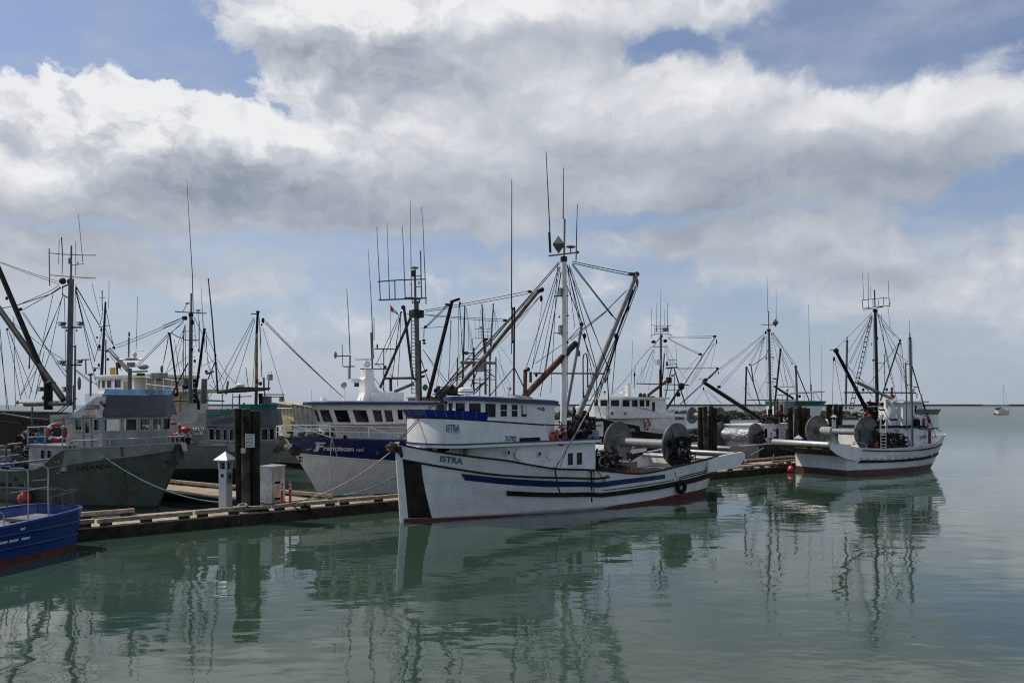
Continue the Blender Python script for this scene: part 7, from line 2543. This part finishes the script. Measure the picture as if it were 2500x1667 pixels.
def build_sail():
    W = Frame(0, 300, 0); a = W.p('N', 1160, 1148, 0); b_ = W.p('N', 1488, 1148, 0)
    root = thing('sailing_boat', 'small white sailing boat with bare mast far out on the water', 'sailboat', W.w((a.x, 0, 0)), R(18))
    L = (b_.x - a.x) / math.cos(R(18)); B = Frame(W.w((a.x, 0, 0)).x, 300, 18)
    hm = hull_mat('sail_hull', (.78, .76, .70), (.1, .08, .06), .08, slime=False)
    hull = Hull(B, (L, L + .3), (0, -.2), 1.6, [(0, .05), (.2, .9), (.5, 1.3), (1, 1.0)], [(0, .04), (.2, .6), (.5, 1.1), (1, .8)], [(0, 1.75), (.5, 1.45), (1, 1.3)])
    hull.build(root, hm, 'white', bul=.1, n=14)
    house(root, 'cabin', 'white', [(L * .1, -.8), (L * .62, -.7), (L * .68, 0), (L * .62, .7), (L * .1, .8)], 1.2, 2.3, wins={0: [(.2, .4, .45, .8), (.55, .75, .45, .8)]})
    MB().box(L * .02, L * .3, -.7, .7, 2.0, 2.6).build('spray_hood', 'dark', root)
    MB().tube([(L * .58, 0, 1.5), (L * .58, 0, 11.6)], [.09, .05], 8).build('mast', 'alu', root)
    MB().tube([(L * .58, 0, 2.9), (L * .1, 0, 2.8)], [.08, .08], 8).build('boom', 'alu', root)
    MB().tube([(L * .10, 0, 3.0), (L * .55, 0, 3.05)], .16, 8).build('furled_sail', 'white', root)
    MB().tube([(L * 1.0, 0, 1.8), (L * .58, 0, 11.3)], .05, 5).build('forestay', 'white', root)
    MB().tube([(0, 0, 1.4), (L * .58, 0, 11.5)], .02, 5).build('backstay', 'wire', root)
    MB().box(L - .05, L + .7, -.1, .1, 1.65, 1.8).build('bow_sprit', 'dark', root)
    t = thing('dinghy', 'small orange and grey dinghy floating astern of the sailing boat', 'dinghy', W.w((W.p('N', 1105, 1140, 0).x, -2, .06)), R(10))
    MB().tube([(-.9, -.5, .15), (.7, -.5, .15), (1.2, 0, .22), (.7, .5, .15), (-.9, .5, .15)], .2, 8).build('tube', 'orange', t, smooth=60)
    MB().box(-.9, .8, -.4, .4, .02, .1).build('floor', 'galdark', t)
    MB().box(-1.2, -.9, -.15, .15, -.1, .7).build('outboard', 'dark', t)
build_sail()

# blue stern cut off by the left edge
def build_blue():
    B = Frame(-12.35, 21.3, 73.0)      # x runs away from the camera
    root = thing('small_boat', 'blue steel boat end with red bottom and tube rails, cut off by the left edge', 'boat', B.o, B.a)
    hm = hull_mat('blue_hull', (.008, .040, .175), (.15, .03, .025), .12, slope=-.008, sfac=.1, stain=(.1, .1, .12), rough=.35, slime=False)
    hull = Hull(B, (-.05, .05), (-9, -9), 1.05, [(0, .28), (.004, .52), (.015, .80), (.035, 1.0), (.07, 1.14), (.2, 1.3), (.5, 1.4), (1, 1.3)], [(0, .24), (.004, .46), (.015, .72), (.035, .92), (.07, 1.04), (.2, 1.12), (.5, 1.2), (1, 1.1)], [(0, 1.06), (.15, 1.0), (.4, .93), (1, .95)], draft=.5)
    hull.capm = 'royal'
    hull.build(root, hm, 'royal', bul=.26, deckm='deckgrey', n=40)
    for zz in (.72, .38):
        b = MB(); pts = []
        for sd, rng in ((-1, [i / 20 for i in range(20, -1, -1)]), (1, [i / 20 for i in range(21)])):
            pts += [hull.surf(t * .9, zz, sd, .01) for t in rng]
        b.tube(pts, .035, 6); b.build('rubbing_band', 'blueband', root, smooth=60)
    for x, y, w in ((188, 1193, .13), (112, 1294, .26), (208, 1275, .24), (20, 1308, .25)):
        # freeing ports: find the near (right-hand) side point under that place
        u0, v0 = uv('B', x, y)
        best = min(((abs(proj(B, hull.surf(i / 300, z / 60, -1))[0] - u0) + abs(proj(B, hull.surf(i / 300, z / 60, -1))[1] - v0), i / 300, z / 60) for i in range(120) for z in range(6, 62)), key=lambda t: t[0])
        P = hull.surf(best[1], best[2], -1, .012); T = hull.surf(best[1] + .01, best[2], -1, .012) - P; T.normalize()
        up = (hull.surf(best[1], best[2] + .05, -1, .012) - P).normalized()
        MB().extr([P - T * w / 2 - up * .03, P + T * w / 2 - up * .03, P + T * w / 2 + up * .03, P - T * w / 2 + up * .03], (.0, -.006, 0)).build('freeing_port', 'whiteletter', root)
    # hatch on deck
    MB().box(-1.3, -.35, -.45, .45, .78, .86).build('deck_hatch', 'deckgrey', root)
    rig(B, root, 'B', '''
rail bright 12 235,1125,-1.2 232,735,-1.2 222,702,-1.2 195,692,-1.2 80,690,-1.0
rail bright 14 405,1100,-.5 398,860,-.5 402,740,-.5 395,690,-.5 360,668,-.5 250,662,-.5
rail bright 9 275,793,-.4 390,785,-.5
rail gal 11 60,1085,.6 58,700,.6
rail gal 9 175,1030,.9 168,875,.9
rail gal 10 85,898,.8 400,845,-.4
rail gal 14 410,852,-.4 470,858,-.3 540,880,-.2 600,865,0 635,868,0
rail gal 10 430,930,-.5 635,872,0
rail gal 9 528,1060,-.3 515,910,-.3
rail gal 9 608,1015,.1 600,880,.1
rail bright 11 35,1160,-1.2 30,1070,-1.2 0,1060,-1.2
rail gal 9 425,1000,.3 420,860,.3
''')
mat('blueband', (.005, .028, .17), .35, var=.1)
build_blue()

# ------------------------------------------------------------------ mooring lines
def lines():
    a = IST.w(IST.p('F', 50, 800, -.1)); b = DK.w((DK.g('D', 870, 1185, .6).x, .1, .58))
    mooring('long beige mooring line from the ISTRA bow down to the float', sag(a, b, .55))
    p = DK.w((DK.g('D', 845, 1188, .6).x, .05, .56))
    tag(MB().torus(p, .16, .03, None, 14, 6).torus(p + Vector((.1, .03, .04)), .13, .03, Matrix.Rotation(.3, 4, 'X'), 14, 6).tube([p + Vector((-.9, -.55, -.03)), p + Vector((-.3, -.2, .0)), p], .025, 6).tube([p + Vector((.05, -.02, 0)), p + Vector((.04, -.12, -.25)), p + Vector((.04, -.13, -.5))], .02, 6).build('rope_coil', 'rope', None, smooth=60), 'coil of beige rope hitched on the rail below the big pile cluster', 'rope', 'ropes on the float')
    def heap(c, x, y, n, m, label, r=.02, sx=.5, sy=.3):
        rd = random.Random(n + int(x)); q = DK.g(c, x, y, ZD); q.y = min(max(q.y, .35), 1.6); b_ = MB(); pts = []
        for k in range(n * 8):
            t_ = k * .8; pts.append(DK.w((q.x + sx * (.55 + .25 * math.sin(k * .37)) * math.cos(t_) , q.y + sy * (.6 + .3 * math.cos(k * .53)) * math.sin(t_), ZD + .03 + .012 * (k % 9) * rd.random())))
        tag(b_.tube(pts, r, 5).build('rope_coil', m, None, smooth=60), label, 'rope', 'ropes on the float')
    heap('D', 930, 1085, 5, 'ropegreen', 'heap of green rope on the planks left of the metal cabinet', .016, .22, .16)
    heap('D', 1930, 1105, 4, 'ropepale', 'loose pale rope at the hitch near the ISTRA stem', .016, .3, .14)
    qa = [DK.g('D', x, y, zz) for x, y, zz in ((1360, 1180, .5), (1420, 1230, .3), (1480, 1245, .2), (1560, 1215, .35), (1610, 1200, .5), (1590, 1260, .2), (1530, 1275, .1))]
    mooring('black hose looped over the edge of the float before the ISTRA stem', [DK.w((q.x, -.14, q.z)) for q in qa], 'rubber', .022)
    a = CAB.w(CAB.p('B', 875, 603, -1.75)); b = DK.w((DK.g('D', 560, 1100, .55).x, 1.9, .5))
    mooring('green mooring line from the CALVADA bow to the float', sag(a, b, .35), 'ropegreen', .02)
    a = IST.w(IST.p('F', 125, 1010, .3)); b = DK.w((DK.g('D', 1980, 1100, .5).x, 1.5, .5))
    mooring('pale green line hitched to the float beside the ISTRA stem', sag(a, b, .12), 'ropegreen', .02)
    a = DK.w((DK.g('D', 900, 1085, .4).x, 1.75, .38)); b = DK.w((DK.g('D', 2200, 1075, .4).x, 1.8, .38))
    mooring('green line lying along the planks of the float', [a.lerp(b, i / 8) + Vector((.05 * math.sin(i * 2), .05 * math.cos(i * 3), 0)) for i in range(9)], 'ropegreen', .02)
    a = RIB.w(RIB.p('M', 115, 625, 1.9)); b = DK.w((DK.g('K', 755, 1215, .5).x, .1, .55))
    mooring('green mooring line from the stern roller to the float', sag(a, b, .1), 'ropegreen', .03)
    a = RIB.w(RIB.p('K', 1230, 990, 1.6)); b = DK.w((34.2, .3, .42))
    mooring('slack green line hanging under the stern roller', sag(a, b, .35), 'ropegreen', .028)
    a = FRB.w(FRB.p('D', 1604, 512, -1.2)); b = FRB.w(FRB.p('D', 1578, 1025, -1.9))
    mooring('white line hanging down the navy and white bow', sag(a, b, .02), 'rope', .016)
    a = FRB.w(FRB.p('D', 1610, 515, -1.25)); b = FRB.w(FRB.p('D', 1662, 690, -1.45))
    mooring('short pale line on the navy band of the white bow', sag(a, b, .02), 'rope', .014)
lines()

# ------------------------------------------------------------------ person at the helm of the grey boat
def helmsman():
    B, xs, xf, zd, za = CALV['helm']
    P = B.p('S', 1100, 1200, .15)
    zf = za - 1.95
    w = B.w((min(P.x, xs - .15), .15, 0)); w.z = zf
    root = thing('person', 'person in a blue jacket standing inside the CALVADA wheelhouse', 'person', w, B.a + R(100))
    me = bpy.data.meshes.new('body')
    J = {'pel': (0, 0, .95), 'wai': (0, 0, 1.12), 'che': (0, .02, 1.34), 'nec': (0, .02, 1.50), 'hd0': (0, .05, 1.60), 'hd1': (0, .06, 1.72),
         'sl': (-.19, .02, 1.42), 'el': (-.27, .08, 1.15), 'wl': (-.16, .30, 1.10), 'sr': (.19, .02, 1.42), 'er': (.28, .10, 1.16), 'wr': (.18, .32, 1.12),
         'hl': (-.10, 0, .90), 'kl': (-.11, .03, .50), 'al': (-.12, -.02, .09), 'fl': (-.13, .14, .04), 'hr': (.10, 0, .90), 'kr': (.11, .02, .50), 'ar': (.12, -.03, .09), 'fr': (.13, .13, .04)}
    rad = {'pel': .16, 'wai': .15, 'che': .17, 'nec': .065, 'hd0': .085, 'hd1': .095, 'sl': .085, 'el': .06, 'wl': .045, 'sr': .085, 'er': .06, 'wr': .045,
           'hl': .10, 'kl': .07, 'al': .05, 'fl': .045, 'hr': .10, 'kr': .07, 'ar': .05, 'fr': .045}
    E = [('pel', 'wai'), ('wai', 'che'), ('che', 'nec'), ('nec', 'hd0'), ('hd0', 'hd1'), ('che', 'sl'), ('sl', 'el'), ('el', 'wl'), ('che', 'sr'), ('sr', 'er'), ('er', 'wr'),
         ('pel', 'hl'), ('hl', 'kl'), ('kl', 'al'), ('al', 'fl'), ('pel', 'hr'), ('hr', 'kr'), ('kr', 'ar'), ('ar', 'fr')]
    ks = list(J); me.from_pydata([J[k] for k in ks], [(ks.index(a), ks.index(b)) for a, b in E], [])
    o = bpy.data.objects.new('body', me); col.objects.link(o); o.parent = root
    me.skin_vertices or o.modifiers.new('skin', 'SKIN')
    if not o.modifiers: o.modifiers.new('skin', 'SKIN')
    for k, sv_ in zip(ks, me.skin_vertices[0].data): sv_.radius = (rad[k], rad[k] * .85)
    me.skin_vertices[0].data[0].use_root = True
    o.modifiers.new('sub', 'SUBSURF').levels = 2; o.modifiers['sub'].render_levels = 2
    me.materials.append(MATS['jacket'])
    MB().ball((0, .03, 1.745), .105, .115, .085, 12, 8).build('hair', 'dark', root, smooth=60)
    MB().ball((0, .125, 1.66), .062, .035, .075, 10, 7).build('face', 'skin', root, smooth=60)
    for sx in (-1, 1):
        h = Vector((.17 * sx, .36, 1.12)); b = MB(); b.ball(h, .045, .055, .025, 8, 6)
        for f in range(4): b.tube([h + Vector(((f - 1.5) * .02, .03, 0)), h + Vector(((f - 1.5) * .021, .075, -.012)), h + Vector(((f - 1.5) * .02, .09, -.05))], .009, 5)
        b.tube([h + Vector((-.04 * sx, .0, 0)), h + Vector((-.065 * sx, .045, -.01))], .011, 5); b.build('hand', 'skin', root, smooth=60)
    # floor, console and the orange life jackets the photograph shows inside
    zq = zf - .01
    cab = thing('helm_console', 'dark helm console inside the CALVADA wheelhouse', 'console', B.w((xf - .35, 0, zq)), B.a)
    MB().box(-.14, .14, -.6, .6, 0, .8).build('cabinet', 'dark', cab); MB().box(-.16, .16, -.65, .65, .80, .84).build('top', 'gear', cab)
mat('jacket', (.02, .05, .11), .8, var=.15)
mat('skin', (.42, .26, .19), .55, var=.05)
helmsman()
